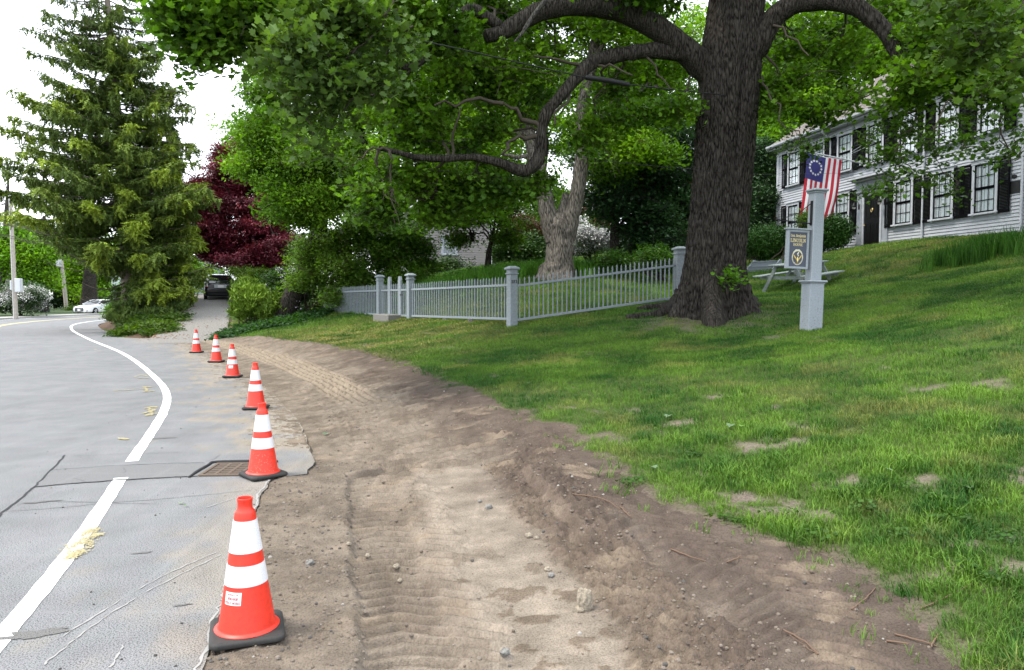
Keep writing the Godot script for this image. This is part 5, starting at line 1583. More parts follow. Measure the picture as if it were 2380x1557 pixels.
	shrub("understory_bush", "shadowy bush between the forked trunk and the small bank tree", on(1.2, 34), [[1215, 590, 34, 50, 20, 1.2, 150], [1250, 570, 35, 40, 30, 1.2, 120], [1180, 575, 34, 30, 20, 1.0, 80]], L.round, M.leafdark, 1.3, Color(0.03, 0.08, 0.014), Color(0.075, 0.16, 0.024), 2.4)
	shrub("understory_bush", "deep green thicket behind the leaning dark stems", on(6.5, 34), [[1480, 560, 34, 80, 40, 1.5, 260], [1570, 580, 33, 50, 40, 1.3, 180], [1580, 500, 35, 50, 60, 1.5, 200]], L.round, M.leafdark, 1.6, Color(0.016, 0.045, 0.012), Color(0.04, 0.095, 0.024), 2.4)
	shrub("understory_bush", "wall of fresh green undergrowth far behind the forked trunk", on(1.0, 50), [[1110, 575, 50, 60, 40, 2, 170], [1200, 550, 50, 70, 50, 2, 220], [1300, 530, 51, 70, 60, 2, 230], [1390, 540, 50, 50, 50, 2, 150], [1150, 500, 52, 70, 40, 2, 150]], L.broad, M.leaf, 1.1, Color(0.05, 0.12, 0.014), Color(0.14, 0.28, 0.028), 2.0)
	# across the road
	shrub("viburnum_bush", "large bush covered in white flowers behind the nearer utility pole", Vector3(-40.5, 0.2, -62), [[20, 702, 61, 36, 22, 1.5, 110], [75, 695, 61, 30, 26, 1.5, 120], [55, 680, 62, 36, 16, 1.5, 80]], L.round, M.leafdark, 2.0, Color(0.03, 0.07, 0.02), Color(0.07, 0.13, 0.035), 2.6, 110, Color(1, 1, 1), "", "shrub", 1.7)
	shrub("privet_hedge", "dark clipped hedge behind the farther leaning pole", Vector3(-55, 0.2, -95), [[150, 700, 95, 40, 18, 1.5, 130], [200, 705, 96, 50, 18, 1.5, 150], [260, 700, 96, 40, 22, 1.5, 120]], L.round, M.leafdark, 2.6, Color(0.018, 0.045, 0.014), Color(0.035, 0.08, 0.02), 2.6)
	shrub("roadside_weeds", "tuft of weeds at the foot of the farther leaning pole", Vector3(-46.5, 0.15, -79), [[155, 722, 78, 22, 6, 0.6, 50], [180, 724, 78, 20, 5, 0.6, 40]], L.round, M.leaf, 1.6, Color(0.05, 0.11, 0.02), Color(0.10, 0.18, 0.03), 2.0, 0, Color.WHITE, "", "weeds")
	shrub("roadside_shrub", "round green shrub between the tall spruce and the white sedan", Vector3(-32.5, 0.15, -62), [[290, 715, 60, 30, 22, 1.2, 120], [270, 730, 60, 16, 10, 0.8, 40], [310, 680, 60, 30, 26, 1.3, 120]], L.round, M.leaf, 2.0, ga, gb, 2.6)
	shrub("driveway_shrub", "shaggy green shrub beside the hatchback under the red maple", on(-15.2, 42), [[572, 640, 41, 22, 18, 0.8, 90], [595, 650, 40, 26, 20, 0.8, 100], [556, 660, 42, 12, 12, 0.5, 30]], L.fine, M.leaf, 1.0, Color(0.06, 0.12, 0.012), Color(0.15, 0.24, 0.022), 2.6)

func build_grass():
	# lawn blades: small tufts near, larger pieces of turf farther off
	rng.seed = 53
	var near := [[], [], [], []]
	var nearc := [PackedColorArray(), PackedColorArray(), PackedColorArray(), PackedColorArray()]
	var turf := [[], [], [], []]
	var turfc := [PackedColorArray(), PackedColorArray(), PackedColorArray(), PackedColorArray()]
	var d := 1.6
	while d < 44.0:
		var step := clampf(d * 0.0085, 0.042, 0.26)
		var xb := lawn_x(d)
		# what the lens (and a step to either side) can see
		var xr := minf(d * 0.72 + 2.0, 17.0)
		var xl := maxf(xb - 0.3, -d * 0.72 - 2.0)
		if d > 30.5: xl = maxf(xl, -13.5)
		var n := int((xr - xl) / step)
		for i in n:
			var x := xl + (i + rng.randf()) * step
			var dd := d + rng.randf_range(-0.5, 0.5) * step
			var over := lawn_x(dd) - x
			if (over > 0.0 and (rng.randf() > 0.16 * (1.0 - over / 0.3) or dd > 24.0)) or under_house(x, dd): continue
			var b := bare(x, dd) if over <= 0.0 else 0.2
			if rng.randf() < b * (0.96 if dd < 12.0 else 0.85): continue
			var y := lawn_y(x, dd) if over <= 0.0 else dirt_y(x, dd)
			var f := clampf(0.5 + 1.1 * n1.get_noise_2d(x * 0.45, dd * 0.45) + 0.7 * n1.get_noise_2d(x * 2.2, dd * 2.2) + rng.randfn(0, 0.12), 0.0, 1.0)
			var col := Color(0.022, 0.080, 0.011).lerp(Color(0.125, 0.230, 0.028), f)
			var dr := dry(x, dd)
			col = col.lerp(Color(0.34, 0.275, 0.10), dr * rng.randf_range(0.4, 1.0))
			var s := rng.randf_range(0.7, 1.25) * (1.0 + 0.45 * n1.get_noise_2d(x * 1.1 + 60.0, dd * 1.1)) * (1.0 - 0.35 * dr) * (1.0 - 0.4 * b)
			if dd < 7.5 and n1.get_noise_2d(x * 1.6 + 9.0, dd * 2.4) > 0.30: s *= 1.45
			var k := rng.randi() % 4
			var up := Vector3(-(lawn_y(x + 0.1, dd) - y) / 0.1, 1, (lawn_y(x, dd + 0.1) - y) / 0.1).normalized()
			var bs := Basis(Quaternion(Vector3.UP, up)) * Basis(Vector3.UP, rng.randf() * TAU)
			if dd < 11.0:
				near[k].append(Transform3D(bs.scaled(Vector3(s, s, s)), Vector3(x, y, -dd)))
				nearc[k].append(col)
			else:
				var w := clampf(dd / 15.0, 0.75, 1.7)
				turf[k].append(Transform3D(bs.scaled(Vector3(w, s * clampf(dd / 18.0, 0.8, 1.3), w)), Vector3(x, y, -dd)))
				turfc[k].append(col)
		d += step
	var t := thing("lawn_grass", "mown green lawn grass, patchy and straw coloured in places", "grass")
	t.set_meta("kind", "stuff")
	for k in 4:
		scatter("blades", L.tuft[k], M.grass, t, near[k], nearc[k])
		scatter("blades", L.turf[k], M.grass, t, turf[k], turfc[k])
	print("tufts ", near[0].size() * 4, " turf ", turf[0].size() * 4)

func under_house(x: float, d: float) -> bool:
	var q := Vector2(x - 12.6, 36.0 - d)
	var u := q.x * 0.174 + q.y * 0.985
	var w := -q.x * 0.985 + q.y * 0.174
	return u > -0.1 and u < 24.0 and w < 0.05

# ------------------------------------------------------------------ houses
func board_mesh(len: float, h: float, t_low: float, t_top: float) -> ArrayMesh:
	# a clapboard: thicker at its lower edge; runs along +x from 0, front towards +z
	var g := Geo.new()
	var a := [Vector3(0, 0, 0), Vector3(0, h, 0), Vector3(0, h, t_top), Vector3(0, 0, t_low)]
	var b := []
	for p in a: b.append(p + Vector3(len, 0, 0))
	g.quad(a[3], a[2], b[2], b[3])
	g.quad(a[0], a[3], b[3], b[0])
	g.quad(a[2], a[1], b[1], b[2])
	g.quad(a[0], a[1], a[2], a[3])
	g.quad(b[3], b[2], b[1], b[0])
	return g.mesh()

func bmesh(size: Vector3, bev := 0.004) -> ArrayMesh:
	var g := Geo.new()
	g.cbox(size, bev)
	return g.mesh()

func put_box(called: String, size: Vector3, pos: Vector3, m: Material, parent: Node, bev := 0.004) -> MeshInstance3D:
	return put(called, bmesh(size, bev), m, parent, Transform3D(Basis(), pos))

func window_unit(parent: Node, u: float, v: float, w: float, h: float, shutters: bool, curtain := true, deep := 0.0, dark := true):
	# opening centre u, sill height v; front face of the wall at z = 0.02
	var win := put_box("window", Vector3(w + 0.22, h + 0.2, 0.03), Vector3(u, v + h / 2, 0.035), M.greytrim if dark else M.trim, parent)
	# the casing is a ring: four boards in front of a flat panel coloured dim for the unlit interior
	put_box("shade_panel", Vector3(w + 0.02, h + 0.02, 0.012), Vector3(0, 0, 0.018), M.room_shade, win, 0.001)
	for s in [-1, 1]:
		put_box("casing", Vector3(0.11, h + 0.22, 0.05), Vector3(s * (w / 2 + 0.06), 0, 0.045), M.trim, win)
	put_box("head_casing", Vector3(w + 0.30, 0.12, 0.06), Vector3(0, h / 2 + 0.07, 0.05), M.trim, win)
	put_box("cap", Vector3(w + 0.38, 0.035, 0.12), Vector3(0, h / 2 + 0.15, 0.06), M.trim, win)
	put_box("sill", Vector3(w + 0.32, 0.06, 0.13), Vector3(0, -h / 2 - 0.04, 0.065), M.trim, win)
	if curtain:
		var g := Geo.new()
		var nx := 40
		for y in [-h / 2 + 0.02, h / 2 - 0.02]:
			for i in nx:
				var x := lerpf(-w / 2 + 0.12, w / 2 - 0.02, i / (nx - 1.0))
				g.v.append(Vector3(x, y, 0.026 + 0.003 * sin(x * 70.0 + u * 5.0) + 0.002 * sin(x * 31.0)))
		for i in nx - 1: g.ix.append_array([i, i + nx, i + nx + 1, i, i + nx + 1, i + 1])
		put("curtain", g.mesh(true), M.curtain, win)
	# two sashes with black frames, six panes over six
	for s in [0, 1]:
		var cy := (-h / 4 if s == 0 else h / 4)
		var z := 0.042 if s == 0 else 0.052
		for q in [[Vector3(w, 0.045, 0.022), Vector3(0, cy - h / 4 + 0.022, z)], [Vector3(w, 0.04, 0.022), Vector3(0, cy + h / 4 - 0.02, z)], [Vector3(0.045, h / 2, 0.02), Vector3(-w / 2 + 0.022, cy, z)], [Vector3(0.045, h / 2, 0.02), Vector3(w / 2 - 0.022, cy, z)]]:
			put_box("sash_rail", q[0], q[1], M.black if dark else M.trim, win, 0.002)
		for k in [1, 2]:
			put_box("muntin", Vector3(0.02, h / 2 - 0.08, 0.016), Vector3(-w / 2 + w * k / 3.0, cy, z), M.black if dark else M.trim, win, 0.002)
		put_box("muntin", Vector3(w - 0.08, 0.02, 0.016), Vector3(0, cy, z), M.black if dark else M.trim, win, 0.002)
		for a in 3:
			for b in 2:
				put_box("pane", Vector3(w / 3 - 0.02, h / 4 - 0.03, 0.004), Vector3(-w / 2 + w * (a + 0.5) / 3.0, cy + (b - 0.5) * h / 4, z - 0.004), M.glass, win, 0.0005)
	if shutters:
		for s in [-1, 1]:
			var g := Geo.new()
			var sw := 0.44
			var sh := h + 0.16
			var sx: float = s * (w / 2 + 0.13 + sw / 2)
			var o := put_box("shutter", Vector3(0.055, sh, 0.035), Vector3(u + sx - (sw / 2 - 0.027), v + h / 2, 0.1), M.black, parent)
			put_box("stile", Vector3(0.055, sh, 0.035), Vector3(sw - 0.055, 0, 0), M.black, o)
			for y in [-sh / 2 + 0.05, 0.06, sh / 2 - 0.05]:
				put_box("rail", Vector3(sw - 0.11, 0.09, 0.034), Vector3(sw / 2 - 0.0275, y, 0), M.black, o)
			# louvres: too fine to tell apart from here, kept as one part
			for y in range(int(sh / 0.045)):
				var yy := -sh / 2 + 0.05 + y * 0.045
				if yy > sh / 2 - 0.06: break
				g.box(Vector3(sw - 0.1, 0.006, 0.04), Transform3D(Basis(Vector3.RIGHT, 0.75), Vector3(sw / 2 - 0.0275, yy, -0.002)))
			put("louvres", g.mesh(), M.black, o).set_meta("kind", "stuff")
	return win

func build_main_house():
	var e := Vector3(0.174, 0, 0.985).normalized()
	var n := Vector3(-0.985, 0, 0.174).normalized()
	var t := thing("clapboard_house", "two-storey white clapboard house with black shutters and a shingled roof", "house", Vector3(12.6, 3.5, -36))
	t.basis = Basis(e, Vector3.UP, n)
	var len := 24.0
	var deep := 9.0
	var hw := 5.05
	# core walls
	var g := Geo.new()
	g.span(Vector3(0.02, -0.6, -deep), Vector3(len, hw, 0.0))
	put("wall", g.mesh(), M.clap2, t)
	g = Geo.new()
	g.prism(PackedVector2Array([Vector2(0.0, hw), Vector2(deep, hw), Vector2(deep / 2, hw + 2.93)]), 0.06, Transform3D(Basis(Vector3(0, 0, -1), Vector3.UP, Vector3.RIGHT), Vector3(0.02, 0, 0)))
	put("gable_wall", g.mesh(), M.clap2, t)
	# foundation stones
	var x := 0.0
	while x < len:
		var w := rng.randf_range(0.7, 1.4)
		put_box("foundation_stone", Vector3(w - 0.03, 0.42, 0.16), Vector3(x + w / 2, -0.18, 0.02), M.stone, t, 0.02)
		x += w
	# clapboards, course by course
	var y := 0.06
	var bm := board_mesh(len, 0.118, 0.036, 0.006)
	var alt := [M.clap, M.clap2]
	var i := 0
	while y < hw - 0.28:
		put("clapboard", bm, M.clap if (i * 7) % 5 < 4 else M.clap2, t, Transform3D(Basis(), Vector3(0, y, 0.0)))
		y += 0.107
		i += 1
	var side := board_mesh(deep, 0.118, 0.036, 0.006)
	y = 0.06
	while y < hw - 0.28:
		put("clapboard", side, M.clap, t, Transform3D(Basis(Vector3(0, 0, 1), Vector3.UP, Vector3(-1, 0, 0)), Vector3(0.02, y, -deep)))
		y += 0.107
	# corner boards, frieze, water table
	put_box("corner_board", Vector3(0.15, hw + 0.05, 0.05), Vector3(0.06, hw / 2, 0.028), M.trim, t)
	put_box("corner_board", Vector3(0.05, hw + 0.05, 0.15), Vector3(-0.025, hw / 2, -0.02), M.trim, t)
	put_box("corner_board", Vector3(0.15, hw + 0.05, 0.05), Vector3(14.15, hw / 2, 0.028), M.trim, t)
	put_box("frieze", Vector3(len, 0.26, 0.05), Vector3(len / 2, hw - 0.12, 0.03), M.trim, t)
	put_box("water_table", Vector3(len, 0.10, 0.06), Vector3(len / 2, 0.02, 0.03), M.trim, t)
	put_box("soffit", Vector3(len + 0.3, 0.06, 0.42), Vector3(len / 2, hw + 0.03, 0.2), M.trim, t)
	put_box("fascia", Vector3(len + 0.3, 0.16, 0.04), Vector3(len / 2, hw + 0.12, 0.42), M.trim, t)
	# half-round gutter
	g = Geo.new()
	var prof := [Vector2(0.0, 0.12), Vector2(0.0, 0.02), Vector2(0.03, 0.0), Vector2(0.10, 0.0), Vector2(0.14, 0.05), Vector2(0.145, 0.12), Vector2(0.125, 0.12), Vector2(0.12, 0.06), Vector2(0.09, 0.02), Vector2(0.02, 0.02)]
	for k in prof.size():
		var a: Vector2 = prof[k]
		var b: Vector2 = prof[(k + 1) % prof.size()]
		g.quad(Vector3(-0.15, a.y, a.x), Vector3(-0.15, b.y, b.x), Vector3(len + 0.15, b.y, b.x), Vector3(len + 0.15, a.y, a.x))
	put("gutter", g.mesh(), M.trim, t, Transform3D(Basis(), Vector3(0, hw + 0.08, 0.445)))
	for ux in [4.35, 9.85, 13.95]:
		g = Geo.new()
		g.tube([Vector3(ux, hw + 0.1, 0.5), Vector3(ux, hw - 0.05, 0.46), Vector3(ux, hw - 0.3, 0.14), Vector3(ux, hw - 0.45, 0.095), Vector3(ux, 0.1, 0.095)], [0.04, 0.04, 0.04, 0.04, 0.04], 10)
		put("downspout", g.mesh(true), M.trim, t)
	# roof
	var rise := 2.93
	var run := deep / 2 + 0.5
	var sl := Vector2(run, rise * run / (deep / 2)).length()
	var ang := atan2(rise, deep / 2)
	var roof := Node3D.new()
	roof.name = "roof"
	t.add_child(roof)
	roof.transform = Transform3D(Basis(Vector3.RIGHT, PI / 2 - ang) * Basis(), Vector3(-0.25, hw + 0.14, 0.5))
	# local y runs up the slope, z is the slope's outward normal
	roof.basis = Basis(Vector3.RIGHT, Vector3(0, sin(ang), -cos(ang)), Vector3(0, cos(ang), sin(ang)))
	g = Geo.new()
	g.span(Vector3(0, 0, -0.1), Vector3(len + 0.5, sl, 0.0))
	put("roof_deck", g.mesh(), M.shingle, roof)
	g = Geo.new()
	g.span(Vector3(-0.25, 0, 0), Vector3(len + 0.25, 0.1, -run))
	var back := Geo.new()
	back.quad(Vector3(-0.25, hw + rise + 0.4, -deep / 2), Vector3(len + 0.25, hw + rise + 0.4, -deep / 2), Vector3(len + 0.25, hw - 0.05, -deep - 0.5), Vector3(-0.25, hw - 0.05, -deep - 0.5))
	put("rear_slope", back.mesh(), M.shingle, t)
	# shingles: the courses nearest the eave one by one, the rest joined
	var sm := []
	for w in [0.16, 0.2, 0.24]:
		sm.append(bmesh(Vector3(w, 0.19, 0.016), 0.002))
	var rest := Geo.new()
	var count := 0
	var r := 0
	y = 0.08
	while y < sl:
		x = len + 0.4 if r < 6 else 0.0
		x = 0.0
		while x < 15.5:
			var k := rng.randi() % 3
			var w: float = [0.16, 0.2, 0.24][k]
			var tr := Transform3D(Basis(Vector3.RIGHT, -0.05), Vector3(x + w / 2, y + rng.randf_range(-0.008, 0.008), 0.012 + rng.randf_range(0, 0.004)))
			if count < 296 and x > 3.0 and r < 5:
				put("shingle", sm[k], M.shingle2 if rng.randf() < 0.5 else M.shingle, roof, tr)
				count += 1
			else: rest.box(Vector3(w, 0.19, 0.016), tr)
			x += w + 0.006
		y += 0.135
		r += 1
	put("shingles", rest.mesh(), M.shingle2, roof).set_meta("kind", "stuff")
	for s in [0]:
		g = Geo.new()
		g.box(Vector3(0.04, sl, 0.16), Transform3D(Basis(), Vector3(-0.02, sl / 2, -0.06)))
		put("rake_board", g.mesh(), M.trim, roof)
	# chimney
	chimney(t, Vector3(7.0, hw + 2.6, -deep / 2 + 0.1))
	# windows
	for u in [1.5, 3.4, 5.3, 7.2, 9.0, 10.9, 12.7, 16.5, 18.6]: window_unit(t, u, 3.30, 0.80, 1.42, true)
	for u in [1.5, 5.2, 8.85, 10.75, 12.55, 16.5, 18.6]: window_unit(t, u, 0.84, 0.80, 1.5, true)
	# front door with pilasters, entablature and hood
	var du := 7.1
	var door := put_box("door", Vector3(0.94, 2.06, 0.05), Vector3(du, 1.06, 0.045), M.door, t)
	for q in [[-0.2, 0.62, 0.26, 0.86], [0.2, 0.62, 0.26, 0.86], [-0.2, -0.42, 0.26, 0.74], [0.2, -0.42, 0.26, 0.74]]:
		var fr := [[q[2], 0.02, 0, q[3] / 2], [q[2], 0.02, 0, -q[3] / 2], [0.02, q[3], q[2] / 2, 0], [0.02, q[3], -q[2] / 2, 0]]
		var pn := put_box("panel", Vector3(q[2] - 0.06, q[3] - 0.06, 0.016), Vector3(q[0], q[1], 0.03), M.door, door, 0.006)
		for f in fr: put_box("moulding", Vector3(f[0], f[1], 0.014), Vector3(f[2], f[3], 0.002), M.door, pn, 0.004)
	g = Geo.new()
	g.tube([Vector3(0, 0.11, 0), Vector3(-0.05, 0.06, 0.02), Vector3(-0.045, 0.0, 0.03), Vector3(0, -0.05, 0.03), Vector3(0.045, 0.0, 0.03), Vector3(0.05, 0.06, 0.02), Vector3(0, 0.11, 0)], [0.012, 0.014, 0.014, 0.016, 0.014, 0.014, 0.012], 8)
	put("door_knocker", g.mesh(true), M.brass, door, Transform3D(Basis(), Vector3(0.02, 0.42, 0.03)))
	g = Geo.new()
	g.lathe([Vector2(0.012, 0), Vector2(0.012, 0.03), Vector2(0.03, 0.045), Vector2(0.03, 0.06), Vector2(0.0, 0.07)], 12, Transform3D(Basis(Vector3.RIGHT, PI / 2), Vector3.ZERO))
	put("door_knob", g.mesh(true), M.brass, door, Transform3D(Basis(), Vector3(-0.4, -0.1, 0.025)))
	for s in [-1, 1]:
		put_box("door_jamb", Vector3(0.10, 2.2, 0.1), Vector3(du + s * 0.53, 1.1, 0.05), M.trim, t)
		put_box("pilaster", Vector3(0.30, 2.15, 0.07), Vector3(du + s * 0.76, 1.2, 0.06), M.greytrim, t, 0.01)
		put_box("pilaster_base", Vector3(0.35, 0.34, 0.11), Vector3(du + s * 0.76, 0.14, 0.065), M.greytrim, t, 0.012)
		put_box("pilaster_cap", Vector3(0.37, 0.08, 0.13), Vector3(du + s * 0.76, 2.28, 0.07), M.greytrim, t, 0.012)
		lantern(t, Vector3(du + s * 0.76, 1.72, 0.1))
	put_box("entablature", Vector3(2.0, 0.40, 0.09), Vector3(du, 2.52, 0.06), M.greytrim, t, 0.01)
	put_box("door_hood", Vector3(2.35, 0.07, 0.42), Vector3(du, 2.78, 0.19), M.trim, t, 0.012)
	put_box("hood_moulding", Vector3(2.18, 0.08, 0.24), Vector3(du, 2.705, 0.12), M.trim, t, 0.02)
	put_box("doorstep", Vector3(1.7, 0.16, 0.7), Vector3(du, -0.05, 0.42), M.stone, t, 0.02)
	# bronze plaque and an oval number plate by the last window
	put_box("plaque", Vector3(0.42, 0.36, 0.02), Vector3(13.62, 1.46, 0.04), M.plastic, t)
	g = Geo.new()
	g.lathe([Vector2(0.0, 0.0), Vector2(0.1, 0.0), Vector2(0.1, 0.014), Vector2(0.08, 0.018), Vector2(0.0, 0.018)], 20, Transform3D(Basis(Vector3.RIGHT, PI / 2).scaled(Vector3(1, 0.6, 1)), Vector3(13.6, 1.78, 0.03)))
	put("number_plate", g.mesh(), M.plastic, t)
	# thin black handrail by the door
	g = Geo.new()
	g.tube([Vector3(6.05, 0, 0.35), Vector3(6.05, 0.85, 0.35)], [0.012, 0.012], 6)
	put("handrail", g.mesh(true), M.iron, t)

func chimney(t: Node, p: Vector3):
	var c := put_box("chimney", Vector3(0.86, 1.6, 0.86), p + Vector3(0, 0.6, 0), M.mortar, t)
	var bm := bmesh(Vector3(0.205, 0.062, 0.03), 0.004)
	for r in 21:
		for f in 4:
			for k in 4:
				var off := (k + (0.5 if r % 2 else 0.0)) * 0.215 - 0.36
				if off > 0.36: continue
				var b := Basis(Vector3.UP, f * PI / 2)
				put("brick", bm, M.brick if (r * 3 + k * 5 + f) % 4 else M.brick2, c, Transform3D(b, b * Vector3(off, -0.76 + r * 0.074, 0.432)))
	put_box("chimney_cap", Vector3(1.0, 0.09, 1.0), Vector3(0, 0.85, 0), M.stone, c, 0.01)
	put_box("flue_hood", Vector3(0.7, 0.05, 0.7), Vector3(0, 1.1, 0), M.plastic, c, 0.01)
	for s in [-1, 1]: put_box("hood_leg", Vector3(0.04, 0.22, 0.6), Vector3(s * 0.3, 0.98, 0), M.plastic, c, 0.005)

func lantern(t: Node, p: Vector3):
	var g := Geo.new()
	g.cbox(Vector3(0.09, 0.2, 0.03), 0.005)
	var o := put("lantern", g.mesh(), M.iron, t, Transform3D(Basis(), p))
	g = Geo.new()
	g.tube([Vector3(0, 0.05, 0.0), Vector3(0, 0.16, 0.05), Vector3(0, 0.26, 0.12), Vector3(0, 0.24, 0.2), Vector3(0, 0.14, 0.22)], [0.01, 0.01, 0.01, 0.01, 0.01], 6)
	put("arm", g.mesh(true), M.iron, o)
	g = Geo.new()
	g.lathe([Vector2(0.07, -0.02), Vector2(0.085, 0.02), Vector2(0.04, 0.1), Vector2(0.02, 0.15), Vector2(0.0, 0.17)], 14, Transform3D(Basis(), Vector3(0, 0, 0.22)))
	put("hood", g.mesh(true), M.iron, o)
	g = Geo.new()
	g.lathe([Vector2(0.0, -0.1), Vector2(0.05, -0.09), Vector2(0.07, -0.03)], 14, Transform3D(Basis(), Vector3(0, 0, 0.22)))
	put("globe", g.mesh(true), M.lampclear, o)

func gable_house(called: String, label: String, pos: Vector3, turn: float, w: float, deep: float, hw: float, rise: float, wall: Material, wins: Array):
	# gable end faces local +z, width along x
	var t := thing(called, label, "house", pos, turn)
	var g := Geo.new()
	g.prism(PackedVector2Array([Vector2(-w / 2, -0.8), Vector2(w / 2, -0.8), Vector2(w / 2, hw), Vector2(0, hw + rise), Vector2(-w / 2, hw)]), deep, Transform3D(Basis(), Vector3(0, 0, -deep)))
	put("wall", g.mesh(), wall, t)
	var y := 0.0
	while y < hw + rise - 0.2:
		var ww := w if y + 0.15 < hw else maxf(0.1, w * (1.0 - (y + 0.15 - hw) / rise))
		put("clapboard", board_mesh(ww, 0.16, 0.04, 0.006), wall, t, Transform3D(Basis(), Vector3(-ww / 2, y, 0.002)))
		y += 0.145
	for s in [-1, 1]:
		put_box("corner_board", Vector3(0.14, hw + 0.4, 0.06), Vector3(s * (w / 2 - 0.05), hw / 2 - 0.2, 0.034), M.whiteclap, t)
		var a := Vector3(s * (w / 2 + 0.3), hw - 0.3 * rise / (w / 2), 0)
		var b := Vector3(0, hw + rise, 0)
		g = Geo.new()
		g.beam(a + Vector3(0, 0.06, 0.2), b + Vector3(0, 0.06, 0.2), 0.05, 0.2, 0.005, Vector3(0, 0, 1))
		put("rake_board", g.mesh(), M.whiteclap, t)
		g = Geo.new()
		var up := Vector3(0, 0.14, 0)
		g.quad(a + up + Vector3(0, 0, 0.28), b + up + Vector3(0, 0, 0.28), b + up + Vector3(0, 0, -deep - 0.3), a + up + Vector3(0, 0, -deep - 0.3))
		g.quad(a + Vector3(0, 0.04, 0.28), b + Vector3(0, 0.04, 0.28), b + up + Vector3(0, 0, 0.28), a + up + Vector3(0, 0, 0.28))
		put("roof", g.mesh(), M.shingle, t)
	for q in wins: window_unit(t, q[0], q[1], q[2], q[3], false, false, 0.0, false)
	return t

func build_other_houses():
	# grey neighbour behind the bank
	var p := on(-4.0, 45.5)
	p.y = 2.35
	gable_house("grey_house", "grey clapboard house with a white six-pane window behind the bank", p, 0.18, 5.6, 8.0, 3.9, 2.6, M.grey, [[0.22, 1.9, 0.75, 0.95]])
	# dark red barn glimpsed beside the big trunk
	p = on(12.6, 47)
	gable_house("red_barn", "dark red shed with a weathered roof glimpsed beside the big trunk", p, -0.9, 5.0, 6.0, 4.2, 1.8, M.barn, [])
	# behind the hatchback
	gable_house("blue_house", "pale blue-grey house with white trim beyond the driveway", Vector3(-31.5, 1.7, -72), 0.75, 8.0, 8.0, 2.6, 1.6, M.bluegrey, [[-1.5, 0.8, 0.9, 1.3], [1.6, 0.8, 0.9, 1.3]])
	# across the road
	gable_house("white_house", "white house with a dark upper window seen through leaves across the road", Vector3(-55, 0.2, -100), 0.35, 9.0, 10.0, 6.0, 3.0, M.whiteclap, [[-2.6, 4.0, 1.0, 1.6], [2.4, 4.0, 1.0, 1.6], [-2.6, 1.0, 1.0, 1.6]])
	gable_house("olive_house", "grey-green house corner with white trim beyond the nearer utility pole", Vector3(-53, 0.2, -74), 0.3, 7.0, 9.0, 5.2, 2.6, M.grey, [[-1.5, 3.4, 0.9, 1.4]])

# ------------------------------------------------------------------ fence
func picket_mesh(h: float, w: float) -> ArrayMesh:
	# square picket with a pointed head, foot at the origin
	var g := Geo.new()
	var k := h - 0.06
	var a := w / 2
	for s in 4:
		var b := Basis(Vector3.UP, s * PI / 2)
		g.quad(b * Vector3(-a, 0, a), b * Vector3(-a, k, a), b * Vector3(a, k, a), b * Vector3(a, 0, a))
		g.tri(b * Vector3(-a, k, a), Vector3(0, h, 0), b * Vector3(a, k, a))
	return g.mesh()

func run_of_fence(t: Node3D, a: Vector3, b: Vector3, low: Array, rise: Array, spacing: float, inset: float):
	# rails and pickets between two posts; low = rail heights at both ends, rise = distance to the top rail
	var o := t.position
	var dir := (b - a)
	dir.y = 0
	var len := dir.length()
	dir = dir.normalized()
	var p := a + dir * inset
	var q := b - dir * inset
	p.y = low[0]; q.y = low[1]
	var g := Geo.new()
	g.beam(p - o, q - o, 0.05, 0.06, 0.006)
	put("bottom_rail", g.mesh(), M.fence, t)
	g = Geo.new()
	g.beam(p - o + Vector3(0, rise[0], 0), q - o + Vector3(0, rise[1], 0), 0.05, 0.055, 0.006)
	put("top_rail", g.mesh(), M.fence, t)
	var pm := picket_mesh(1.03, 0.028)
	var n := int((len - inset * 2) / spacing)
	var turn := atan2(-dir.z, dir.x)
	for i in n:
		var f := (i + 0.5) / n
		var c := p.lerp(q, f) - o
		var hs := lerpf(rise[0], rise[1], f) / 0.81
		put("picket", pm, M.fence, t, Transform3D(Basis(Vector3.UP, turn + rng.randfn(0, 0.03)).scaled(Vector3(1, hs * rng.randf_range(0.985, 1.015), 1)), c + Vector3(0, -0.005, 0)))

func fence_post(t: Node3D, p: Vector3, h: float, w: float, turn: float) -> MeshInstance3D:
	var g := Geo.new()
	g.cbox(Vector3(w, h, w), 0.008, Transform3D(Basis(), Vector3(0, h / 2, 0)))
	var o := put("post", g.mesh(), M.fence, t, Transform3D(Basis(Vector3.UP, turn), p - t.position))
	g = Geo.new()
	g.cbox(Vector3(w + 0.05, 0.03, w + 0.05), 0.008, Transform3D(Basis(), Vector3(0, h - 0.1, 0)))
	g.cbox(Vector3(w + 0.09, 0.05, w + 0.09), 0.012, Transform3D(Basis(), Vector3(0, h + 0.02, 0)))
	var a := w / 2 + 0.03
	for s in 4:
		var b := Basis(Vector3.UP, s * PI / 2)
		g.quad(b * Vector3(-a, h + 0.045, a), b * Vector3(-a * 0.45, h + 0.085, a * 0.45), b * Vector3(a * 0.45, h + 0.085, a * 0.45), b * Vector3(a, h + 0.045, a))
	g.quad(Vector3(-a, h + 0.085, a) * Vector3(0.45, 1, 0.45), Vector3(-a, h + 0.085, -a) * Vector3(0.45, 1, 0.45), Vector3(a, h + 0.085, -a) * Vector3(0.45, 1, 0.45), Vector3(a, h + 0.085, a) * Vector3(0.45, 1, 0.45))
	put("cap", g.mesh(), M.fence, o)
	return o

func text_mesh(s: String, size: float, depth := 0.004, serif := true, weight := 400) -> TextMesh:
	var f := SystemFont.new()
	f.font_names = PackedStringArray(["Droid Serif" if serif else "Droid Sans"])
	f.font_weight = weight
	var t := TextMesh.new()
	t.text = s
	t.font = f
	t.font_size = 64
	t.pixel_size = size / 64.0
	t.depth = depth
	return t

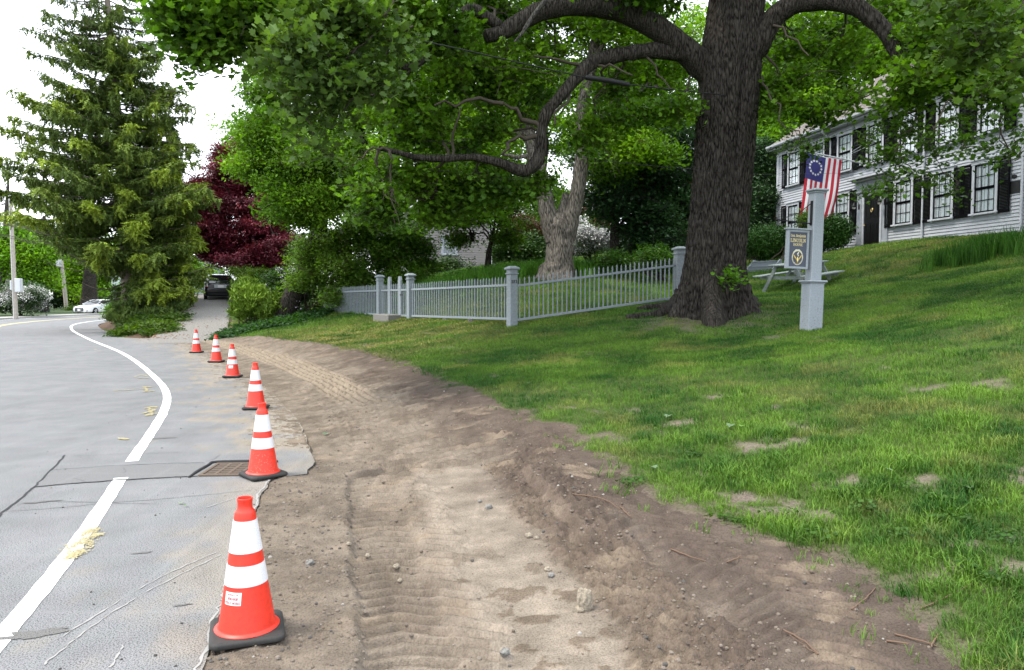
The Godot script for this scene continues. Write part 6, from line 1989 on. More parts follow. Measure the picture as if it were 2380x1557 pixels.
func build_fence():
	var c := Vector3(0, 0.95, -18)
	var dir := Vector3(-0.527, 0, -0.85).normalized()
	var gr := c + dir * 5.88
	var gl := gr + dir * 2.45
	var en := gl + dir * 5.7
	var s_end := Vector3(4.26, 1.42, -19.2)
	gr.y = 0.93; gl.y = 0.95; en.y = 0.98
	var turn := atan2(-dir.z, dir.x)
	# stretch from the corner post to the gate
	var t := thing("picket_fence", "grey picket fence run between the gate and the numbered corner post", "fence", c)
	run_of_fence(t, c, gr, [1.18, 1.125], [0.81, 0.80], 0.147, 0.1)
	var post := fence_post(t, c, 1.41, 0.20, turn)
	fence_post(t, gr, 1.41, 0.19, turn)
	# painted house number on both visible faces of the corner post
	for f in [[Vector3(0, 0, 1), 0.0], [Vector3(-1, 0, 0), 0.0], [Vector3(1, 0, 0), 0.0]]:
		var n: Vector3 = f[0]
		var tm := text_mesh("181", 0.105, 0.004, true, 700)
		var b := Basis(Vector3.UP.cross(n), Vector3.UP, n)
		put("house_number", tm, M.inkblack, post, Transform3D(b, n * 0.1015 + Vector3(0, 1.12, 0)))
	for f in [0.35, 0.6]:
		var q := c.lerp(gr, f)
		q.y = lawn_y(q.x, -q.z)
		var hh: float = lerpf(1.18, 1.125, f) - q.y + 0.02
		put_box("support_stone", Vector3(0.12, hh, 0.14), q - t.position + Vector3(0, hh / 2 - 0.04, 0), M.stone, t, 0.015)
	# beyond the gate
	t = thing("picket_fence", "grey picket fence run beyond the gate, half under the lilacs", "fence", gl)
	run_of_fence(t, gl, en, [1.12, 1.10], [0.79, 0.77], 0.147, 0.1)
	fence_post(t, gl, 1.40, 0.19, turn)
	put_box("end_post", Vector3(0.14, 1.0, 0.14), en - t.position + Vector3(0, 0.5, 0), M.fence, t, 0.008)
	for f in [0.3, 0.62]:
		var q := gl.lerp(en, f)
		put_box("support_block", Vector3(0.07, 0.2, 0.07), Vector3(q.x, 1.04, q.z) - t.position, M.fence, t, 0.008)
	# gate
	t = thing("garden_gate", "grey picket gate with two flat-headed stiles between capped posts", "gate", gr.lerp(gl, 0.5))
	var a := gr + dir * 0.12
	var b2 := gl - dir * 0.12
	run_of_fence(t, a, b2, [1.12, 1.12], [0.80, 0.79], 0.147, 0.02)
	for f in [0.30, 0.68]:
		var q := a.lerp(b2, f)
		var g := Geo.new()
		g.prism(PackedVector2Array([Vector2(-0.10, 0), Vector2(0.10, 0), Vector2(0.10, 1.2), Vector2(0.06, 1.32), Vector2(-0.06, 1.32), Vector2(-0.10, 1.2)]), 0.06, Transform3D(Basis(), Vector3(0, 0, -0.03)))
		put("stile", g.mesh(), M.fence, t, Transform3D(Basis(Vector3.UP, turn), Vector3(q.x, 1.03, q.z) - t.position))
	var lq := a.lerp(b2, 0.31)
	put_box("latch", Vector3(0.09, 0.05, 0.05), Vector3(lq.x, 1.77, lq.z) - t.position + Vector3(0.06, 0, 0.09), M.iron, t)
	# doorstep block under the gate
	var sp := a.lerp(b2, 0.52) + Vector3(-0.18, 0, 0.38)
	sp.y = lawn_y(sp.x, -sp.z)
	t = thing("gate_step", "weathered concrete block set as a step under the gate", "step", sp, turn)
	put_box("block", Vector3(1.25, 0.26, 0.42), Vector3(0, 0.06, 0), M.stone, t, 0.02)
	put_box("footing", Vector3(1.3, 0.2, 0.5), Vector3(0.02, -0.16, 0), M.stone, t, 0.02)
	# side railing up to the maple
	t = thing("railing_fence", "thin spiked grey railing from the corner post to the old maple", "fence", c)
	run_of_fence(t, c + Vector3(0.02, 0, 0), s_end, [1.16, 1.69], [0.815, 0.815], 0.118, 0.11)
	fence_post(t, s_end, 1.48, 0.24, 0.2)

# ------------------------------------------------------------------ sign
func build_sign():
	var p := at(1884, 772, 13.8)
	p.y = lawn_y(p.x, 13.8) - 0.04
	var yaw := 0.21
	var t := thing("sign_post", "grey boxed timber sign post with a black iron arm, flaking near the grass", "post", p, yaw)
	t.rotation.z = -0.028
	var g := Geo.new()
	g.cbox(Vector3(0.285, 0.94, 0.285), 0.008, Transform3D(Basis(), Vector3(0, 0.43, 0)))
	put("base_casing", g.mesh(), M.signgrey, t)
	g = Geo.new()
	g.cbox(Vector3(0.31, 0.03, 0.31), 0.008, Transform3D(Basis(), Vector3(0, 0.895, 0)))
	g.cbox(Vector3(0.37, 0.04, 0.37), 0.012, Transform3D(Basis(), Vector3(0, 0.925, 0)))
	put("moulding", g.mesh(), M.signgrey, t)
	g = Geo.new()
	g.cbox(Vector3(0.21, 1.62, 0.21), 0.012, Transform3D(Basis(), Vector3(0, 1.75, 0)))
	put("shaft", g.mesh(), M.signgrey, t)
	g = Geo.new()
	g.cbox(Vector3(0.25, 0.025, 0.25), 0.006, Transform3D(Basis(), Vector3(0, 2.535, 0)))
	g.cbox(Vector3(0.30, 0.045, 0.30), 0.014, Transform3D(Basis(), Vector3(0, 2.575, 0)))
	put("cap", g.mesh(), M.signgrey, t)
	# flaked paint low on the casing
	g = Geo.new()
	for i in 120:
		var f := rng.randi() % 2
		var y := 0.02 + 0.62 * pow(rng.randf(), 1.6)
		var s := rng.randf_range(0.003, 0.011)
		var x := rng.randf_range(-0.12, 0.12)
		var q := Transform3D(Basis(Vector3(0, 0, 1), rng.randf() * TAU) if f == 0 else Basis(Vector3.UP, -PI / 2) * Basis(Vector3(0, 0, 1), rng.randf() * TAU), Vector3(x, y, 0.1438) if f == 0 else Vector3(-0.1438, y, x))
		g.quad(q * Vector3(-s, -s * 0.5, 0), q * Vector3(-s * 0.6, s * 0.6, 0), q * Vector3(s, s * 0.7, 0), q * Vector3(s * 0.7, -s * 0.8, 0))
	put("paint_flakes", g.mesh(), M.chips, t).set_meta("kind", "stuff")
	# iron arm with its back plate and brace
	put_box("back_plate", Vector3(0.02, 0.44, 0.06), Vector3(-0.115, 2.16, 0.03), M.iron, t)
	g = Geo.new()
	g.tube([Vector3(-0.12, 1.97, 0.03), Vector3(-0.78, 2.005, 0.03)], [0.012, 0.012], 8)
	put("arm", g.mesh(true), M.iron, t)
	g = Geo.new()
	g.tube([Vector3(-0.12, 2.34, 0.03), Vector3(-0.36, 2.15, 0.03), Vector3(-0.72, 2.02, 0.03)], [0.008, 0.007, 0.007], 7)
	put("brace", g.mesh(true), M.iron, t)
	var sm := SphereMesh.new()
	sm.radius = 0.026; sm.height = 0.052; sm.radial_segments = 14; sm.rings = 8
	put("finial", sm, M.iron, t, Transform3D(Basis(), Vector3(-0.80, 2.006, 0.03)))
	# hanging board: a thing of its own
	var bp := t.transform * Vector3(-0.375, 1.49, 0.03)
	var s := thing("hanging_sign", "blue-grey hanging board with gold lettering and an eagle emblem", "sign", bp, yaw + 0.05)
	s.rotation.z = -0.034
	var w := 0.44
	var h := 0.70
	put_box("panel", Vector3(w - 0.06, h - 0.06, 0.05), Vector3.ZERO, M.board, s)
	for q in [-1, 1]:
		put_box("frame_side", Vector3(0.04, h, 0.085), Vector3(q * (w / 2 - 0.02), 0, 0), M.signgrey, s)
		put_box("frame_rail", Vector3(w - 0.08, 0.04, 0.083), Vector3(0, q * (h / 2 - 0.02), 0), M.signgrey, s)
		g = Geo.new()
		g.tube([Vector3(q * 0.13, h / 2, 0), Vector3(q * 0.13, h / 2 + 0.15, 0)], [0.006, 0.006], 6)
		put("hanger", g.mesh(true), M.iron, s)
	put_box("hood", Vector3(w + 0.05, 0.03, 0.13), Vector3(0, h / 2 + 0.015, 0), M.signgrey, s, 0.008)
	var z := 0.0265
	for q in [["Gen. Benjamin", 0.066, 0.245, 500, 0.31], ["LINCOLN", 0.088, 0.160, 500, 0.315], ["HOUSE", 0.062, 0.084, 500, 0.195]]:
		var tm := text_mesh(q[0], q[1], 0.003, true, q[3])
		var k: float = q[4] / maxf(tm.get_aabb().size.x, 0.01)
		put("lettering", tm, M.gold, s, Transform3D(Basis().scaled(Vector3(k, 1, 1)), Vector3(0, q[2], z)))
	eagle_emblem(s, Vector3(0, -0.145, z))

func flat_poly(pts: Array, z0: float, z1: float) -> ArrayMesh:
	var g := Geo.new()
	var o := PackedVector2Array()
	for p in pts: o.append(Vector2(p[0], p[1]))
	g.prism(o, z1 - z0, Transform3D(Basis(), Vector3(0, 0, z0)))
	return g.mesh()

func eagle_emblem(s: Node, c: Vector3):
	var e := Node3D.new()
	e.name = "emblem"
	s.add_child(e)
	e.position = c
	# ring of cloud, rope and lettering band
	var g := Geo.new()
	var n := 72
	for i in n:
		var a0 := TAU * i / n
		var a1 := TAU * (i + 1) / n
		var up := 0.5 + 0.5 * sin(a0)
		var r0 := 0.098
		var r1 := 0.118 + 0.012 * smoothstep(0.75, 0.95, up) * (0.7 + 0.3 * sin(a0 * 11.0))
		var f := func(a, r, zz): return Vector3(cos(a) * r * 0.98, sin(a) * r * 1.16, zz)
		g.quad(f.call(a0, r0, 0.003), f.call(a0, r1, 0.003), f.call(a1, r1, 0.003), f.call(a1, r0, 0.003))
		g.quad(f.call(a0, r1, 0.0), f.call(a1, r1, 0.0), f.call(a1, r1, 0.003), f.call(a0, r1, 0.003))
		g.quad(f.call(a0, r0, 0.003), f.call(a1, r0, 0.003), f.call(a1, r0, 0.0), f.call(a0, r0, 0.0))
	put("ring", g.mesh(), M.goldpale, e)
	var word := "HINGHAM HISTORICAL SOCIETY"
	for i in word.length():
		if word[i] == " ": continue
		var a := PI + 0.12 + (PI - 0.24) * i / (word.length() - 1.0)
		var tm := text_mesh(word[i], 0.017, 0.001, true, 700)
		var b := Basis(Vector3(0, 0, 1), a + PI / 2)
		put("letter", tm, M.board, e, Transform3D(b, Vector3(cos(a) * 0.107 * 0.98, sin(a) * 0.107 * 1.16, 0.0035)))
	# wings, body, tail, curling neck
	var wing := [[-0.012, -0.02], [-0.03, 0.0], [-0.05, 0.02], [-0.07, 0.045], [-0.088, 0.06], [-0.097, 0.058], [-0.085, 0.03], [-0.07, 0.0], [-0.05, -0.03], [-0.025, -0.05], [-0.008, -0.055]]
	put("wing", flat_poly(wing, 0.004, 0.007), M.golddark, e)
	var wr := []
	for p in wing: wr.append([-p[0], p[1] * 1.02])
	wr.reverse()
	put("wing", flat_poly(wr, 0.004, 0.007), M.golddark, e)
	for k in 4:
		for sx in [-1, 1]:
			g = Geo.new()
			g.beam(Vector3(sx * (0.02 + 0.012 * k), -0.035 + 0.012 * k, 0.0085), Vector3(sx * (0.045 + 0.013 * k), 0.0 + 0.016 * k, 0.0085), 0.004, 0.002, 0.0005, Vector3(0, 0, 1))
			put("feather", g.mesh(), M.gold, e)
	put("body", flat_poly([[-0.016, -0.05], [-0.012, -0.02], [-0.008, 0.005], [0.0, 0.015], [0.008, 0.005], [0.012, -0.02], [0.016, -0.05], [0.01, -0.07], [-0.01, -0.07]], 0.008, 0.011), M.gold, e)
	put("tail", flat_poly([[-0.01, -0.068], [0.01, -0.068], [0.02, -0.1], [0.0, -0.106], [-0.02, -0.1]], 0.006, 0.009), M.golddark, e)
	g = Geo.new()
	var pts := []
	var rr := []
	for i in 12:
		var f := i / 11.0
		pts.append(Vector3(0.012 * sin(f * 9.0) + 0.004, 0.02 + 0.075 * f, 0.006))
		rr.append(lerpf(0.006, 0.012, absf(sin(f * 6.0))))
	g.tube(pts, rr, 8)
	put("plume", g.mesh(true), M.goldpale, e)
	put("perch", flat_poly([[-0.035, -0.11], [0.035, -0.11], [0.03, -0.103], [-0.03, -0.103]], 0.004, 0.007), M.inkblack, e)

# ------------------------------------------------------------------ picnic table and steps
func plank(t: Node, called: String, a: Vector3, b: Vector3, w: float, h: float, up := Vector3.UP):
	var g := Geo.new()
	g.beam(a, b, w, h, 0.005, up)
	return put(called, g.mesh(), M.table, t)

func build_picnic_table():
	var p := on(8.45, 22.2)
	p.y = H(8.45, 22.2) + 0.02
	var t := thing("picnic_table", "weathered grey-green wooden picnic table on the slope behind the sign post", "table", p)
	var lon := Vector3(0.70, 0.085, -0.71).normalized()
	var wid := Vector3(0.71, -0.02, 0.70).normalized()
	var up := wid.cross(lon).normalized()
	if up.y < 0: up = -up
	wid = lon.cross(up).normalized()
	t.basis = Basis(lon, up, lon.cross(up))
	var L2 := 1.22
	for k in 5: plank(t, "tabletop_board", Vector3(-L2, 0.74, -0.302 + k * 0.151), Vector3(L2, 0.74, -0.302 + k * 0.151), 0.14, 0.038)
	for s in [-1, 1]:
		for k in 2: plank(t, "seat_board", Vector3(-L2, 0.43, s * (0.63 + k * 0.145)), Vector3(L2, 0.43, s * (0.63 + k * 0.145)), 0.138, 0.038)
		var x: float = s * 0.88
		plank(t, "seat_bearer", Vector3(x, 0.37, -0.78), Vector3(x, 0.37, 0.78), 0.04, 0.09)
		plank(t, "top_bearer", Vector3(x + 0.045, 0.68, -0.36), Vector3(x + 0.045, 0.68, 0.36), 0.04, 0.085)
		for q in [-1, 1]:
			var g := Geo.new()
			g.beam(Vector3(x + 0.045 * s, -0.05, q * 0.66), Vector3(x + 0.045 * s, 0.715, q * 0.26), 0.04, 0.095, 0.005, Vector3(0, 0.4, q))
			put("leg", g.mesh(), M.table, t)
		plank(t, "brace", Vector3(x - s * 0.02, 0.40, 0), Vector3(x - s * 0.55, 0.70, 0), 0.04, 0.07)

func build_steps():
	var p := on(8.72, 27.0)
	p.y -= 0.14
	var t := thing("garden_steps", "three grey-painted wooden steps with side boards set into the lawn slope", "steps", p)
	var f := Vector3(0.72, 0, -0.69).normalized()
	var r := Vector3(0.69, 0, 0.72).normalized()
	t.basis = Basis(r, Vector3.UP, -f)
	for k in 3:
		put_box("riser", Vector3(0.96, 0.15, 0.025), Vector3(0, 0.085 + k * 0.185, -0.28 * k), M.riser_shade, t)  # shade under the nosing is put into the riser colour
		put_box("tread", Vector3(0.96, 0.035, 0.31), Vector3(0, 0.185 + k * 0.185, -0.28 * k - 0.125), M.fence, t, 0.006)
	for s in [-1, 1]:
		var g := Geo.new()
		g.prism(PackedVector2Array([Vector2(-0.05, -0.1), Vector2(0.12, -0.1), Vector2(0.9, 0.44), Vector2(0.9, 0.63), Vector2(0.78, 0.63), Vector2(-0.05, 0.09)]), 0.045, Transform3D(Basis(Vector3(0, 0, -1), Vector3.UP, Vector3.RIGHT), Vector3(s * 0.505 - 0.0225, 0, 0)))
		put("side_board", g.mesh(), M.fence, t)

# ------------------------------------------------------------------ flag
func build_flag():
	var tip := at(1871, 351, 29.25)
	var foot := at(2001, 378.5, 29.66)
	var t := thing("flag_pole", "white flag pole slanting out from the house front between upper windows", "pole", foot)
	var g := Geo.new()
	g.tube([Vector3.ZERO, tip - foot], [0.032, 0.024], 10)
	put("pole", g.mesh(true), M.trim, t)
	var sm := SphereMesh.new()
	sm.radius = 0.05; sm.height = 0.1; sm.radial_segments = 14; sm.rings = 8
	put("finial", sm, M.trim, t, Transform3D(Basis(), tip - foot))
	var side := Vector3(0.174, 0, 0.985)
	var mid := (tip - foot) * 0.36
	for s in [[0.55, 1.25], [1.0, 1.0]]:
		g = Geo.new()
		g.tube([mid, side * s[0] + Vector3(0.25, s[1] * 0.75, 0.1)], [0.008, 0.008], 5)
		put("stay", g.mesh(true), M.trim, t)
	put_box("bracket", Vector3(0.12, 0.2, 0.16), Vector3(0.03, 0, 0), M.trim, t)
	# the flag hangs from the outer half of the pole, stripes running down
	var o := tip
	var f := thing("flag", "red, white and blue flag with thirteen stripes and a ring of stars", "flag", o)
	var along_v := (foot - tip).normalized()
	var W := 1.52
	var Hh := 2.46
	var cloth := func(u: float, v: float, lift: float) -> Vector3:
		# u 0..1 along the pole from the tip, v 0..1 down the fly
		var q: Vector3 = along_v * (0.06 + u * W * (1.0 - 0.12 * v)) + Vector3(-0.26 * v * v, -0.035 - v * Hh, 0)
		var fold := 0.07 * v * sin(u * 8.0 + v * 1.2) + 0.03 * v * sin(u * 17.0 - v * 2.0) + 0.02 * sin(v * 9.0 + u * 3.0)
		return q + Vector3(0.17, 0, 0.985) * (fold + lift) + Vector3(0, -0.05 * sin(u * PI) * (1.0 - v), 0)
	var piece := func(u0: float, u1: float, v0: float, v1: float, lift: float) -> ArrayMesh:
		var q: Geo = Geo.new()
		var nu := 6
		var nv := 26
		for side2 in [0.0, 0.003]:
			var k0 := q.v.size()
			for j in nv:
				for i in nu:
					q.v.append(cloth.call(lerpf(u0, u1, i / (nu - 1.0)), lerpf(v0, v1, j / (nv - 1.0)), lift + side2))
			q.grid(nu, nv, k0)
		return q.mesh(true)
	# stripes counted across the hoist; the canton covers the seven nearest the tip
	for k in 13:
		var v0 := 0.40 if k < 7 else 0.0
		put("stripe", piece.call(k / 13.0, (k + 1) / 13.0, v0, 1.0, 0.0), M.flagred if k % 2 == 0 else M.flagwhite, f)
	put("canton", piece.call(0.0, 7.0 / 13.0, 0.0, 0.40, 0.0), M.flagblue, f)
	for k in 13:
		var a := TAU * k / 13.0
		var cu := 0.27 + 0.175 * cos(a)
		var cv := 0.20 + 0.105 * sin(a)
		for sd in [0.008, -0.008]:
			g = Geo.new()
			var kk := g.v.size()
			var c: Vector3 = cloth.call(cu, cv, sd + (0.003 if sd > 0 else 0.0))
			g.v.append(c)
			for i in 10:
				var rr := 0.062 if i % 2 == 0 else 0.026
				var b := TAU * i / 10.0 + a
				g.v.append(cloth.call(cu + rr / W * cos(b), cv + rr / Hh * sin(b), sd + (0.003 if sd > 0 else 0.0)))
			for i in 10: g.ix.append_array([0, 1 + i, 1 + (i + 1) % 10])
			put("star", g.mesh(), M.flagwhite, f)
	g = Geo.new()
	g.tube([cloth.call(0, 0, 0), cloth.call(0.5, 0, 0), cloth.call(1, 0, 0)], [0.012, 0.012, 0.012], 6)
	put("heading", g.mesh(true), M.flagwhite, f)

# ------------------------------------------------------------------ cones
func cone_r(y: float) -> float:
	return lerpf(0.140, 0.052, clampf((y - 0.045) / (0.625 - 0.045), 0.0, 1.0))

func band_mesh(y0: float, y1: float, out: float) -> ArrayMesh:
	var g := Geo.new()
	g.lathe([Vector2(cone_r(y0) - 0.001, y0), Vector2(cone_r(y0) + out, y0), Vector2(cone_r(y1) + out, y1), Vector2(cone_r(y1) - 0.001, y1)], 48)
	return g.mesh(true)

func make_cone(p: Vector3, turn: float, label: String) -> Node3D:
	var t := thing("traffic_cone", label, "traffic cone", p, turn, "orange cones along the cut pavement edge")
	var g := Geo.new()
	# rubber base: rounded square slab on small feet
	var rim := PackedVector2Array()
	for c in 4:
		for k in 7:
			var a := PI / 2 * c + PI / 2 * k / 6.0
			var cc: Vector2 = [Vector2(1, 1), Vector2(-1, 1), Vector2(-1, -1), Vector2(1, -1)][c]
			rim.append(cc * 0.135 + Vector2(cos(a), sin(a)) * 0.045)
	var n := rim.size()
	for lv in [[0.012, 0.96], [0.018, 1.0], [0.034, 1.0], [0.042, 0.96], [0.047, 0.86]]:
		for q in rim: g.v.append(Vector3(q.x * lv[1], lv[0], q.y * lv[1]))
	for i in 4:
		for j in n:
			var a := i * n + j
			var b := i * n + (j + 1) % n
			g.ix.append_array([a, b + n, a + n, a, b, b + n])
	for lv in [0, 4]:
		var k := g.v.size()
		g.v.append(Vector3(0, g.v[lv * n].y, 0))
		for j in n: g.ix.append_array([k, lv * n + (j + 1) % n, lv * n + j] if lv == 0 else [k, lv * n + j, lv * n + (j + 1) % n])
	put("base", g.mesh(true), M.rubber, t)
	for s in 4:
		var b := Basis(Vector3.UP, s * PI / 2)
		put_box("foot", Vector3(0.05, 0.016, 0.04), b * Vector3(0.13, 0.007, 0.13), M.rubber, t, 0.003)
	# body
	g = Geo.new()
	g.lathe([Vector2(0.12, 0.044), Vector2(0.158, 0.046), Vector2(0.160, 0.050), Vector2(0.150, 0.056), Vector2(0.1385, 0.062), Vector2(cone_r(0.28), 0.28), Vector2(cone_r(0.44), 0.44), Vector2(cone_r(0.61), 0.61), Vector2(0.0505, 0.635), Vector2(0.046, 0.645), Vector2(0.0375, 0.655), Vector2(0.036, 0.68), Vector2(0.0385, 0.70), Vector2(0.0385, 0.707), Vector2(0.036, 0.71), Vector2(0.031, 0.708), Vector2(0.029, 0.66), Vector2(0.03, 0.5)], 48)
	put("body", g.mesh(true), M.orange, t)
	put("reflective_collar", band_mesh(0.443, 0.600, 0.0022), M.collar, t)
	put("reflective_collar", band_mesh(0.282, 0.382, 0.0022), M.collar, t)
	return t

func on_cone(x: float, y: float, a0: float, out: float) -> Vector3:
	var r := cone_r(y) + out
	var a := a0 + x / r
	return Vector3(sin(a) * r, y, cos(a) * r)

func cone_sticker(t: Node, a0: float, words: bool):
	var g := Geo.new()
	for j in 2:
		for i in 12: g.v.append(on_cone(lerpf(-0.047, 0.047, i / 11.0), 0.197 + 0.062 * j, a0, 0.0012))
	for i in 11: g.ix.append_array([i, i + 12, i + 13, i, i + 13, i + 1])
	var s := put("sticker", g.mesh(true), M.sticker, t)
	if not words: return
	for q in [["PROPERTY OF", 0.247, 0.0115, 0.062], ["HINGHAM", 0.2285, 0.020, 0.060], ["PUBLIC WORKS", 0.208, 0.0185, 0.086]]:
		var tm := text_mesh(q[0], q[2], 0.0006, false, 800)
		var arr := tm.surface_get_arrays(0)
		var vs: PackedVector3Array = arr[Mesh.ARRAY_VERTEX]
		var box := tm.get_aabb()
		var k: float = q[3] / maxf(box.size.x, 0.001)
		for i in vs.size():
			var v := vs[i] - box.get_center()
			vs[i] = on_cone(v.x * k, q[1] + v.y, a0, 0.0016 + v.z)
		var na := []
		na.resize(Mesh.ARRAY_MAX)
		na[Mesh.ARRAY_VERTEX] = vs
		na[Mesh.ARRAY_INDEX] = arr[Mesh.ARRAY_INDEX]
		var m := ArrayMesh.new()
		m.add_surface_from_arrays(Mesh.PRIMITIVE_TRIANGLES, na)
		put("print", m, M.ink, s)

func build_cones():
	rng.seed = 61
	var spots := [[575, 1474, 0.35, "clean orange cone with a white property sticker beside the saw-cut pavement end"], [612, 1107, 0.75, "mud-spattered orange cone overhanging the dirt beside the storm drain"],
		[595, 950, 0.1, "orange cone standing just behind the mud-spattered one by the drain"], [541, 877, 0.05, "orange cone with a small white sticker, midway along the row"], [503, 842, 0.0, "orange cone next to last before the driveway mouth"], [457, 820, 0.08, "last orange cone of the row, by the driveway mouth"]]
	for i in spots.size():
		var s = spots[i]
		var p := flat_at(s[0], s[1], 0.0)
		p.y = 0.001
		if i > 2: p.y = 0.006
		var t := make_cone(p, s[2], s[3])
		if i == 0:
			t.position.y = 0.0
			t.rotation.x = 0.0
			cone_sticker(t, -0.30 - s[2], true)
		if i == 3: cone_sticker(t, 0.02 - s[2], true)
		if i == 1:
			# dried mud spatter on the body
			var g := Geo.new()
			for k in 150:
				var y := 0.06 + 0.2 * pow(rng.randf(), 1.6)
				var a := rng.randf_range(-2.2, 1.4)
				var z := rng.randf_range(0.0012, 0.0042)
				var r := cone_r(y)
				var pts := []
				for q in 5: pts.append(on_cone(cos(TAU * q / 5.0) * z, y + sin(TAU * q / 5.0) * z * rng.randf_range(0.7, 1.2), a, 0.0012))
				g.quad(pts[0], pts[1], pts[2], pts[3])
				g.tri(pts[0], pts[3], pts[4])
			put("mud_spatter", g.mesh(), M.mud, t).set_meta("kind", "stuff")

# ------------------------------------------------------------------ storm drain
func build_drain():
	var p := flat_at(540, 1092)
	var t := thing("storm_drain", "rusty cast-iron storm drain grate sunk in the asphalt by the cones", "storm drain", Vector3(p.x + 0.03, 0.0, p.z), 0.05)
	var s := 0.54
	put_box("shade_plate", Vector3(s - 0.02, 0.004, s - 0.02), Vector3(0, 0.0065, 0), M.grate_shade, t, 0.001)  # flat plate coloured dark for the shaded depth; no shaft is modelled
	for q in [-1, 1]:
		put_box("frame_bar", Vector3(s, 0.016, 0.035), Vector3(0, 0.009, q * (s / 2 - 0.0175)), M.rust, t, 0.003)
		put_box("frame_bar", Vector3(0.035, 0.016, s - 0.07), Vector3(q * (s / 2 - 0.0175), 0.009, 0), M.rust, t, 0.003)
	for k in 3:
		put_box("grate_bar", Vector3(0.034, 0.015, s - 0.07), Vector3(-0.118 + k * 0.118, 0.010, 0), M.rust, t, 0.003)
	for k in 6:
		for c in 4:
			put_box("grate_rib", Vector3(0.088, 0.013, 0.030), Vector3(-0.177 + c * 0.118, 0.0095, -0.195 + k * 0.078), M.rust, t, 0.003)
	# tar bead round the frame, broken at one side
	var g := Geo.new()
	var pts := [Vector3(-0.335, 0.004, 0.31), Vector3(-0.34, 0.004, 0.1), Vector3(-0.335, 0.004, -0.2), Vector3(-0.31, 0.004, -0.335), Vector3(0.0, 0.004, -0.345), Vector3(0.33, 0.004, -0.335)]
	var sp := smooth_path(pts, [0.012, 0.02, 0.016, 0.022, 0.026, 0.018], 8)
	g.tube(sp[0], sp[1], 6)
	put("tar_bead", g.mesh(true), M.tar, t)

# ------------------------------------------------------------------ vehicles
func loft(sections: Array, closed_ends := true) -> ArrayMesh:
	# each section: Array of Vector3, the right half from bottom centre to top centre; mirrored in x
	var g := Geo.new()
	var n: int = sections[0].size()
	var ring := n * 2 - 2
	for s in sections:
		for p in s: g.v.append(p)
		for i in range(n - 2, 0, -1): g.v.append(Vector3(-s[i].x, s[i].y, s[i].z))
	for k in sections.size() - 1:
		for j in ring:
			var a := k * ring + j
			var b := k * ring + (j + 1) % ring
			g.ix.append_array([a, a + ring, b + ring, a, b + ring, b])
	if closed_ends:
		for e in [0, sections.size() - 1]:
			var c := Vector3.ZERO
			for j in ring: c += g.v[e * ring + j]
			var k := g.v.size()
			g.v.append(c / ring)
			for j in ring:
				var a: int = e * ring + j
				var b: int = e * ring + (j + 1) % ring
				g.ix.append_array([k, a, b] if e == 0 else [k, b, a])
	return g.mesh(true)

func half_ring(z: float, w: float, y0: float, y1: float, tuck := 0.93) -> Array:
	# lower body section
	var m := lerpf(y0, y1, 0.55)
	return [Vector3(0, y0, z), Vector3(w * 0.82, y0, z), Vector3(w * 0.96, y0 + 0.07, z), Vector3(w, lerpf(y0, m, 0.5), z), Vector3(w, m, z), Vector3(w * 0.985, lerpf(m, y1, 0.6), z), Vector3(w * tuck, y1, z), Vector3(w * 0.6, y1 + 0.025, z), Vector3(0, y1 + 0.035, z)]

func cabin_ring(z: float, wb: float, wt: float, y0: float, y1: float) -> Array:
	return [Vector3(0, y0, z), Vector3(wb, y0, z), Vector3(lerpf(wb, wt, 0.5), lerpf(y0, y1, 0.5), z), Vector3(wt, y1 - 0.05, z), Vector3(wt * 0.85, y1 - 0.01, z), Vector3(0, y1, z)]

func wheel(t: Node, p: Vector3, r: float, w: float):
	var g := Geo.new()
	var b := Basis(Vector3(0, 0, 1), PI / 2)
	g.lathe([Vector2(r * 0.66, -w / 2), Vector2(r * 0.93, -w / 2), Vector2(r, -w * 0.36), Vector2(r, w * 0.36), Vector2(r * 0.93, w / 2), Vector2(r * 0.66, w / 2)], 28, Transform3D(b, Vector3.ZERO))
	var o := put("wheel", g.mesh(true), M.tyre, t, Transform3D(Basis(), p))
	g = Geo.new()
	g.lathe([Vector2(0.0, -w * 0.3), Vector2(r * 0.66, -w * 0.42), Vector2(r * 0.66, w * 0.42), Vector2(0.0, w * 0.3)], 24, Transform3D(b, Vector3.ZERO))
	put("rim", g.mesh(), M.plastic, o)
	for k in 5:
		var a := TAU * k / 5.0
		g = Geo.new()
		for s in [-1, 1]:
			g.beam(Vector3(s * w * 0.42, 0, 0), Vector3(s * w * 0.44, cos(a) * r * 0.64, sin(a) * r * 0.64), 0.07, 0.02, 0.004, Vector3.RIGHT)
		put("spoke", g.mesh(), M.alloy, o)

func patch(t: Node, called: String, corners: Array, m: Material, n := 6, bulge := Vector3.ZERO) -> MeshInstance3D:
	# a gently curved four-cornered panel: bottom left, top left, top right, bottom right
	var g := Geo.new()
	for j in n:
		for i in n:
			var u := i / (n - 1.0)
			var v := j / (n - 1.0)
			var p: Vector3 = corners[0].lerp(corners[3], u).lerp(corners[1].lerp(corners[2], u), v)
			g.v.append(p + bulge * (4.0 * u * (1.0 - u)))
	g.grid(n, n, 0)
	return put(called, g.mesh(true), m, t)

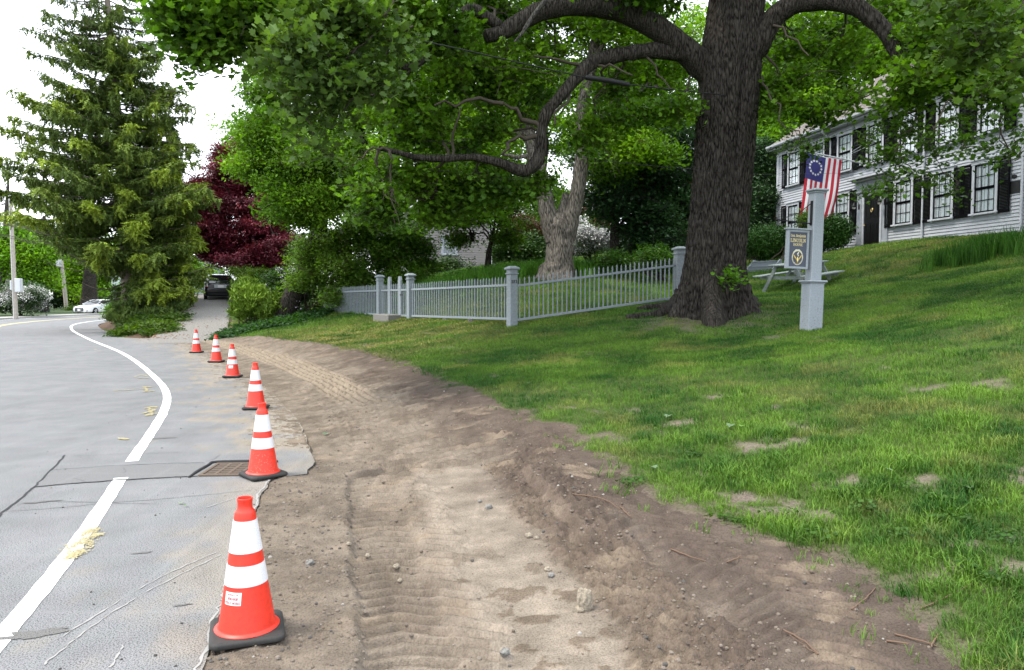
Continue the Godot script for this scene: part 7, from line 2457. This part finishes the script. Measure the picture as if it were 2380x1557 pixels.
func build_cars():
	# ---- dark hatchback, tail towards the road; local -z is its nose
	var q := at(497, 692, 43.7)
	var dv := drive_at(43.2)
	var t := thing("parked_hatchback", "shiny black hatchback seen from behind at the top of the driveway", "car", Vector3(q.x, dv.y + 0.03, -44.6), 0.39)
	t.rotation.x = 0.03
	var secs := []
	for s in [[2.23, 0.70, 0.36, 0.70], [2.20, 0.80, 0.27, 0.98], [2.05, 0.85, 0.24, 1.04], [1.6, 0.872, 0.22, 1.03], [0.8, 0.875, 0.2, 0.99], [-0.4, 0.875, 0.2, 0.96], [-1.2, 0.87, 0.2, 0.93], [-1.8, 0.84, 0.22, 0.82], [-2.15, 0.72, 0.26, 0.66], [-2.24, 0.5, 0.32, 0.5]]:
		secs.append(half_ring(s[0], s[1], s[2], s[3]))
	put("body", loft(secs), M.carblack, t)
	secs = []
	for s in [[2.12, 0.74, 0.60, 0.98, 1.12], [1.75, 0.80, 0.62, 0.98, 1.33], [1.2, 0.83, 0.62, 0.98, 1.44], [0.4, 0.84, 0.62, 0.97, 1.485], [-0.4, 0.84, 0.61, 0.95, 1.44], [-1.2, 0.80, 0.58, 0.92, 1.12], [-1.6, 0.76, 0.56, 0.88, 0.93]]:
		secs.append(cabin_ring(s[0], s[1], s[2], s[3], s[4]))
	put("greenhouse", loft(secs), M.carblack, t)
	patch(t, "rear_window", [Vector3(-0.60, 1.16, 2.12), Vector3(-0.55, 1.40, 1.50), Vector3(0.55, 1.40, 1.50), Vector3(0.60, 1.16, 2.12)], M.carglass, 6, Vector3(0, 0.03, 0.03))
	put_box("spoiler", Vector3(1.26, 0.035, 0.16), Vector3(0, 1.135, 2.15), M.carblack, t, 0.012)
	patch(t, "lower_glass", [Vector3(-0.60, 0.98, 2.235), Vector3(-0.60, 1.11, 2.21), Vector3(0.60, 1.11, 2.21), Vector3(0.60, 0.98, 2.235)], M.carglass, 5, Vector3(0, 0, 0.03))
	for s in [-1, 1]:
		patch(t, "side_window", [Vector3(s * 0.845, 0.99, 1.35), Vector3(s * 0.655, 1.38, 1.1), Vector3(s * 0.655, 1.38, -0.3), Vector3(s * 0.845, 0.97, -0.95)], M.carglass, 6, Vector3(s * 0.03, 0.01, 0))
		patch(t, "tail_lamp", [Vector3(s * 0.80, 0.80, 2.2), Vector3(s * 0.74, 1.12, 2.1), Vector3(s * 0.63, 1.10, 2.215), Vector3(s * 0.66, 0.78, 2.26)], M.lampclear, 5, Vector3(s * 0.02, 0, 0.02))
		patch(t, "brake_lamp", [Vector3(s * 0.81, 0.76, 2.2), Vector3(s * 0.80, 0.81, 2.205), Vector3(s * 0.66, 0.79, 2.265), Vector3(s * 0.67, 0.74, 2.265)], M.lampred, 4, Vector3(s * 0.01, 0, 0.015))
		put_box("mirror", Vector3(0.2, 0.13, 0.1), Vector3(s * 0.99, 1.0, -0.75), M.carblack, t, 0.035)
		for z in [1.35, -1.35]: wheel(t, Vector3(s * 0.78, 0.31, z), 0.31, 0.2)
	put_box("bumper", Vector3(1.5, 0.22, 0.1), Vector3(0, 0.55, 2.23), M.carblack, t, 0.045)
	put_box("bumper_valance", Vector3(1.3, 0.12, 0.08), Vector3(0, 0.35, 2.2), M.plastic, t, 0.03)
	put_box("plate_recess", Vector3(0.66, 0.17, 0.02), Vector3(0, 0.80, 2.255), M.polemetal, t, 0.01)
	put_box("licence_plate", Vector3(0.32, 0.15, 0.008), Vector3(0.02, 0.80, 2.27), M.sticker, t, 0.003)
	put_box("trim_strip", Vector3(0.6, 0.025, 0.02), Vector3(0, 0.925, 2.255), M.chrome, t, 0.008)
	var g := Geo.new()
	g.tube([Vector3(0, 1.46, 0.9), Vector3(0.0, 1.62, 1.05)], [0.006, 0.004], 6)
	put("aerial", g.mesh(true), M.plastic, t)
	# ---- white sedan on the bend, nose towards us
	q = flat_at(216, 731)
	t = thing("white_sedan", "white four-door sedan on the far bend under the trees", "car", Vector3(q.x, 0.006, q.z - 1.0), PI - 0.22)
	secs = []
	for s in [[2.36, 0.66, 0.36, 0.80], [2.33, 0.80, 0.24, 0.98], [2.0, 0.89, 0.2, 1.02], [1.2, 0.92, 0.2, 0.97], [0.2, 0.92, 0.2, 0.94], [-0.7, 0.92, 0.2, 0.93], [-1.3, 0.91, 0.2, 0.90], [-1.9, 0.88, 0.2, 0.80], [-2.22, 0.80, 0.2, 0.70], [-2.36, 0.62, 0.26, 0.60]]:
		secs.append(half_ring(s[0], s[1], s[2], s[3]))
	put("body", loft(secs), M.carwhite, t)
	secs = []
	for s in [[1.95, 0.74, 0.58, 0.95, 1.0], [1.45, 0.79, 0.60, 0.95, 1.22], [0.8, 0.82, 0.60, 0.93, 1.40], [0.1, 0.83, 0.60, 0.92, 1.43], [-0.35, 0.82, 0.60, 0.92, 1.39], [-0.9, 0.80, 0.60, 0.9, 1.12], [-1.25, 0.78, 0.62, 0.88, 0.92]]:
		secs.append(cabin_ring(s[0], s[1], s[2], s[3], s[4]))
	put("greenhouse", loft(secs), M.carwhite, t)
	patch(t, "windscreen", [Vector3(-0.72, 0.96, -1.20), Vector3(-0.58, 1.36, -0.42), Vector3(0.58, 1.36, -0.42), Vector3(0.72, 0.96, -1.20)], M.carglass, 6, Vector3(0, 0.035, -0.05))
	patch(t, "rear_window", [Vector3(-0.66, 1.02, 1.88), Vector3(-0.56, 1.32, 1.1), Vector3(0.56, 1.32, 1.1), Vector3(0.66, 1.02, 1.88)], M.carglass, 6, Vector3(0, 0.04, 0.04))
	for s in [-1, 1]:
		for w in [[-0.85, -0.30, 0.30, 0.34], [0.36, 0.36, 1.05, 1.5]]:
			patch(t, "side_window", [Vector3(s * 0.838, 0.955, w[0]), Vector3(s * 0.635, 1.345, w[1]), Vector3(s * 0.635, 1.33, w[2]), Vector3(s * 0.838, 0.965, w[3])], M.carglass, 5, Vector3(s * 0.028, 0.01, 0))
		patch(t, "headlamp", [Vector3(s * 0.84, 0.60, -2.14), Vector3(s * 0.84, 0.70, -2.08), Vector3(s * 0.50, 0.70, -2.30), Vector3(s * 0.50, 0.62, -2.345)], M.lampclear, 5, Vector3(s * 0.03, 0.0, -0.05))
		put_box("air_intake", Vector3(0.30, 0.10, 0.05), Vector3(s * 0.66, 0.37, -2.265), M.plastic, t, 0.02)
		put_box("mirror", Vector3(0.2, 0.13, 0.12), Vector3(s * 1.0, 0.98, -0.75), M.carwhite, t, 0.04)
		for z in [1.42, -1.40]: wheel(t, Vector3(s * 0.82, 0.33, z), 0.33, 0.22)
	g = Geo.new()
	g.prism(PackedVector2Array([Vector2(-0.40, 0.30), Vector2(0.40, 0.30), Vector2(0.47, 0.46), Vector2(0.44, 0.64), Vector2(-0.44, 0.64), Vector2(-0.47, 0.46)]), 0.03, Transform3D(Basis(Vector3.UP, PI), Vector3(0, 0, -2.355)))
	var gr := put("grille", g.mesh(), M.plastic, t)
	for k in 5: put_box("grille_bar", Vector3(0.82, 0.012, 0.012), Vector3(0, 0.33 + k * 0.06, -2.39), M.polemetal, gr, 0.003)
	for k in 4:
		var tm := TorusMesh.new()
		tm.inner_radius = 0.034; tm.outer_radius = 0.044; tm.rings = 18; tm.ring_segments = 6
		put("emblem_ring", tm, M.chrome, gr, Transform3D(Basis(Vector3.RIGHT, PI / 2), Vector3(-0.09 + k * 0.06, 0.58, -2.40)))
	put_box("licence_plate", Vector3(0.32, 0.15, 0.008), Vector3(0, 0.43, -2.41), M.sticker, t, 0.003)
	put_box("bumper_lip", Vector3(1.5, 0.05, 0.1), Vector3(0, 0.24, -2.25), M.plastic, t, 0.015)

# ------------------------------------------------------------------ poles and wires
func build_poles():
	var p := flat_at(37, 742)
	var t := thing("utility_pole", "pale weathered utility pole with a grey meter box near the road edge", "utility pole", p)
	var top := at(24, 455, -p.z)
	limb(t, "pole", M.pole, [p - Vector3(0, 0.3, 0), p.lerp(top, 0.5), top], [0.17, 0.15, 0.12], 14, 0.04)
	var bx := at(43, 663, -p.z) - p
	put_box("meter_box", Vector3(0.42, 1.0, 0.35), bx + Vector3(0.12, 0, 0.15), M.polemetal, t, 0.03)
	put_box("meter_box", Vector3(0.14, 0.7, 0.2), bx + Vector3(-0.48, 0, 0.05), M.polemetal, t, 0.02)
	var g := Geo.new()
	g.tube([p + Vector3(-0.02, 0, 0.18) - p, top - p + Vector3(0, 0, 0.15)], [0.02, 0.02], 6)
	put("conduit", g.mesh(true), M.polemetal, t)
	# farther pole, leaning
	var p2 := flat_at(156, 723)
	t = thing("utility_pole", "leaning utility pole farther along the road with a small box on top", "utility pole", p2)
	var t2 := at(142, 600, -p2.z)
	limb(t, "pole", M.pole, [p2 - Vector3(0, 0.3, 0), p2.lerp(t2, 0.5), t2 + (t2 - p2) * 0.5], [0.24, 0.21, 0.17], 14, 0.04)
	put_box("terminal_box", Vector3(0.45, 0.8, 0.4), t2 - p2 + Vector3(-0.1, -0.6, 0.3), M.polemetal, t, 0.03)
	# slim pole behind the hatchback
	var p3 := at(481, 640, 62.0)
	p3.y = 1.7
	t = thing("utility_pole", "slim pale pole rising behind the parked hatchback", "utility pole", p3)
	limb(t, "pole", M.pole, [p3 - Vector3(0, 0.3, 0), p3 + Vector3(0, 3, 0), p3 + Vector3(-0.1, 8, 0)], [0.16, 0.15, 0.12], 12, 0.04)
	g = Geo.new()
	g.beam(Vector3(-0.9, 7.2, 0), Vector3(0.9, 7.2, 0), 0.09, 0.11, 0.01)
	put("crossarm", g.mesh(), M.pole, t)
	# cables
	cable("service_cable", "black service cable with a thick sleeve crossing in front of the old maple", [at(600, -60, 9.5), at(860, 62, 11), at(1100, 121, 12.5), at(1362, 180, 14), at(1460, 196, 14.5), at(1640, 216, 15.3), at(1770, 226, 17.5), at(2080, 231, 27.3)], 0.013, [3, 4])
	cable("drop_wire", "thin wire strung from the road past the red maple to the grey house", [at(60, 440, 55), at(280, 482, 50), at(560, 517, 46), at(800, 540, 45), at(985, 535, 45.2)], 0.012, [])
	cable("drop_wire", "fine wire sagging across the big trunk towards the white house", [at(1150, 330, 15.2), at(1400, 372, 15.3), at(1640, 396, 15.4), at(1790, 405, 20), at(1960, 402, 30)], 0.005, [])
	cable("overhead_wire", "pale wire running between the two utility poles", [at(24, 470, 56), at(80, 545, 66), at(143, 600, 87)], 0.02, [])

func cable(called: String, label: String, pts: Array, r: float, sleeve: Array):
	var t := thing(called, label, "cable", pts[0])
	var q := []
	var rr := []
	for p in pts:
		q.append(p - pts[0]); rr.append(r)
	var sp := smooth_path(q, rr, 8)
	var g := Geo.new()
	g.tube(sp[0], sp[1], 6)
	put("wire", g.mesh(true), M.plastic, t)
	if sleeve.size():
		g = Geo.new()
		g.tube([q[sleeve[0]], q[sleeve[0]].lerp(q[sleeve[1]], 0.5) + Vector3(0, 0.01, 0), q[sleeve[1]]], [0.045, 0.05, 0.045], 12)
		put("sleeve", g.mesh(true), M.plastic, t)

# ------------------------------------------------------------------ loose things on the ground
func dirt_y(x: float, d: float) -> float:
	var xp := paved_x(d)
	var w := lawn_x(d) - xp
	var u := x - xp
	if u < 0.0: return 0.0
	if u > w: return lawn_y(x, d)
	return dirt_at(x, d, u, w, clampf(u / w, 0, 1))[0]

func stone_mesh(sd: int, sq := Vector3(1, 0.7, 0.85)) -> ArrayMesh:
	var g := Geo.new()
	var n := FastNoiseLite.new()
	n.seed = sd
	n.frequency = 0.9
	var nu := 14
	var nv := 9
	for j in nv:
		for i in nu:
			var a := TAU * i / nu
			var b := PI * j / (nv - 1.0)
			var p := Vector3(sin(b) * cos(a), cos(b), sin(b) * sin(a))
			var k := 1.0 + 0.35 * n.get_noise_3d(p.x, p.y, p.z) + 0.18 * n.get_noise_3d(p.x * 2.5, p.y * 2.5, p.z * 2.5)
			g.v.append(p * k * sq)
	for j in nv - 1:
		for i in nu:
			var a := j * nu + i
			var b := j * nu + (i + 1) % nu
			g.ix.append_array([a, b, b + nu, a, b + nu, a + nu])
	return g.mesh()

func dirt_pix(px: float, py: float) -> Vector3:
	# where a pixel's ray meets the dirt or lawn
	var d := 2.0
	while d < 30.0:
		var p := at(px, py, d)
		if p.y <= dirt_y(p.x, d): return Vector3(p.x, dirt_y(p.x, d), -d)
		d += 0.02
	return flat_at(px, py)

func build_debris():
	rng.seed = 67
	# the pale field stone standing in the dirt
	var p := dirt_pix(1358, 1418)
	var t := thing("field_stone", "pale tan stone standing upright in the loose dirt", "stone", p, 0.4)
	put("stone", stone_mesh(3, Vector3(0.048, 0.075, 0.04)), M.rock, t, Transform3D(Basis(), Vector3(0, 0.045, 0)))
	# other stones one can pick out
	var st := [[1240, 2260], [1585, 2285], [1600, 2330], [1955, 2035], [2115, 2150], [2190, 2285], [2205, 2310], [2145, 2160], [2320, 2450], [2020, 2630], [1395, 2180], [1470, 2230], [1920, 2010]]
	var k := 0
	for q in st:
		p = dirt_pix(q[0] / 1.721, q[1] / 1.721)
		var s := rng.randf_range(0.018, 0.034)
		t = thing("loose_stone", "small rounded stone lying on the graded dirt", "stone", p, rng.randf() * TAU, "loose stones in the dirt")
		put("stone", stone_mesh(20 + k % 5, Vector3(1, 0.65, 0.8) * s), M.rock if k % 3 else M.stone, t, Transform3D(Basis(), Vector3(0, s * 0.4, 0)))
		k += 1
	# gravel and clods
	var ts := []
	var cs := PackedColorArray()
	for i in 17000:
		var d := 2.2 + 9.0 * pow(rng.randf(), 1.7)
		var xp := paved_x(d)
		var w := lawn_x(d) - xp
		var u := rng.randf() * w
		var tt := u / w
		var keep := 0.22
		if d < 8.0 and u < 0.8: keep = 0.9
		if d < 8.0 and u > 1.3 and u < 2.0: keep = 0.06
		if d < 7.5 and u > 2.0 and u < 2.7: keep = 0.7
		if rng.randf() > keep: continue
		var x := xp + u
		var s := 0.003 + 0.010 * pow(rng.randf(), 4.0)
		ts.append(Transform3D(Basis(Vector3.UP, rng.randf() * TAU).scaled(Vector3(s, s * 0.8, s)), Vector3(x, dirt_y(x, d) + s * 0.25, -d)))
		var c := Color(0.10, 0.078, 0.06).lerp(Color(0.165, 0.138, 0.112), rng.randf())
		if rng.randf() < 0.02: c = Color(0.26, 0.245, 0.22)
		if rng.randf() < 0.12: c = Color(0.07, 0.065, 0.06)
		cs.append(c)
	for i in 500:
		# crumbs on the asphalt
		var d := 2.6 + 11.0 * pow(rng.randf(), 1.4)
		var x := paved_x(d) - 3.0 * pow(rng.randf(), 1.3)
		var s := 0.002 + 0.007 * pow(rng.randf(), 4.0)
		ts.append(Transform3D(Basis(Vector3.UP, rng.randf() * TAU).scaled(Vector3(s, s * 0.8, s)), Vector3(x, s * 0.3, -d)))
		cs.append(Color(0.05, 0.048, 0.045) if rng.randf() < 0.6 else Color(0.2, 0.17, 0.14))
	var gv := scatter("gravel", stone_mesh(9, Vector3(1, 1, 1)), M.pebble, self, ts, cs)
	tag(gv, "crumbs of gravel and dry clods strewn over dirt and asphalt", "gravel", "", "stuff")
	# fallen maple leaves
	var g := Geo.new()
	var outline := []
	for q in [[0.0, 0.0], [0.28, 0.02], [0.5, 0.30], [0.30, 0.42], [0.38, 0.72], [0.13, 0.66], [0.0, 1.0], [-0.13, 0.66], [-0.38, 0.72], [-0.30, 0.42], [-0.5, 0.30], [-0.28, 0.02], [0.0, 0.0]]: outline.append(Vector2(q[0], q[1]))
	leaf_into(g, Transform3D(Basis(Vector3.RIGHT, -PI / 2), Vector3.ZERO), outline, 0.35, 1.0)
	var lm := g.mesh()
	var green := mat(lin(0.10, 0.20, 0.04), 0.5)
	var pale := mat(lin(0.085, 0.135, 0.07), 0.6)
	for q in [[420, 1172, 0.07, 0], [430, 1178, 0.05, 0], [1228, 899, 0.1, 1], [1555, 976, 0.13, 1], [1700, 998, 0.13, 1], [1722, 1003, 0.1, 0], [755, 1013, 0.13, 1], [1122, 1030, 0.06, 1], [1515, 1098, 0.12, 1], [2255, 1152, 0.12, 1], [2060, 1106, 0.08, 1], [1082, 1068, 0.05, 1], [1170, 1032, 0.05, 1]]:
		p = dirt_pix(q[0], q[1]) if q[0] > 500 else flat_at(q[0], q[1], 0.006)
		var lt := put("fallen_leaf", lm, pale if q[3] else green, self, Transform3D(Basis(Vector3.UP, rng.randf() * TAU).scaled(Vector3.ONE * q[2] * 0.75) * Basis(Vector3.RIGHT, rng.randf_range(-0.3, 0.1)), p + Vector3(0, 0.012 if q[0] < 1000 else 0.05, 0)))
		tag(lt, "torn green maple leaf lying on the road" if q[0] < 500 else "pale upturned maple leaf lying on dirt or grass", "leaf", "fallen leaves")
	# roots and sticks pulled up by the blade
	for q in [[[1330, 1150], [1400, 1165], [1440, 1190]], [[1440, 1180], [1465, 1210]], [[1820, 1470], [1870, 1500], [1900, 1530], [1830, 1480]], [[2080, 1480], [2140, 1500], [2180, 1510]], [[2060, 1495], [2110, 1508]], [[1980, 1420], [2010, 1400], [2035, 1370]], [[2140, 1420], [2200, 1395], [2260, 1360]], [[2180, 1480], [2165, 1510]], [[1560, 1280], [1600, 1300], [1640, 1310]], [[1690, 1320], [1720, 1300]]]:
		var pts := []
		var rr := []
		var n := 0
		for e in q:
			var w := dirt_pix(e[0], e[1])
			pts.append(w + Vector3(0, 0.006 + 0.008 * (n % 2), 0))
			rr.append(0.005 - 0.0012 * n)
			n += 1
		var sp := smooth_path(pts, rr, 6)
		var o: Vector3 = pts[0]
		g = Geo.new()
		var loc := []
		for e in sp[0]: loc.append(e - o + Vector3(0.01 * n1.get_noise_2d(e.x * 20.0, e.z * 20.0), 0, 0.01 * n1.get_noise_2d(e.x * 20.0 + 9.0, e.z * 20.0)))
		g.tube(loc, sp[1], 6)
		var r := put("torn_root", g.mesh(true), M.root, self, Transform3D(Basis(), o))
		tag(r, "thin torn root or twig lying on the fresh dirt", "root", "torn roots in the dirt")
	# brown needles and old leaves drifted along the driveway
	ts = []
	cs = PackedColorArray()
	for i in 800:
		var d := 29.0 + 20.0 * rng.randf()
		var dv := drive_at(d)
		var e := -1.0 + 0.35 * absf(rng.randfn(0, 1.0)) if rng.randf() < 0.8 else rng.randf_range(-1.0, 1.0)
		var x := dv.x + e * dv.z
		var s := rng.randf_range(0.02, 0.05)
		ts.append(Transform3D(Basis(Vector3.UP, rng.randf() * TAU).scaled(Vector3(s, s * 0.25, s)), Vector3(x, dv.y + 0.045, -d)))
		cs.append(Color(0.16, 0.085, 0.045).lerp(Color(0.26, 0.16, 0.09), rng.randf()))
	var lit := scatter("leaf_litter", stone_mesh(5, Vector3(1, 1, 0.5)), M.litter, self, ts, cs)
	tag(lit, "brown needles and dead leaves drifted along the driveway's side", "litter", "", "stuff")
	# low broad-leaved weeds in the worn grass
	var h := Heap.new()
	for q in [[2060, 1120], [2180, 1160], [2220, 1210], [2290, 1180], [2000, 1180], [1950, 1150], [1900, 1250], [1700, 1215], [2130, 1250], [2330, 1250], [1830, 1190], [2260, 1330], [1480, 1120], [1630, 1060]]:
		p = dirt_pix(q[0], q[1])
		for i in 3:
			h.ts.append(Transform3D(tilted(rng, 0.15, rng.randf_range(0.25, 0.5)), p + Vector3(rng.randfn(0, 0.07), 0.03, rng.randfn(0, 0.07))))
			h.cs.append(Color(0.045, 0.12, 0.02).lerp(Color(0.08, 0.17, 0.03), rng.randf()))
	t = thing("lawn_weeds", "low broad-leaved weeds scattered in the worn edge of the lawn", "weeds")
	t.set_meta("kind", "stuff")
	crown(t, L.ivy, M.leaf, h, "leaves")
